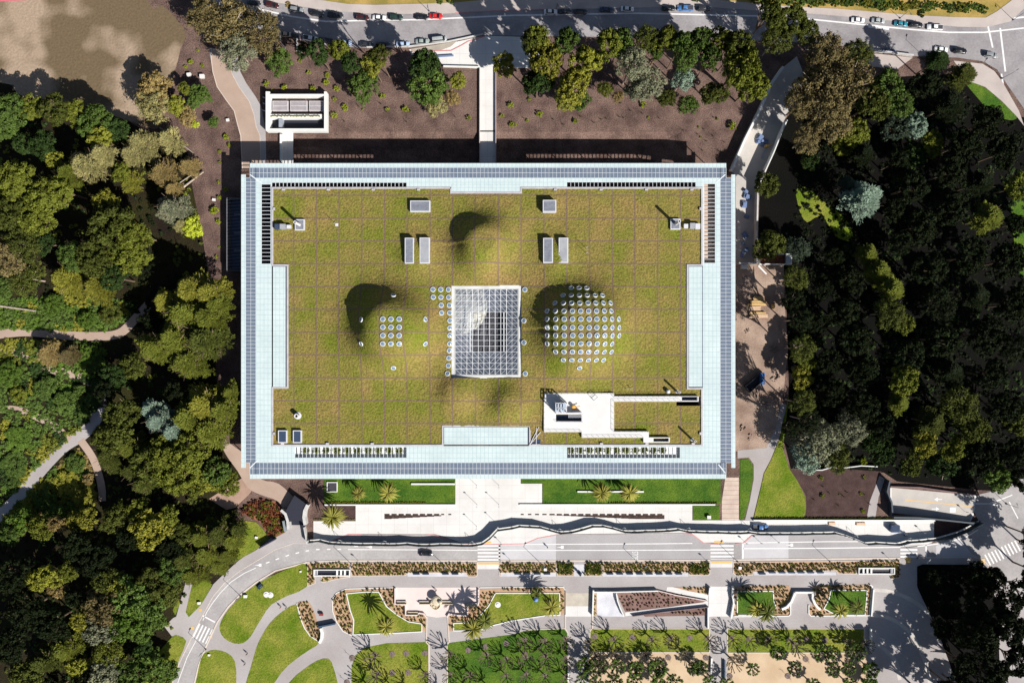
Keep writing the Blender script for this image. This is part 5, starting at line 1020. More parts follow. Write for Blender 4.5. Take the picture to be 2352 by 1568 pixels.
# ---------------------------------------------------------------- pollarded trees
def pollard(seed, leafy, dense=False):
    rnd = random.Random(seed); b_ = MB(); v = []; f = []
    b_.bar((0, 0, 0), (0, 0, .42), .045, 7, .035)
    tips = []
    for q in range(6):
        a = q * 1.047 + rnd.uniform(-.3, .3); el = rnd.uniform(.5, 1.0); p0 = Vector((0, 0, .4)); p1 = p0 + Vector((math.cos(a) * .17, math.sin(a) * .17, .14 * el)); b_.bar(p0, p1, .028, 5, .022)
        for s_ in range(3):
            a2 = a + (s_ - 1) * .6 + rnd.uniform(-.15, .15); p2 = p1 + Vector((math.cos(a2) * .14, math.sin(a2) * .14, rnd.uniform(.06, .2))); b_.bar(p1, p2, .018, 5, .016)
            a3 = a2 + rnd.uniform(-.6, .6); p3 = p2 + Vector((math.cos(a3) * .1, math.sin(a3) * .1, rnd.uniform(.08, .2))); b_.bar(p2, p3, .015, 5, .02); b_.bar(p3, p3 + Vector((0, 0, .03)), .032, 5, .024); tips.append(p3)
            if s_ == 0 and leafy: tips.append(p1 + Vector((0, 0, .1)))
            if s_ == 1: tips.append(p2)
    for p in tips:
        for _ in range({0: 7, 1: 48, 2: 95}[leafy + dense]):
            d = Vector((rnd.gauss(0, 1), rnd.gauss(0, 1), rnd.gauss(.2, 1))).normalized(); leaf(v, f, p + d * rnd.uniform(.02, .085 + .04 * dense), .034 if leafy else .016, d, rnd)
    m1 = b_.mesh('branches'); m1.materials.append(mat('pollard_bark', c(120, 108, 92), c(86, 76, 66), scale=2)); m2 = bpy.data.meshes.new('leaves'); m2.from_pydata(v, [], f); m2.materials.append(LEAF['green']); return m1, m2
PV_ = {'bare': [pollard(s_, 0) for s_ in (1, 2, 3)], 'leafy': [pollard(s_, 1) for s_ in (4, 5)], 'dense': [pollard(s_, 1, True) for s_ in (7, 8)]}
sap = MB().bar((0, 0, 0), (0, 0, 3.2), .06, 5, .03)
for q in range(7): a_ = q * .9; sap.bar((0, 0, 1.9 + q * .15), (math.cos(a_) * .6, math.sin(a_) * .6, 2.8 + q * .15), .025, 4, .012)
sapm = sap.mesh('stem'); sapm.materials.append(BARK)
ringm = MB().lathe([(1.0, 0), (1.0, .1), (.1, .12)], 20).mesh('mulch_ring'); ringm.materials.append(mat('ring_mulch', c(150, 134, 128), c(112, 98, 92), scale=3, fine=.3))
ring2 = MB().lathe([(.75, 0), (.75, .1), (.1, .12)], 18).mesh('mulch_ring'); ring2.materials.append(MATS['ring_mulch'])
PO = []; SA = []
def poll(v, kind, h=5.6):
    h *= R.uniform(.82, 1.15)
    p = W(v[0], v[1]); root = empty('pollarded_tree', (p.x, p.y, .17), R.uniform(0, 6), cat='pollarded tree', group='pollarded trees of the music concourse lawns')
    m1, m2 = R.choice(PV_[kind]); s_ = h / .85
    for n_, m_ in (('branches', m1), ('leaves', m2)):
        o = bpy.data.objects.new(n_, m_); col.objects.link(o); o.parent = root; o.scale = (s_ * 1.0, s_ * 1.0, s_)
        if n_ == 'leaves': setmat(o, LEAF['tuftg'] if kind == 'bare' else LEAF[R.choice(['vivid', 'vivid', 'green'])])
    o = bpy.data.objects.new('mulch_ring', ring2); col.objects.link(o); o.parent = root
    PO.append([root, v[0], v[1], {'bare': 'knobbly bare pollarded tree', 'leafy': 'pollarded tree with green leaf tufts', 'dense': 'densely leafed round pollarded tree'}[kind]])
def sapling(v):
    p = W(v[0], v[1]); root = empty('young_tree', (p.x, p.y, .17), R.uniform(0, 6), cat='young tree', group='newly planted trees in mulch rings')
    for n_, m_ in (('stem', sapm), ('mulch_ring', ringm)): o = bpy.data.objects.new(n_, m_); col.objects.link(o); o.parent = root
    SA.append([root, v[0], v[1], 'bare young tree in mulch ring'])
for i, j, L in ((1, 3, ((1100, 1305), (1785, 1290), (1120, 1480), (1560, 1475), (1970, 1475), (2300, 1340), (2300, 1490), (1785, 1475), (1050, 1600), (1250, 1590), (1400, 1600), (1700, 1610), (1960, 1620), (2130, 1590), (2120, 1300))),
                (2, 3, ((120, 1165), (300, 1170), (490, 1155), (130, 1320), (310, 1310), (490, 1330), (130, 1480), (300, 1490), (490, 1500), (935, 1155), (1280, 1155), (1455, 1145), (1795, 1150), (2010, 1145), (2170, 1155), (2345, 1155), (2010, 1340), (760, 1290), (940, 1300), (1220, 1290), (1580, 1285), (710, 1180))), (3, 3, ((190, 1160), (700, 1180), (870, 1190), (240, 1210)))):
    for x, y in L: poll(T1(i, j, x, y), 'bare')
for i, j, L in ((2, 3, ((775, 1375), (950, 1375), (1650, 1395), (760, 1530), (1110, 1500), (1465, 1510), (1790, 1520), (2185, 1400), (640, 1500), (1940, 1540), (920, 1510))), (3, 3, ((205, 1385), (560, 1390), (700, 1390), (370, 1540), (550, 1240), (700, 1540), (870, 1540), (760, 1230), (450, 1245)))):
    for x, y in L: poll(T1(i, j, x, y), 'leafy', 5.2)
for i, j, L in ((2, 3, ((1120, 1390), (1310, 1385), (1320, 1545), (1700, 1380), (660, 1350))), (3, 3, ((50, 1245), (890, 1400), (900, 1560)))):
    for x, y in L: poll(T1(i, j, x, y), 'dense', 5.0)
for i, j, L in ((1, 3, ((885, 1335), (1252, 1298), (1380, 1293), (1553, 1290), (1252, 1470), (1398, 1470), (1948, 1262), (2108, 1232), (2298, 1200), (838, 1560))), (2, 3, ((760, 1140), (1105, 1145), (1632, 1150), (1435, 1330), (1780, 1332), (1100, 1495), (120, 1300), (2000, 1500))), (3, 3, ((350, 1163), (523, 1172), (345, 1345), (180, 1500)))):
    for x, y in L: sapling(T1(i, j, x, y))
autolabel(PO, 'pollarded tree'); autolabel(SA, 'young tree')
# ---------------------------------------------------------------- planting-bed shrublets
spots = []
def fillbed(P, pitch, r, kinds, jit=.25, inset_=0):
    xs = [p[0] for p in P]; ys = [p[1] for p in P]; y = min(ys) + pitch * .45; row = 0
    while y < max(ys):
        x = min(xs) + pitch * (.5 if row % 2 else .1)
        while x < max(xs):
            if all(inpoly(x + dx, y + dy, P) for dx, dy in ((2, 0), (-2, 0), (0, 2), (0, -2))): spots.append((x + R.uniform(-jit, jit) * pitch, y + R.uniform(-jit, jit) * pitch, r * R.uniform(.75, 1.2), R.choice(kinds)))
            x += pitch
        y += pitch * .86; row += 1
class _P: pass
wedge = [(1416, 1358), (1500, 1355), (1540, 1358), (1622, 1378), (1615, 1382), (1540, 1392), (1436, 1404), (1424, 1380)]
def minus(P, Q_): return P
def fb(P, excl, *a_, **k_):
    n0 = len(spots); fillbed(P, *a_, **k_)
    spots[n0:] = [s_ for s_ in spots[n0:] if not any(inpoly(s_[0], s_[1], e) for e in excl)]
fb(tul, [tl], 9, 3.4, ['tuft', 'tuft', 'tuftg']); fb(lb, [], 8, 3.2, ['tuft', 'tuftg']); fb(rb, [rl], 8.5, 3.2, ['tuft', 'tuftg'])
fb(wedge, [], 9, 2.6, ['tuft', 'maroon']); fb([(1478, 1412), (1620, 1396), (1618, 1412), (1482, 1415)], [], 8, 3, ['maroon', 'tuft']); fb([(1546, 1347), (1625, 1347), (1624, 1364), (1580, 1356)], [], 8, 3, ['tuftg', 'tuft']); fb(rect(1362, 1358, 1370, 1413), [], 6, 3.6, ['tuftg'])
fb([(1685, 1346), (1813, 1344), (1818, 1360), (1815, 1375), (1794, 1396), (1815, 1388), (1815, 1413), (1686, 1414)], [a1], 8.5, 3.4, ['tuftg', 'tuft']); fb([(1866, 1344), (2001, 1342), (1996, 1412), (1862, 1414), (1858, 1390), (1866, 1393)], [a2], 8.5, 3.4, ['tuftg', 'tuft'])
nmid = len(spots)
for k_, P in enumerate(STR):
    if k_ in (4, 5, 7): fb(P, [], 5.2, 4.2, ['tuftg', 'green', 'olive'])
    else: fb(P, [], 6.6, 3.2, ['tuftg', 'tuft', 'lime', 'yolive', 'tuft'])
for x in range(757, 978, 5): spots.append((x if x > 816 else x, 1153, 2.6, 'yolive'))
for x in range(1400, 1648, 5): spots.append((x, 1154, 2.6, 'olive'))
for x in range(1740, 2105, 5): spots.append((x, 1189, 2.8, 'olive'))
for x in range(722, 816, 4): spots.append((x, 1192, 2.0, 'lime'))
fb([(552, 1172), (572, 1152), (600, 1143), (632, 1150), (652, 1175), (660, 1210), (655, 1222), (628, 1236), (612, 1222), (598, 1198), (570, 1186)], [], 7, 4.4, ['rust', 'rust', 'maroon', 'yolive', 'olive'])
order = sorted(range(len(spots)), key=lambda k: -spots[k][2]); ind = set(order[:300])
tv = {}; 
bushv = [[tuple(p.co) for p in m_.vertices] for m_ in CR['bush'][:1]]
lowb = [crown(s_, 'broad', 14, 30, .17) for s_ in (41, 42, 43)]
for k, (x, y, r, kd) in enumerate(spots):
    p = W(x, y)
    if k in ind:
        o = bpy.data.objects.new('bed_shrub', lowb[k % 3]); col.objects.link(o); o.location = (p.x, p.y, .12); o.scale = (r * S * 1.25, r * S * 1.25, r * S * 1.3); o.rotation_euler = (0, 0, R.uniform(0, 6)); setmat(o, LEAF[kd])
        tag(o, 'small clipped round shrub planted in rows in the tan park beds', 'shrub', 'small shrubs in rows in the park beds')
    else: tv.setdefault(kd, []).append((p.x, p.y, r * S * 1.25))
allv = []; allf = []; ami = []; ms_ = []
for n_, (kd, L) in enumerate(tv.items()):
    ms_.append(LEAF[kd])
    for q, (x, y, r) in enumerate(L):
        m_ = lowb[q % 3]; k0 = len(allv); ca, sa = math.cos(q), math.sin(q)
        allv += [(x + (vv_.co.x * ca - vv_.co.y * sa) * r, y + (vv_.co.x * sa + vv_.co.y * ca) * r, .12 + vv_.co.z * r) for vv_ in m_.vertices]
        for pf in m_.polygons: allf.append([k0 + i_ for i_ in pf.vertices]); ami.append(n_)
me = bpy.data.meshes.new('bed_planting'); me.from_pydata(allv, [], allf); me.polygons.foreach_set('material_index', ami)
o = link('bed_planting', me, ms_); tag(o, 'rows of small yellow-green shrubs filling the strip beds beside the lower road', 'planting', None, 'stuff')
# ---------------------------------------------------------------- vehicles
WIN = plain('car_glass', (.012, .015, .02), rough=.05, spec=.8); TYRE = plain('tyre', (.02, .02, .02)); RIM = plain('rim', (.4, .4, .42), rough=.3, metal=.8)
HL = plain('headlight_glass', (.7, .7, .68), rough=.1); TLm = plain('taillight_red', (.35, .02, .02), rough=.2)
def carpaint(n_, cc):
    m = plain('paint_' + n_, cc, rough=.25, spec=.6); m.node_tree.nodes['Principled BSDF'].inputs['Coat Weight'].default_value = .6; return m
PAINTS = {k: carpaint(k, v) for k, v in {'black': (.012, .012, .014), 'darkred': (.05, .012, .012), 'red': (.55, .02, .02), 'white': (.75, .75, .75), 'silver': (.36, .38, .38), 'greysilver': (.22, .23, .24), 'dark': (.03, .03, .035), 'darkgreen': (.02, .04, .03), 'navy': (.02, .035, .09), 'blue': (.06, .17, .4), 'teal': (.02, .2, .27), 'sage': (.3, .35, .33), 'tan': (.5, .4, .3), 'bluewhite': (.4, .5, .68)}.items()}
def loft(st, name, m=None, caps=True):
    """st: stations along x, each (x, half width bottom, half width top, z bottom, z top)"""
    b = MB()
    for (x, w0, w1, z0, z1) in st:
        b.v += [(x, -w0 * .92, z0), (x, -w0, z0 + (z1 - z0) * .35), (x, -w1, z0 + (z1 - z0) * .8), (x, -w1 * .86, z1), (x, w1 * .86, z1), (x, w1, z0 + (z1 - z0) * .8), (x, w0, z0 + (z1 - z0) * .35), (x, w0 * .92, z0)]
    n = len(st)
    for i in range(n - 1):
        for q in range(8):
            a_, b_ = i * 8 + q, i * 8 + (q + 1) % 8
            b.f.append([a_, b_, b_ + 8, a_ + 8][::-1]); b.mi.append(0)
    b.f.append(list(range(8))[::-1]); b.f.append([(n - 1) * 8 + q for q in range(8)]); b.mi += [0, 0]
    me = b.mesh(name, True)
    if m: me.materials.append(m)
    return me
def wheel_mesh(n_):
    b = MB(); b.lathe([(.2, -.11), (.31, -.1), (.33, 0), (.31, .1), (.2, .11)], 16)
    b.v = [(x, z, y) for x, y, z in b.v]; me = b.mesh('wheel'); me.materials.append(TYRE); return me
WH = wheel_mesh(0); rb_ = MB().lathe([(.19, -.12), (.19, .12)], 12); rb_.v = [(x, z, y) for x, y, z in rb_.v]; RM = rb_.mesh('rim'); RM.materials.append(RIM)
def make_car(kind):
    root = bpy.data.objects.new({'sedan': 'parked_car', 'suv': 'parked_suv', 'pickup': 'pickup_truck', 'van': 'parked_van'}[kind], None); col.objects.link(root)
    L = {'sedan': 2.3, 'suv': 2.35, 'pickup': 2.7, 'van': 2.6}[kind]; wd = .92 if kind != 'pickup' else .98; hb = {'sedan': .82, 'suv': .98, 'pickup': .98, 'van': 1.05}[kind]
    st = [(-L, wd * .78, wd * .7, .34, hb * .86), (-L + .18, wd * .95, wd * .88, .26, hb), (-L * .5, wd, wd * .93, .24, hb + .03), (0, wd, wd * .94, .24, hb + .02), (L * .45, wd, wd * .92, .24, hb), (L - .5, wd * .96, wd * .86, .25, hb * .9), (L - .12, wd * .86, wd * .74, .28, hb * .76), (L, wd * .7, wd * .6, .34, hb * .66)]
    body = bpy.data.objects.new('body', loft(st, 'body', PAINTS['black'])); col.objects.link(body); body.parent = root
    cab = {'sedan': (-1.55, -1.0, .35, 1.15, 1.42), 'suv': (-2.15, -1.85, .45, 1.2, 1.72), 'pickup': (-.75, -.6, .75, 1.4, 1.75), 'van': (-2.45, -2.3, 1.3, 1.95, 2.0)}[kind]; x0, x1, x2, x3, ht = cab
    g_ = [(x0, wd * .8, wd * .78, hb - .04, hb + .03), (x1, wd * .84, wd * .68, hb - .04, ht - .06), (x2, wd * .84, wd * .68, hb - .04, ht - .05), (x3, wd * .8, wd * .76, hb - .04, hb + .02)]
    gg = bpy.data.objects.new('window_glass', loft(g_, 'window_glass', WIN)); col.objects.link(gg); gg.parent = root
    rf = MB(); rx0, rx1 = x1 + .02, x2 + .02; w_ = wd * .64
    rr = [(rx0, w_ * .9, w_ * .85, ht - .10, ht - .02), (rx0 + .15, w_, w_ * .95, ht - .1, ht + .02), ((rx0 + rx1) / 2, w_, w_ * .95, ht - .1, ht + .05), (rx1 - .15, w_, w_ * .95, ht - .1, ht + .02), (rx1, w_ * .88, w_ * .84, ht - .1, ht - .01)]
    ro = bpy.data.objects.new('roof', loft(rr, 'roof', PAINTS['black'])); col.objects.link(ro); ro.parent = root
    for sx in (-L * .62, L * .6):
        for sy in (-1, 1):
            o = bpy.data.objects.new('wheel', WH); col.objects.link(o); o.parent = root; o.location = (sx, sy * (wd - .1), .33)
            r2_ = bpy.data.objects.new('rim', RM); col.objects.link(r2_); r2_.parent = o
    for sy in (-1, 1):
        for nm, xx, mm in (('headlight', L - .1, HL), ('taillight', -L + .02, TLm)):
            b = MB().box(-.06, -.17, -.07, .06, .17, .07); me = b.mesh(nm); me.materials.append(mm); o = bpy.data.objects.new(nm, me); col.objects.link(o); o.parent = root; o.location = (xx, sy * wd * .62, hb * .74)
    for sy in (-1, 1):
        b = MB().box(-.08, -.1, -.06, .08, .1, .06); me = b.mesh('mirror'); me.materials.append(PAINTS['black']); o = bpy.data.objects.new('mirror', me); col.objects.link(o); o.parent = root; o.location = (x3 - .35, sy * (wd + .06), hb + .05)
    if kind == 'pickup':
        b = MB().box(-L + .15, -wd * .78, hb - .05, -.85, wd * .78, hb + .045); me = b.mesh('cargo_bed'); me.materials.append(plain('cargo_bed', (.05, .05, .055))); o = bpy.data.objects.new('cargo_bed', me); col.objects.link(o); o.parent = root
        for sy in (-1, 1): b = MB().box(-L + .08, sy * wd * .78 - .05, hb, -.85, sy * wd * .78 + .05, hb + .14); me = b.mesh('side_rail'); me.materials.append(PAINTS['white']); o = bpy.data.objects.new('side_rail', me); col.objects.link(o); o.parent = root
    return root
protos = {}
def car(v, deg, kind, pc, label, z=.04, group='cars parked along the top road', flip=False):
    p = W(v[0], v[1], 1)
    if kind not in protos: protos[kind] = make_car(kind); r_ = protos[kind]
    else: r_ = dup(protos[kind])
    r_.location = (p.x, p.y, z); r_.rotation_euler = (0, 0, math.radians(-deg + (180 if flip else 0)))
    for ch in r_.children:
        if ch.name.split('.')[0] in ('body', 'roof', 'mirror', 'side_rail'): setmat(ch, PAINTS[pc])
    tag(r_, label, {'sedan': 'car', 'suv': 'car', 'pickup': 'pickup truck', 'van': 'van'}[kind], group); return r_
A_ = 'parked along the top road'
for i, j, x, y, d, kd, pc, lb_, fl in (
    (1, 0, -20, 25, 10, 'sedan', 'dark', f"dark car half under the large tree, leftmost on the top road", 0),
    (1, 0, 145, 45, 10, 'suv', 'darkred', "dark maroon car, second from the left in the upper row of the top road", 0), (1, 0, 370, 85, 9, 'suv', 'greysilver', "grey silver wagon, the only silver car left of the white sedan", 0),
    (1, 0, 558, 125, 10, 'suv', 'black', "black car right beside the grey silver wagon on the top road", 0), (1, 0, 728, 137, 5, 'pickup', 'dark', "dark pickup at the left edge of the first big tree shadow", 0),
    (1, 0, 975, 160, 5, 'suv', 'darkred', "dark maroon car standing in the first big tree shadow", 0), (1, 0, 1132, 160, 3, 'sedan', 'white', "white sedan between a maroon and a dark green car", 0),
    (1, 0, 1285, 157, 2, 'suv', 'darkgreen', "dark green car just right of the white sedan on the top road", 0), (1, 0, 1518, 152, 3, 'sedan', 'black', "black car just left of the red car", 0), (1, 0, 1652, 145, 2, 'sedan', 'red', "bright red car, the only red one on the top road", 0),
    (1, 0, 262, 312, 5, 'sedan', 'tan', "small tan car at the left end of the lower row beside the large eucalyptus", 1), (1, 0, 352, 328, 8, 'sedan', 'dark', "dark car between the tan car and the white pickup", 1), (1, 0, 500, 352, 10, 'pickup', 'white', "white pickup with its cab to the right, lower row of the top road", 0),
    (1, 0, 645, 372, 8, 'van', 'black', "black van just right of the white pickup in tree shade", 0), (1, 0, 820, 388, 4, 'sedan', 'bluewhite', "pale blue car at the left edge of the lower shaded row", 0), (1, 0, 1010, 405, 2, 'sedan', 'dark', "dark car in deep shade below the white sedan", 0),
    (1, 0, 1165, 408, 0, 'suv', 'dark', "dark car in deep shade left of the light blue car", 0), (1, 0, 1350, 402, 0, 'sedan', 'bluewhite', "light blue car half in shade left of the sage car", 0), (1, 0, 1528, 378, 0, 'sedan', 'sage', "sage silver car just left of the white van", 0),
    (1, 0, 1682, 360, -6, 'van', 'silver', "silver white van nearest the entrance driveway", 0),
    (2, 0, 355, 105, 0, 'sedan', 'white', "white car beside the street lamp in the central tree shadows", 0), (2, 0, 485, 102, 0, 'sedan', 'dark', "dark car just right of the white car in the central shadows", 0), (2, 0, 630, 105, 0, 'suv', 'black', "black car third in the shaded central row", 0),
    (2, 0, 870, 86, 4, 'sedan', 'navy', "navy blue car left of the white sedan in the central part", 0), (2, 0, 1062, 80, 3, 'sedan', 'white', "white sedan alone in sun in the central part of the top road", 0),
    (2, 0, 1440, 72, 0, 'sedan', 'black', "black car left of the shaded blue pickup", 0), (2, 0, 1595, 72, 0, 'pickup', 'blue', "blue pickup with pale load bed in tree shade", 1), (2, 0, 1765, 76, 0, 'suv', 'dark', "dark car just right of the shaded blue pickup", 0),
    (3, 0, 832, 182, 3, 'sedan', 'white', "white sedan, first of the five cars on the sunny right stretch", 0), (3, 0, 1018, 188, 5, 'sedan', 'silver', "silver sedan, second of the five cars on the sunny right stretch", 0), (3, 0, 1225, 215, 6, 'sedan', 'teal', "teal blue car, the only teal one on the top road", 0),
    (3, 0, 1362, 225, 5, 'suv', 'black', "black car between the teal car and the white pickup", 0), (3, 0, 1538, 248, 3, 'pickup', 'white', "white pickup with dark load bed behind the black car", 1), (3, 0, 1118, 470, 8, 'sedan', 'navy', "dark blue car in the lower lane beside the wall and big trees", 0),
    (3, 0, 1597, 452, 4, 'sedan', 'white', "white car on the lower side near the junction", 0), (3, 0, 1768, 465, 5, 'suv', 'black', "black car between the white and dark silver cars near the junction", 0), (3, 0, 2052, 503, 9, 'suv', 'greysilver', "dark silver car nearest the top right junction", 0)):
    car(T1(i, j, x, y), d, kd, pc, lb_, flip=bool(fl))
car(T1(1, 3, 1560, 378), 2, 'sedan', 'black', "black car driving alone on the lower road near the lamp", group='vehicles by the lower road')
car((1747, 1210), 2, 'pickup', 'blue', "blue flatbed pickup parked on the white plaza beside the fence", .13, 'vehicles by the lower road')
# ---------------------------------------------------------------- lamps, posts
LAMPM = plain('lamp_metal', c(110, 112, 118), rough=.5)
def lamp_proto(h, arm, name):
    r_ = bpy.data.objects.new(name, None); col.objects.link(r_)
    for n_, b in (('pole', MB().lathe([(.16, 0), (.16, .4), (.09, .5), (.06, h)], 8)), ('arm', MB().bar((0, 0, h - .1), (arm, 0, h + .25), .05, 6)), ('lamp_head', MB().box(arm - .45, -.16, h + .2, arm + .35, .16, h + .36)), ('footing', MB().lathe([(.32, 0), (.32, .18), (.28, .22)], 10))):
        me = b.mesh(n_); me.materials.append(LAMPM); o = bpy.data.objects.new(n_, me); col.objects.link(o); o.parent = r_
    return r_
LP = []
pr_ = lamp_proto(7.0, 1.4, 'street_lamp'); fst = [True]
def lamp(v, rz, z=.14):
    p = W(*v); r_ = pr_ if fst[0] else dup(pr_); fst[0] = False; r_.location = (p.x, p.y, z); r_.rotation_euler = (0, 0, rz); tag(r_, None, 'street lamp', 'tall street lamps'); LP.append([r_, v[0], v[1], 'tall grey street lamp'])
for i, j, x, y, rz in ((1, 3, 875, 470, .9), (1, 3, 1732, 485, .9), (2, 3, 268, 470, .9), (2, 3, 1180, 478, .9), (2, 3, 2070, 450, .9), (3, 3, 565, 450, .9), (3, 3, 1370, 418, .9), (0, 3, 2212, 768, .9), (0, 3, 1892, 1255, .9), (3, 0, 1210, 170, -1.2), (3, 0, 1430, 520, 1.2), (3, 0, 2150, 722, .6), (3, 0, 2250, 185, -1.2), (2, 0, 405, 95, -1.4), (2, 0, 1125, 345, 1.4), (1, 0, 270, 445, 1.4), (1, 0, 1590, 105, -1.4), (3, 2, 2190, 1490, 2)):
    lamp(T1(i, j, x, y), rz)
autolabel(LP, 'street lamp')
def thing(name, b, m, v, label, cat, group=None, z=0.0, rz=0, smooth=False):
    p = W(*v); o = b.build(name, m, smooth=smooth, loc=(p.x, p.y, z)); o.rotation_euler = (0, 0, rz); return tag(o, label, cat, group)
pb = MB().lathe([(.1, 0), (.05, .3), (.045, 5.1)], 8).box(-.3, -.12, 5.0, .3, .12, 5.25); pbm = pb.mesh('plaza_post'); pbm.materials.append(plain('post_white', c(214, 214, 220)))
for (x, y), lb_ in zip(((1096, 1158), (1146, 1158), (1095, 1114), (1146, 1114), (1095, 1208), (1144, 1204)), ('left post of the middle pair', 'right post of the middle pair', 'left post of the pair nearest the canopy', 'right post of the pair nearest the canopy', 'left post of the pair nearest the fence', 'right post of the pair nearest the fence')):
    p = W(x, y); o = bpy.data.objects.new('plaza_post', pbm); col.objects.link(o); o.location = (p.x, p.y, .12); tag(o, f'thin pale lamp post on the white plaza, {lb_}', 'lamp post', 'lamp posts on the white plaza')
sg_ = MB().lathe([(.05, 0), (.05, 2.6)], 6).box(-.35, -.04, 2.0, .35, .04, 2.75); sgm = sg_.mesh('road_sign'); sgm.materials.append(LAMPM); SG = []
for i, j, x, y in ((1, 3, 938, 440), (2, 3, 1780, 435), (3, 3, 1110, 425), (1, 3, 2330, 430), (3, 3, 80, 262), (2, 3, 2275, 270), (3, 2, 1800, 1555), (3, 3, 1410, 175), (1, 3, 2250, 278), (2, 3, 2140, 272), (3, 3, 1830, 215)):
    v = T1(i, j, x, y); p = W(*v); o = bpy.data.objects.new('road_sign', sgm); col.objects.link(o); o.location = (p.x, p.y, .12); tag(o, None, 'road sign', 'small road signs'); SG.append([o, v[0], v[1], 'small road sign on a thin post'])
autolabel(SG, 'road sign')
# ---------------------------------------------------------------- construction fence around the plaza
base_f = T(1, 3, (490, 272), (590, 262), (680, 285), (780, 292), (880, 295), (980, 298), (1085, 297), (1190, 300), (1290, 300), (1390, 293), (1500, 305), (1600, 306), (1690, 300), (1790, 300), (1890, 305), (1990, 305), (2080, 290), (2150, 240), (2220, 165), (2352, 147)) + \
    T(2, 3, (70, 130), (165, 135), (260, 140), (350, 165), (440, 190), (540, 185), (640, 160), (740, 130), (840, 130), (930, 150), (1030, 180), (1130, 182), (1230, 177), (1330, 175), (1430, 170), (1530, 160), (1620, 180), (1700, 182), (1800, 186), (1900, 186), (2000, 190), (2080, 191), (2180, 186), (2270, 200), (2352, 200)) + \
    T(3, 3, (120, 200), (220, 200), (320, 200), (420, 196), (520, 196), (620, 192), (720, 220), (800, 250), (900, 292), (1000, 285), (1100, 292), (1200, 297), (1290, 273), (1400, 267), (1480, 257), (1570, 250), (1660, 225), (1770, 190), (1850, 150), (1950, 95))
base_f = [(a_, b_ - 1.2) for a_, b_ in base_f]
P_ = wp(base_f, 1.0)
fe = empty('construction_fence', (P_[0][0], P_[0][1], .12), label="long wavy dark mesh site fence between the white plaza and the lower road", cat='fence'); fo_ = fe.location
FM = plain('fence_mesh', c(84, 98, 104), rough=.9); FP = plain('fence_post', c(26, 34, 44)); GAPSUN = plain('sunlit_gap_white', c(240, 238, 232))
rel = [(a_ - fo_.x, b_ - fo_.y) for a_, b_ in P_]
MB().ribbon(rel, .07, .55, 3.3).build('mesh_screen', FM, fe)
fp_ = MB().bar((0, 0, 0), (0, 0, 3.4), .07, 6).mesh('post'); fp_.materials.append(FP)
ft_ = MB().box(-.5, -.35, 0, .5, .35, .12).mesh('foot'); ft_.materials.append(FP)
for k_, (a_, b_) in enumerate(rel):
    o = bpy.data.objects.new('post', fp_); col.objects.link(o); o.parent = fe; o.location = (a_, b_, 0)
    f2_ = bpy.data.objects.new('foot', ft_); col.objects.link(f2_); f2_.parent = o; f2_.rotation_euler = (0, 0, k_)
MB().ribbon([(a_, b_ + .3) for a_, b_ in rel], .5, 0.01, .16).build('sunlit_gap_strip', GAPSUN, fe)  # added pale strip standing for sunlight through the gap below the mesh
br_ = MB()
for k_ in (3, 7, 15, 19 + 5, 19 + 11, 19 + 17, 19 + 23, 19 + 33, 19 + 38):
    if k_ < len(rel): a_, b_ = rel[k_]; br_.bar((a_ - 1.6, b_, .1), (a_ - .2, b_ + 1.8, 3.0), .06, 5).bar((a_ + 1.6, b_, .1), (a_ - .2, b_ + 1.8, 3.0), .06, 5)
br_.build('brace_frame', plain('brace_pale', c(206, 210, 216)), fe)
# ---------------------------------------------------------------- walls
def wall(name, pts, wd, z0, z1, label, m=None, cat='wall', close=False):
    q = wp(pts); b = MB().ribbon([(a_ - q[0][0], b_ - q[0][1]) for a_, b_ in q], wd, z0, z1, closed=close); o = b.build(name, m or WHITEW, loc=(q[0][0], q[0][1], 0)); return tag(o, label, cat)
CW = mat('concrete_wall', c(222, 220, 216), c(200, 196, 194), scale=.5, fine=.05)
wall('retaining_wall', [(1793, 160), (1768, 196), (1740, 258), (1706, 325), (1676, 394)], .8, 0, 3.2, "long straight white wall along the left side of the pale access ramp")
wall('retaining_wall', [(1799, 283), (1787, 310), (1768, 358), (1735, 430)], .35, 0, 4.6, "thin slanting white wall on the right side of the pale access ramp")
wall('retaining_wall', [(1735, 430), (1733, 520), (1733, 606), (1692, 606)], .5, 0, 3.4, "straight pale wall along the blue-grey storage strip right of the museum", CW)
wall('low_wall', [(843, 110), (940, 108), (985, 103), (1030, 97), (1110, 80)], .25, 0, 1.0, "thin low wall on the top road's lower kerb left of the driveway", CW)
wall('low_wall', [(683, 90), (684, 120), (693, 122)], .35, 0, 1.1, "short corner wall near the left bend of the top road", CW)
wall('low_wall', [(1458, 88), (1530, 90), (1626, 89)], .3, 0, 1.2, "thin pale wall on the lower kerb of the top road in the tree shadows", CW)
wall('low_wall', [(1951, 108), (1984, 116), (2040, 123), (2094, 130)], .5, 0, 1.6, "pale straight wall beside the dark blue car above the big eucalyptus", CW)
wall('low_wall', [(994, 132), (1042, 129)], .4, .06, .9, "long bench-like wall on the white driveway", plain('blue_grey_wall', c(120, 140, 176)))
wall('low_wall', [(1018, 154), (1102, 156)], .35, 0, 1.1, "white edge wall at the bottom of the entrance driveway")
wall('low_wall', [(1140, 157), (1212, 155)], .35, 0, 1.1, "shaded edge wall right of the white footbridge")
wall('bench_wall', [(945, 1110.5), (1045, 1110.5)], .55, .1, .7, "long white bench wall on the left forecourt lawn")
wall('bench_wall', [(1326, 1128), (1478, 1128)], .5, .1, .7, "long white bench wall on the right forecourt lawn")
wall('curb_wall', [(746, 1158.5), (1046, 1158.5)], .45, .1, .6, "white curb wall under the left forecourt lawn")
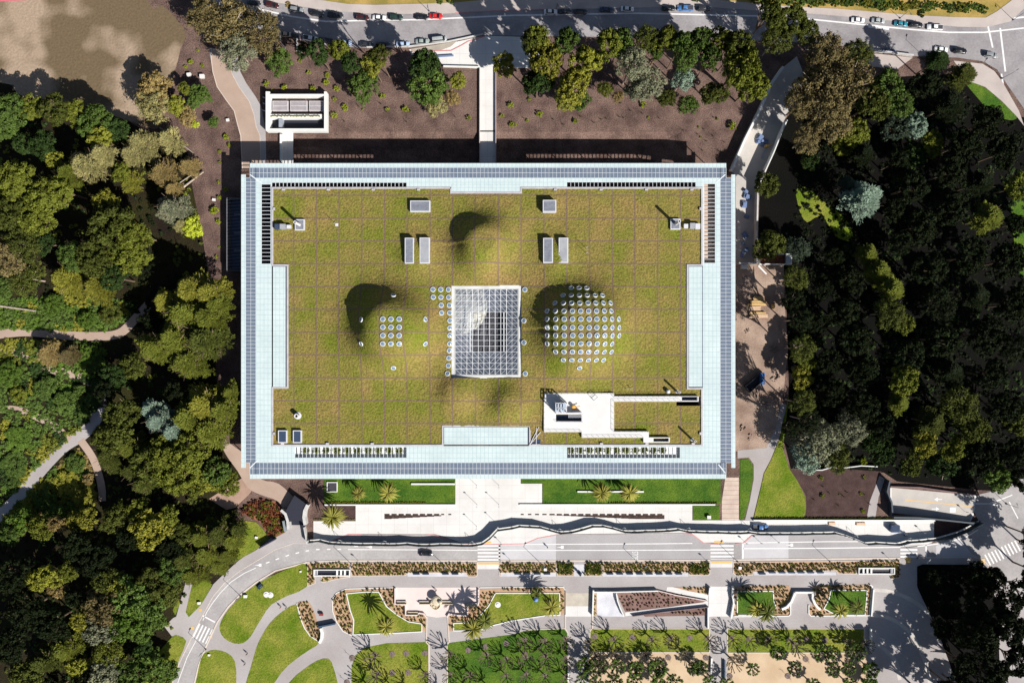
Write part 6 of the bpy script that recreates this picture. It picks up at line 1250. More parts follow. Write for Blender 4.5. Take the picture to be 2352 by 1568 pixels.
wall('curb_wall', [(1193, 1158), (1642, 1158)], .45, .1, .6, "white curb wall under the right forecourt lawn")
wall('curb_wall', [(1729, 1193.5), (2145, 1193.5)], .5, .1, 1.0, "long white curb wall below the mulch plot")
wall('garden_wall', [(1838, 1077), (1885, 1078), (1905, 1072), (1935, 1073), (1975, 1068), (2012, 1070)], .3, 0, 1.4, "thin crooked white wall along the top of the mulch plot")
wall('ramp_wall', [(2042, 1116), (2110, 1118), (2180, 1128), (2244, 1135)], .4, 0, 1.2, "railing wall along the upper side of the garage ramp", plain('rail_brown', c(120, 92, 92)))
q_ = wp([(2040, 1182), (2100, 1184), (2160, 1190), (2220, 1197), (2252, 1200)]); b_ = MB().ribbon([(x - q_[0][0], y - q_[0][1]) for x, y in q_], .5, 0, [4.6, 3.8, 3.1, 2.5, 2.0]); tag(b_.build('ramp_wall', plain('dark_ramp_wall', c(60, 72, 84)), loc=(*q_[0], 0)), "tall dark wall along the lower side of the garage ramp", 'wall')
q_ = wp([(2036, 1100), (2030, 1125), (2040, 1150), (2042, 1180)]); b_ = MB().ribbon([(x - q_[0][0], y - q_[0][1]) for x, y in q_], .5, 0, 3.0); tag(b_.build('ramp_wall', plain('dark_ramp_wall', c(60, 72, 84)), loc=(*q_[0], 0)), "dark bent wall at the left end of the garage ramp", 'wall')
sheet('mulch_strip', [(2145, 1195), (2240, 1203), (2215, 1215), (2190, 1225), (2145, 1236)], .135, DARKMULCH, z0=0)
# footbridge parapets and vent walkway
fb_ = empty('footbridge', W(1120, 300), label="straight white footbridge from the entrance driveway to the museum's top side", cat='bridge'); bl = fb_.location
x0_, x1_, y0_, y1_ = X(1102, 0), X(1139, 0), Y(398, 0), Y(300, 0)
MB().box(x0_ - bl.x, y0_ - bl.y, -.5, x1_ - bl.x, y1_ - bl.y, .06).build('deck', WHITEC, fb_)
for xx in (x0_, x1_): MB().box(xx - .12 - bl.x, y0_ - bl.y, .06, xx + .12 - bl.x, Y(158, 0) - bl.y, 1.1).build('parapet', mat('parapet_rail', c(210, 190, 186)), fb_)
vb = empty('service_walkway', W(661, 330), label="narrow pale walkway from the vent enclosure down to the museum", cat='walkway'); bl = vb.location
MB().box(X(649, 0) - bl.x, Y(398, 0) - bl.y, -.4, X(673, 0) - bl.x, Y(300, 0) - bl.y, .1).build('deck', WHITEC, vb)
MB().box(X(645, 0) - bl.x, Y(368, 0) - bl.y, -.4, X(649, 0) - bl.x, Y(310, 0) - bl.y, 1.3).build('side_wall', WHITEW, vb)
MB().ribbon([(X(650, 0) - bl.x, Y(350, 0) - bl.y), (X(646, 0) - bl.x, Y(372, 0) - bl.y)], .4, 0, 1.4).build('side_wall', WHITEW, vb)
# white-walled vent enclosure
ve = empty('vent_enclosure', W(680, 256), label="open white-walled concrete enclosure with three grey louvred vents beside the tan path", cat='service building'); bl = ve.location
def vx(x, z=3): return X(588 + x / 4.0, z) - bl.x
def vy(y, z=3): return Y(y / 4.0, z) - bl.y
for (a_, b_, d_, e_) in ((92, 845, 128, 1203), (628, 845, 650, 1203), (130, 868, 626, 884), (130, 1184, 626, 1203)): MB().box(vx(a_), vy(e_), 0, vx(d_), vy(b_), 3.4).build('wall', WHITEW, ve)
vbx = MB()
for (a_, d_) in ((140, 285), (303, 462), (478, 618)):
    o = MB().box(vx(a_), vy(1020, 1.5), .05, vx(d_), vy(928, 1.5), 1.5).build('vent', plain('vent_frame', c(214, 208, 210)), ve)
    m_ = mat('vent_louvre', c(176, 168, 170), c(160, 154, 158), scale=1); 
    o2 = MB().box(vx(a_ + 8), vy(1012, 1.5), 1.5, vx(d_ - 8), vy(936, 1.5), 1.56).build('louvre', m_, o)
    o3 = MB().box(vx(a_ + 8), vy(977, 1.5), 1.56, vx(d_ - 8), vy(973, 1.5), 1.6).build('centre_bar', WF, o)
MB().box(vx(126), vy(1084), 0, vx(600), vy(1046), 2.4).build('planter_beam', WHITEW, ve)
b_ = MB(); 
for q in range(60):
    x_ = 132 + q * 7.6; b_.lathe([(.22, 2.35), (.26, 2.55), (.05, 2.8)], 6, vx(x_), vy(1062 + R.uniform(-5, 5)))
b_.build('beam_planting', [LEAF['yolive']], ve)
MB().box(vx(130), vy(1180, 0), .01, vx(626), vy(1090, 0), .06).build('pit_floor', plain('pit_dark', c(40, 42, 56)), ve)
MB().box(vx(206), vy(1180), 0, vx(238), vy(1088), 2.6).build('cross_wall', plain('cross_grey', c(170, 176, 186)), ve)
for (a_, b_2) in ((60, 870), (62, 925), (55, 990)): q = MB().bar((vx(a_ - 20), vy(b_2), 0.1), (vx(95), vy(b_2 + 30), 1.6), .2, 8); q.build('duct', plain('duct_pale', c(200, 196, 206)), ve)
# ---------------------------------------------------------------- benches, stairwells, fountain
bm_ = MB().box(-1.9, -.25, .42, 1.9, .25, .5).box(-1.9, .22, .5, 1.9, .3, .95)
for s_ in (-1.6, 0, 1.6): bm_.box(s_ - .05, -.22, 0, s_ + .05, .25, .42)
seat = MB().box(-1.15, -.28, .42, 1.15, .28, .5).mesh('seat'); bk = MB().box(-1.15, .24, .5, 1.15, .3, .95).mesh('backrest'); lg_ = MB().box(-.05, -.25, 0, .05, .25, .42).mesh('leg')
for m_ in (seat, bk): m_.materials.append(plain('bench_blue', c(28, 52, 84)))
lg_.materials.append(plain('bench_leg', c(60, 70, 84)))
BN = []
bench0 = None
def bench(v, rz=0):
    global bench0
    p = W(*v)
    if bench0 is None:
        bench0 = empty('park_bench', cat='bench', group='dark benches facing the promenade')
        for n_, m_, xs in (('seat', seat, (0,)), ('backrest', bk, (0,)), ('leg', lg_, (-.95, .95))):
            for x_ in xs: o = bpy.data.objects.new(n_, m_); col.objects.link(o); o.parent = bench0; o.location = (x_, 0, 0)
        r_ = bench0
    else: r_ = dup(bench0)
    r_.location = (p.x, p.y, .15); r_.rotation_euler = (0, 0, rz); BN.append([r_, v[0], v[1], 'dark blue park bench'])
for i, xs in ((1, (1475, 1560, 1742, 1830)), (2, (52, 140, 232, 320, 898, 988, 1080, 1170, 1260, 1350, 1440, 1530, 2295)), (3, (35, 125, 213, 300, 388, 477))):
    for x in xs: bench(T1(i, 3, x, 560 if i < 3 else 548))
for i, x, y in ((2, 1950, 1380), (2, 1950, 1440), (2, 1950, 1500), (2, 690, 1460), (2, 690, 1520)): bench(T1(i, 3, x, y), math.pi / 2)
autolabel(BN, 'bench')
def stairwell(v, L_, label, flip=1):
    p = W(*v); r_ = empty('stairwell', (p.x, p.y, .15), cat='stairwell', label=label)
    MB().ribbon([(-L_, -1), (L_, -1), (L_, 1), (-L_, 1)], .3, 0, .75, closed=True).build('curb', WHITEW, r_)
    MB().box(-L_ + .15, -.85, .02, L_ - .15, .85, .07).build('pit', plain('pit_dark', c(40, 42, 56)), r_)
    for q in (.3, .52, .74): MB().box(flip * L_ * q - .3, -.84, .3, flip * L_ * q + .3, .84, .68).build('cross_beam', WHITEW, r_)
    for q in (.82, .9, .97): MB().box(-flip * L_ * q - .1, -.84, .1, -flip * L_ * q + .1, .84, .6).build('stair_edge', WF, r_)
stairwell(T1(1, 3, 700, 550), 6.1, "sunken stairwell with white cross beams in the left strip bed")
stairwell(T1(3, 3, 990, 533), 6.1, "sunken stairwell with white cross beams in the right strip bed", -1)
fs = empty('fountain_sculpture', W(1000, 1378), label="round pale stone fountain sculpture with a wheel-like basin on the pink plaza", cat='fountain'); 
ST = mat('pale_stone', c(236, 222, 196), c(206, 190, 164), scale=1.2, fine=.1)
MB().lathe([(1.7, .1), (1.7, .8), (1.45, .85), (1.4, .5), (.1, .45)], 24, .2, -1.4).build('basin', ST, fs)
b_ = MB()
for q in range(5): a_ = q * 1.256; b_.bar((.2, -1.4, .8), (.2 + math.cos(a_) * 1.4, -1.4 + math.sin(a_) * 1.4, .85), .12, 5)
b_.build('spoke', ST, fs)
MB().lathe([(.7, 0), (.5, 1.2), (1.3, 1.8), (1.6, 2.3), (1.1, 2.6), (.1, 2.7)], 22, .5, .5).build('bowl', ST, fs)
MB().lathe([(.5, 0), (.4, 2.3), (.7, 2.9), (.55, 3.4), (.05, 3.6)], 14, 1.9, .2).build('column', ST, fs); MB().lathe([(.35, 0), (.25, 1.3), (.4, 1.7), (.05, 2)], 12, -1.5, -.5).build('pedestal', ST, fs)
def plain_bench(v, lx, rz, label):
    p = W(*v); r_ = empty('stone_bench', (p.x, p.y, .15), rz, label, 'bench', 'stone benches on the pink plaza')
    MB().box(-lx, -.45, .4, lx, .45, .55).build('seat', ST, r_); 
    for s_ in (-1, 1): MB().box(s_ * lx * .7 - .15, -.4, 0, s_ * lx * .7 + .15, .4, .4).build('leg', ST, r_)
    MB().box(-lx, -.5, .55, lx, -.35, 1.2).build('backrest', ST, r_)
for x, y, lx, lb_ in ((1340, 822, 1.7, "pale stone bench against the left wall of the pink plaza"), (1560, 822, 2.2, "pale stone bench just left of the fountain"), (1750, 822, 2.2, "pale stone bench just right of the fountain"), (1445, 920, 1.8, "pale stone bench nearest the walkway, lower left of the fountain"), (1980, 840, 2.2, "shaded stone bench at the right wall of the pink plaza")):
    plain_bench(T1(1, 3, x, y), lx, 0, lb_)
# low walls of the pink plaza and arches
for pts, lb_ in ((T(1, 3, (1280, 690), (1280, 836), (1375, 842), (1378, 938), (1480, 938), (1500, 918), (1545, 925), (1570, 960)), "stepped low wall on the left of the pink plaza"), (T(1, 3, (1757, 955), (1775, 925), (1850, 940), (1945, 942), (1945, 850), (2045, 842), (2045, 700)), "stepped low wall on the right of the pink plaza")):
    wall('plaza_wall', pts, .4, .15, .9, lb_, PINK)
wall('arch_wall', T(3, 3, (118, 882), (165, 860), (205, 815), (228, 760), (240, 728)), .8, .15, 1.3, "curved white wall left of the garden underpass")
wall('arch_wall', T(3, 3, (405, 725), (402, 780), (420, 830), (445, 862), (470, 885)), .8, .15, 1.3, "curved white wall right of the garden underpass")
wall('arch_wall', T(3, 3, (238, 726), (412, 726)), .6, .15, 1.5, "straight white wall across the garden underpass")
wall('portal_wall', T(1, 3, (580, 1040), (735, 1010)), .5, .15, 1.6, "short slanted white wall at the tulip-shaped bed entrance", plain('portal_blue', c(60, 84, 110)))
wall('terrace_wall', T(2, 3, (745, 722), (950, 722), (1335, 712)), .35, .15, 1.5, "thin white wall along the top of the wedge-shaped bed")
wall('terrace_wall', T(2, 3, (745, 705), (738, 940)), .5, .15, 1.6, "white wall on the left side of the wedge-shaped terrace")
wall('terrace_wall', T(2, 3, (955, 735), (965, 800), (990, 870), (1025, 945)), .35, .15, 1.5, "curved white wall dividing terrace and brown wedge bed")
wall('terrace_wall', T(2, 3, (1340, 715), (1500, 755), (1790, 808)), .25, .15, .8, "slanting thin wall along the upper edge of the wedge bed", PINK)
wall('terrace_wall', T(2, 3, (1105, 945), (1400, 905), (1797, 862)), .25, .15, 1.1, "slanting thin rail wall along the lower ramp of the wedge bed", plain('rail_brown', c(120, 92, 92)))
wall('terrace_wall', T(2, 3, (1797, 862), (1797, 1060)), .45, .15, 1.1, "straight white wall between wedge bed and white square, lower part")
wall('terrace_wall', T(2, 3, (1812, 680), (1803, 755)), .5, .15, 1.5, "short white wall between wedge bed and white square, upper part")
wall('terrace_wall', T(2, 3, (2022, 670), (2020, 760), (2030, 820), (2005, 960)), .6, .15, 1.6, "crooked white wall on the right of the white square")
wall('terrace_wall', T(2, 3, (1830, 1330), (1825, 1470)), .5, .15, 1.0, "short white wall right of the left sand court")
wall('terrace_wall', T(2, 3, (516, 1440), (515, 1540)), .5, .15, 1.0, "short white wall left of the broad gray walkway")
wall('terrace_wall', T(3, 3, (935, 1060), (932, 1255)), .5, .15, 1.5, "short white wall at the right end of the right lawn")
wall('terrace_wall', T(3, 3, (960, 700), (940, 945)), .45, .15, 1.2, "white wall on the right end of the square lawn garden")
for pts, lb_ in ((T(1, 3, (1570, 960), (1565, 1190), (1588, 1215), (1590, 1568)), "thin white curb left of the middle park walkway"), (T(1, 3, (1760, 955), (1775, 1190), (1755, 1210), (1757, 1568)), "thin white curb right of the middle park walkway"), (T(2, 3, (738, 945), (738, 1060), (715, 1090), (712, 1290)), "thin curb right of the broad gray walkway"), (T(2, 3, (488, 700), (488, 1060), (510, 1100)), "thin curb left of the broad gray walkway")):
    wall('curb', pts, .35, .13, .3, lb_, KERB, 'curb')
# tunnel portal on the left
tp_ = empty('tunnel_portal', W(680, 1195), label="dark tunnel mouth between curved grey concrete walls beside the red flower bed", cat='tunnel portal'); bl = tp_.location
def rp(pts): return [(a_ - bl.x, b_ - bl.y) for a_, b_ in wp(pts)]
MB().ribbon(rp(T(1, 3, (250, -35), (290, 0), (310, 60), (318, 140))), .9, 0, 3.0).build('wing_wall', CW, tp_)
MB().ribbon(rp(T(1, 3, (492, -85), (465, -30), (458, 30), (470, 100))), .9, 0, 3.2).build('wing_wall', CW, tp_)
MB().ribbon(rp(T(1, 3, (455, 125), (470, 200), (482, 275))), .35, 0, 2.6).build('wing_wall', CW, tp_)
MB().ribbon(rp(T(1, 3, (268, 65), (285, 160))), .7, 0, 2.6).build('wing_wall', plain('wing_grey', c(150, 160, 166)), tp_)
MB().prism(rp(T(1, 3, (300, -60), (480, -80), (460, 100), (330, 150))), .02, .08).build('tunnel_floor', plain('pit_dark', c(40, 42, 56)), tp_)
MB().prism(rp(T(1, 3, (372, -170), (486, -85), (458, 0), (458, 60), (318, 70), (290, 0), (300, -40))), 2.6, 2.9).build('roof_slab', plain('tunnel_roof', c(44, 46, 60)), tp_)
wall('board_wall', T(1, 3, (45, 315), (190, 235)), .4, .1, 2.4, "dark slanted board wall at the lawn corner below the red flower bed", plain('board_dark', c(60, 60, 84)))
# ---------------------------------------------------------------- small items
DISC = MB().lathe([(1.0, 0), (1.0, .12), (.55, .13), (.5, .3), (.1, .32)], 20).mesh('utility_cover'); DISC.materials.append(plain('cover_white', c(246, 242, 238)))
UC = []
for i, x, y in ((1, 97, 752), (1, 135, 757), (1, 2222, 846)):
    v = T1(i, 3, x, y); p = W(*v); o = bpy.data.objects.new('utility_cover', DISC); col.objects.link(o); o.location = (p.x, p.y, .18); tag(o, None, 'utility cover', 'round white covers on the lawns'); UC.append([o, v[0], v[1], 'round white utility cover on grass'])
autolabel(UC, 'utility cover')
bxm = MB().box(-.6, -.5, 0, .6, .5, .9).box(-.65, -.55, .9, .65, .55, 1.0).mesh('utility_box'); bxm.materials.append(plain('box_white', c(246, 242, 238))); UB = []
for i, j, x, y, s_ in ((0, 0, 1745, 695, 1.1), (0, 0, 1865, 710, 1.2), (0, 0, 2097, 1108, .8), (0, 3, 2260, 765, .9), (0, 3, 1925, 1305, .6), (0, 3, 1835, 828, .8), (1, 3, 8, 228, .7), (1, 3, 412, 540, .5), (2, 3, 1805, 40, 1.0), (2, 3, 2090, 505, .8), (2, 3, 305, 520, .8), (0, 1, 1970, 270, .8)):
    v = T1(i, j, x, y); p = W(*v); o = bpy.data.objects.new('utility_box', bxm); col.objects.link(o); o.location = (p.x, p.y, .1); o.scale = (s_, s_, s_); o.rotation_euler = (0, 0, R.uniform(-.2, .2)); tag(o, None, 'utility box', 'white utility boxes'); UB.append([o, v[0], v[1], 'small white utility box'])
autolabel(UB, 'utility box')
ht = empty('lawn_hatch', W(763.5, 1117.5), label="square dark hatch with a white rim on the left forecourt lawn", cat='hatch'); MB().ribbon([(-1.7, -1.6), (1.7, -1.6), (1.7, 1.6), (-1.7, 1.6)], .25, .1, .6, closed=True).build('rim', WHITEW, ht); MB().box(-1.6, -1.5, .1, 1.6, 1.5, .4).build('grate', plain('grate', c(70, 66, 74)), ht)
# railing shadow-caster on the promenade
rr_ = MB()
for q in range(13): x_ = -9 + q * 1.45; rr_.bar((x_, 0, 0), (x_, 0, 1.1), .04, 5)
rr_.bar((-9, 0, 1.1), (8.5, 0, 1.1), .05, 5).bar((-9, 0, .6), (8.5, 0, .6), .03, 5)
thing('railing', rr_, LAMPM, T1(2, 3, 965, 718), "thin dark railing along the promenade above the wedge-shaped terrace", 'railing', z=.15)
# logs
LG = mat('log', c(206, 192, 176), c(160, 142, 126), scale=2, fine=.15)
for (x0, y0, x1, y1, r, lb_) in ((-10, 701, 86, 714, .42, "long pale fallen log at the left edge of the photo"), (44, 561, 100, 569, .4, "pale leaning trunk above the fallen log"), (25, 691 - 84, 72, 611, .3, "short pale broken trunk in the left wood"), (418, 434, 470, 396, .38, "pale felled trunk on the mulch left of the museum"), (400, 430, 455, 395, .2, "thin felled trunk beside the thicker one"), (378, 300, 455, 358, .22, "bare fallen dead tree among the feathery pines"), (356, 368, 392, 378, .3, "pale log under the feathery pines"), (2172, 1100 - 40, 2160, 1150 - 50, .2, "thin pale stick in the dark right wood")):
    a_ = W(x0, y0); b_ = W(x1, y1); q = MB().bar((0, 0, 0), (b_.x - a_.x, b_.y - a_.y, .6), r, 9, r * .6)
    o = q.build('fallen_log', LG, loc=(a_.x, a_.y, .5 + (3.5 if 'leaning' in lb_ or 'bare' in lb_ else 0))); tag(o, lb_, 'log', 'fallen logs')
# building yard
LUM = mat('lumber', c(236, 202, 142), c(214, 174, 118), scale=2, fine=.08); LUM2 = mat('lumber_pale', c(240, 208, 180), c(224, 186, 150), scale=2, fine=.08)
for (x0, y0, x1, y1, h, m_, lb_) in ((2210, 1155, 2312, 1188, 1.0, LUM, "top stack of yellow lumber in the yard"), (2190, 1195, 2325, 1215, .7, LUM, "second stack of yellow lumber from the top"), (2165, 1218, 2330, 1240, .5, LUM, "long thin stack of yellow lumber, third from the top"), (2180, 1245, 2285, 1285, .25, LUM2, "flat pale bundle of boards between the lumber stacks"), (2175, 1298, 2330, 1318, .8, LUM, "dark-topped yellow stack just above the lowest lumber stack"), (2180, 1322, 2340, 1352, 1.0, LUM2, "lowest and palest lumber stack in the yard")):
    v0 = T1(2, 1, x0, y0); v1 = T1(2, 1, x1, y1); a_ = W(*v0); b_ = W(*v1); cx_, cy_ = (a_.x + b_.x) / 2, (a_.y + b_.y) / 2; q = MB(); n_ = max(2, int(abs(a_.y - b_.y) / .3))
    for k_ in range(n_):
        yy = b_.y + (a_.y - b_.y) * k_ / n_; q.box(a_.x - cx_ + R.uniform(-.3, .3), yy - cy_ + .01, 0, b_.x - cx_ + R.uniform(-.3, .3), yy - cy_ + abs(a_.y - b_.y) / n_ - .03, h)
    o = q.build('lumber_stack', m_, loc=(cx_, cy_, .05)); o.rotation_euler = (0, 0, R.uniform(-.03, .03)); tag(o, lb_, 'lumber', 'lumber stacks in the yard')
dp = empty('open_dumpster', W(1778, 596), label="long white open dumpster with rust-brown load beside the ramp end", cat='dumpster')
MB().ribbon([(-5.4, -1.7), (5.4, -1.7), (5.4, 1.7), (-5.4, 1.7)], .25, 0, 2.0, closed=True).build('wall', WHITEW, dp); MB().box(-5.2, -1.55, .1, 3.4, 1.55, .7).build('load', mat('rust_load', c(150, 92, 66), c(90, 60, 50), scale=1.2, fine=.3), dp); MB().box(3.6, -1.6, .1, 5.3, 1.6, 1.8).build('end_cap', plain('cap_grey', c(206, 214, 222)), dp)
sk_ = empty('site_container', W(1729, 880), rz=-.75 + math.pi / 2 - .1, label="dark open site container standing tilted in the dappled yard", cat='container'); MB().ribbon([(-3, -1.3), (3, -1.3), (3, 1.3), (-3, 1.3)], .15, 0, 2.2, closed=True).build('wall', plain('dark_steel', c(60, 66, 72)), sk_); MB().box(-2.9, -1.2, .1, 2.9, 1.2, .5).build('floor', plain('pit_dark', c(40, 42, 56)), sk_)
tk_ = MB().box(-.8, -2, .5, .8, 2, 1.6).box(-.8, 1.2, 1.6, .8, 2, 2.0); thing('tool_cart', tk_, plain('tarp_blue', c(60, 120, 190)), (1748, 863 + 6), "blue covered tool cart below the dark site container", 'cart')
for x, y in ((-.5, -1.5), (.5, -1.5)): pass
ld = MB(); 
for q in range(4): ld.box(-3 + q * .1, -.6 + q * .3, .05, 3 - q * .2, -.4 + q * .3, .25)
o = thing('pipe_bundle', ld, plain('pipe_grey', c(196, 200, 214)), (1757, 347), "bundle of long grey pipes lying on the access ramp", 'pipes', rz=math.radians(66), z=.05)
thing('site_machine', MB().box(-.7, -.5, .2, .7, .5, 1.0).box(-.3, -.35, 1.0, .5, .35, 1.5).bar((.5, 0, 1.2), (1.6, .4, 1.7), .12, 6), YEL, (1759, 345 - 8), "small yellow machine on the access ramp pipes", 'machine', z=.3)
thing('site_machine', MB().box(-.5, -.8, .1, .5, .8, .9).box(-.4, -.3, .9, .4, .5, 1.4), YEL, (1775, 704), "small yellow machine in the shade right of the lumber", 'machine', z=.05)
TB = plain('tarp_grey_blue', c(120, 140, 180)); TBL = []
for (x, y) in ((1745, 318), (1750, 325), (1757, 330), (1742, 326), (1752, 334), (1712, 440), (1716, 452), (1709, 470), (1714, 498), (1710, 540), (1706, 560), (1712, 575), (1704, 585)):
    s_ = R.uniform(.6, 1.3); q = MB().box(-s_, -s_ * .7, 0, s_, s_ * .7, .7).box(-s_ * .6, -s_ * .5, .7, s_ * .5, s_ * .5, 1.1); o = thing('covered_pallet', q, TB, (x, y), None, 'pallet', 'covered pallets beside the museum', .05, R.uniform(0, 3)); TBL.append([o, x, y, 'grey-blue covered pallet'])
autolabel(TBL, 'pallet')
thing('white_tank', MB().box(-1.1, -.7, .1, 1.1, .7, 1.3).box(-.9, -.5, 1.3, .9, .5, 1.5), WHITEW, (1707, 613), "white box tank below the storage strip", 'tank')
thing('board', MB().box(-2, -.25, .05, 2, .25, .2), WHITEW, (1751, 620), "long pale board lying slanted below the dumpster", 'board', rz=-.8)
sl = empty('scissor_lift', W(2051, 1211), label="dark blue-grey machine standing on the right part of the white plaza", cat='machine'); MB().box(-1.4, -1.2, .2, 1.4, 1.2, 2.4).build('body', plain('lift_slate', c(90, 110, 150)), sl); MB().box(-1.2, -1.0, 2.4, 1.2, 1.0, 2.5).build('platform', SLATE, sl); MB().bar((1.3, -.6, 1.5), (4.2, -2.2, .6), .28, 8).build('boom', SLATE, sl); MB().box(3.7, -2.7, .1, 4.6, -1.9, 1.0).build('bucket', plain('bucket_dark', c(40, 52, 80)), sl)
for x, y, w_, m_, lb_ in ((1910, 1201, 1.2, LUM2, "pale pink pallet of boards on the plaza, left of the two-part stack"), (1976, 1202, 1.6, LUM2, "pale pink two-part pallet stack on the plaza")):
    thing('pallet_stack', MB().box(-w_ * 1.0, -.5, .1, w_ * 1.0, .5, .35).box(-w_ * .9, -.4, .35, w_ * .9, .4, .5), m_, (x, y), lb_, 'pallets', z=.1)
thing('terrace_machine', MB().box(-.7, -.45, 0, .6, .5, .9).bar((.4, .2, .8), (1.9, .5, 1.1), .12, 6).bar((.4, -.2, .8), (1.6, -.9, .7), .14, 6).lathe([(.55, .9), (.6, 1.3), (.3, 1.5)], 10, -.3, .35), plain('machine_orange', c(240, 176, 80)), T1(2, 2, 570, 605), "orange machine on the roof terrace beside the lift tower", 'machine', z=ZR + zt).location.xy = W(*T1(2, 2, 570, 605), ZR + zt).xy
o = thing('metal_rack', MB().ribbon([(-.8, -.9), (.8, -.9), (.8, .9), (-.8, .9)], .1, .9, 1.0, closed=True).bar((-.8, -.9, 0), (-.8, -.9, 1), .05, 4).bar((.8, .9, 0), (.8, .9, 1), .05, 4), SLATE, (0, 0), "small dark metal frame at the top edge of the roof terrace", 'rack', rz=.7); o.location = W(*T1(2, 2, 750, 505), ZR + zt)
RB = []
for (x, y, s_) in ((1738, 905, 1.6), (1772, 800, 1.2), (1712, 640, 1.0), (1760, 930, 1.4), (1705, 985, 1.0), (1722, 1005, .9), (1716, 760, .8), (1780, 870, 1.3)):
    q = MB(); rr_q = random.Random(x)
    for _ in range(14): a_, b_, h_ = rr_q.uniform(-1, 1), rr_q.uniform(-.8, .8), rr_q.uniform(.1, .5); q.box(a_, b_, 0, a_ + rr_q.uniform(.15, .8), b_ + rr_q.uniform(.1, .3), h_)
    o = thing('debris_pile', q, mat('debris', c(206, 180, 160), c(120, 104, 96), scale=2, fine=.3), (x, y), None, 'debris pile', 'debris piles in the yard', .04, rr_q.uniform(0, 3)); o.scale = (s_,) * 3; RB.append([o, x, y, 'small pile of building debris'])
autolabel(RB, 'pile')
# statue and bench marks
thing('statue', MB().lathe([(.8, 0), (.8, .5), (.5, .6), (.45, 1.6), (.6, 1.7)], 4).lathe([(.32, 1.7), (.4, 2.4), (.3, 3.1), (.12, 3.3), (.18, 3.5), (.05, 3.75)], 10), plain('bronze', c(60, 76, 96), rough=.4), T1(2, 3, 622, 556), "dark bronze statue on a stone block between two hedge blocks", 'statue', z=.15)
thing('art_rock', MB().lathe([(.6, 0), (.9, .3), (.7, 1.0), (.2, 1.3)], 9), plain('blue_object', c(110, 150, 220)), T1(2, 3, 218, 795), "small blue-white object on the lawn under the dark palm", 'sculpture', z=.2)
thing('red_cart', MB().box(-.7, -.4, .3, .7, .4, .9).bar((.5, .1, .9), (.1, .3, 1.6), .08, 5), plain('cart_red', c(150, 60, 60)), T1(1, 3, 603, 930), "small red cart by the tulip-shaped bed entrance", 'cart', z=.14)
pt_ = MB().box(-1.0, -.4, .7, 1.0, .4, .78).box(-1.0, -.8, .4, 1.0, -.55, .45).box(-1.0, .55, .4, 1.0, .8, .45).box(-.8, -.7, 0, -.7, .7, .7).box(.7, -.7, 0, .8, .7, .7)
thing('picnic_table', pt_, plain('bench_blue', c(28, 52, 84)), T1(1, 3, 40, 672), "dark picnic table on the left lawn arc near the lower road", 'picnic table', z=.18, rz=.8)
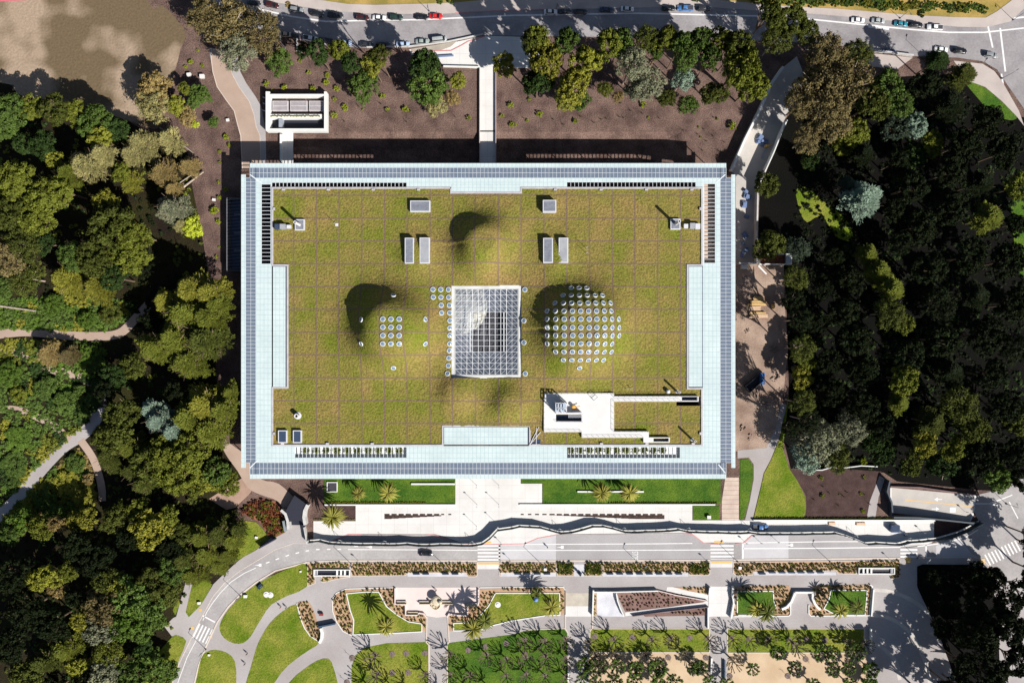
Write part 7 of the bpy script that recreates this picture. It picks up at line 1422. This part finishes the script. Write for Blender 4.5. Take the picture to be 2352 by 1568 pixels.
# ---------------------------------------------------------------- people
def person(v, top, legs, label, rz=0, z=.13):
    p = W(v[0], v[1]); root = bpy.data.objects.new('person', None); col.objects.link(root); root.location = (p.x, p.y, z); root.rotation_euler = (0, 0, rz)
    V = [(0, 0, .92), (0, 0, 1.12), (0, 0, 1.38), (0, 0, 1.5), (0, .01, 1.64)]; Rr = [.14, .13, .15, .055, .1]; E = [(0, 1), (1, 2), (2, 3), (3, 4)]
    def add(q, r, a_): V.append(q); Rr.append(r); E.append((a_, len(V) - 1)); return len(V) - 1
    add((0, .015, 1.76), .075, 4); add((0, .1, 1.64), .02, 4)
    for s_ in (-1, 1):
        a_ = add((s_ * .18, 0, 1.42), .06, 2); a_ = add((s_ * .23, .03 * s_, 1.14), .042, a_); a_ = add((s_ * .24, .12 * s_ + .05, .9), .03, a_); h_ = add((s_ * .24, .14 * s_ + .07, .84), .028, a_)
        for k_ in range(4): add((s_ * .24 + (k_ - 1.5) * .02, .15 * s_ + .1, .745 + abs(k_ - 1.5) * .012), .009, h_)
        add((s_ * .2, .15 * s_ + .12, .80), .01, h_)
        a_ = add((s_ * .1, 0, .84), .1, 0); a_ = add((s_ * .11, .16 * s_, .48), .062, a_); a_ = add((s_ * .11, .05 * s_, .08), .042, a_); add((s_ * .12, .05 * s_ + .17, .03), .035, a_)
    me = bpy.data.meshes.new('body'); me.from_pydata(V, E, []); o = bpy.data.objects.new('body', me); col.objects.link(o); o.parent = root
    sm_ = o.modifiers.new('skin', 'SKIN'); me.skin_vertices.new() if not me.skin_vertices else None
    for k_, r_ in enumerate(Rr): me.skin_vertices[0].data[k_].radius = (r_, r_)
    me.skin_vertices[0].data[0].use_root = True; o.modifiers.new('sub', 'SUBSURF').levels = 1
    me.materials.append(plain('skin', (.5, .32, .24)))
    def cl(name, segs, m_):
        b = MB()
        for a_, b_, r0, r1 in segs: b.bar(a_, b_, r0, 9, r1)
        b.build(name, m_, root)
    cl('jacket', [((0, 0, .88), (0, 0, 1.2), .165, .17), ((0, 0, 1.2), (0, 0, 1.46), .2, .12)] + [((s_ * .17, 0, 1.43), (s_ * .23, .03 * s_, 1.14), .075, .06) for s_ in (-1, 1)] + [((s_ * .23, .03 * s_, 1.15), (s_ * .24, .12 * s_ + .05, .92), .058, .045) for s_ in (-1, 1)], top)
    cl('trousers', [((s_ * .09, 0, .93), (s_ * .11, .16 * s_, .48), .12, .08) for s_ in (-1, 1)] + [((s_ * .11, .16 * s_, .5), (s_ * .11, .05 * s_, .1), .08, .06) for s_ in (-1, 1)], legs)
    MB().lathe([(.1, 1.68), (.118, 1.74), (.1, 1.81), (.03, 1.85)], 12).build('hair', plain('hair', (.03, .02, .015)), root)
    tag(root, label, 'person')
CR_ = {k: plain('cloth_' + k, v) for k, v in {'red': (.5, .03, .05), 'blue': (.03, .06, .2), 'dark': (.02, .02, .03), 'white': (.7, .7, .7), 'grey': (.2, .2, .22), 'pink': (.6, .1, .25)}.items()}
person(T1(1, 3, 232, 865), CR_['red'], CR_['dark'], "person in a red top walking on the curved park path", .6)
person(T1(1, 3, 282, 868), CR_['blue'], CR_['dark'], "person in dark blue beside the one in red on the park path", .6)
person(T1(1, 3, 1655, 710), CR_['grey'], CR_['dark'], "person in grey standing at the upper edge of the pink plaza", 0, .16)
person(T1(3, 1, 795, 640), CR_['pink'], CR_['grey'], "person in pink at the lower tip of the sunlit clearing", 0, .02)
person(T1(2, 3, 325, 315), CR_['dark'], CR_['blue'], "dark-clothed person standing on the pale road panel", 1, .05)
person(T1(2, 0, 1435, 435), CR_['red'], CR_['grey'], "person in red on the shaded slope below the top road", 0, 0)
person(T1(0, 3, 2275, 1292), CR_['dark'], CR_['dark'], "dark-clothed person on the wide path, upper of the two", 0)
person(T1(0, 3, 2255, 1385), CR_['dark'], CR_['grey'], "dark-clothed person on the wide path, lower of the two", 0)
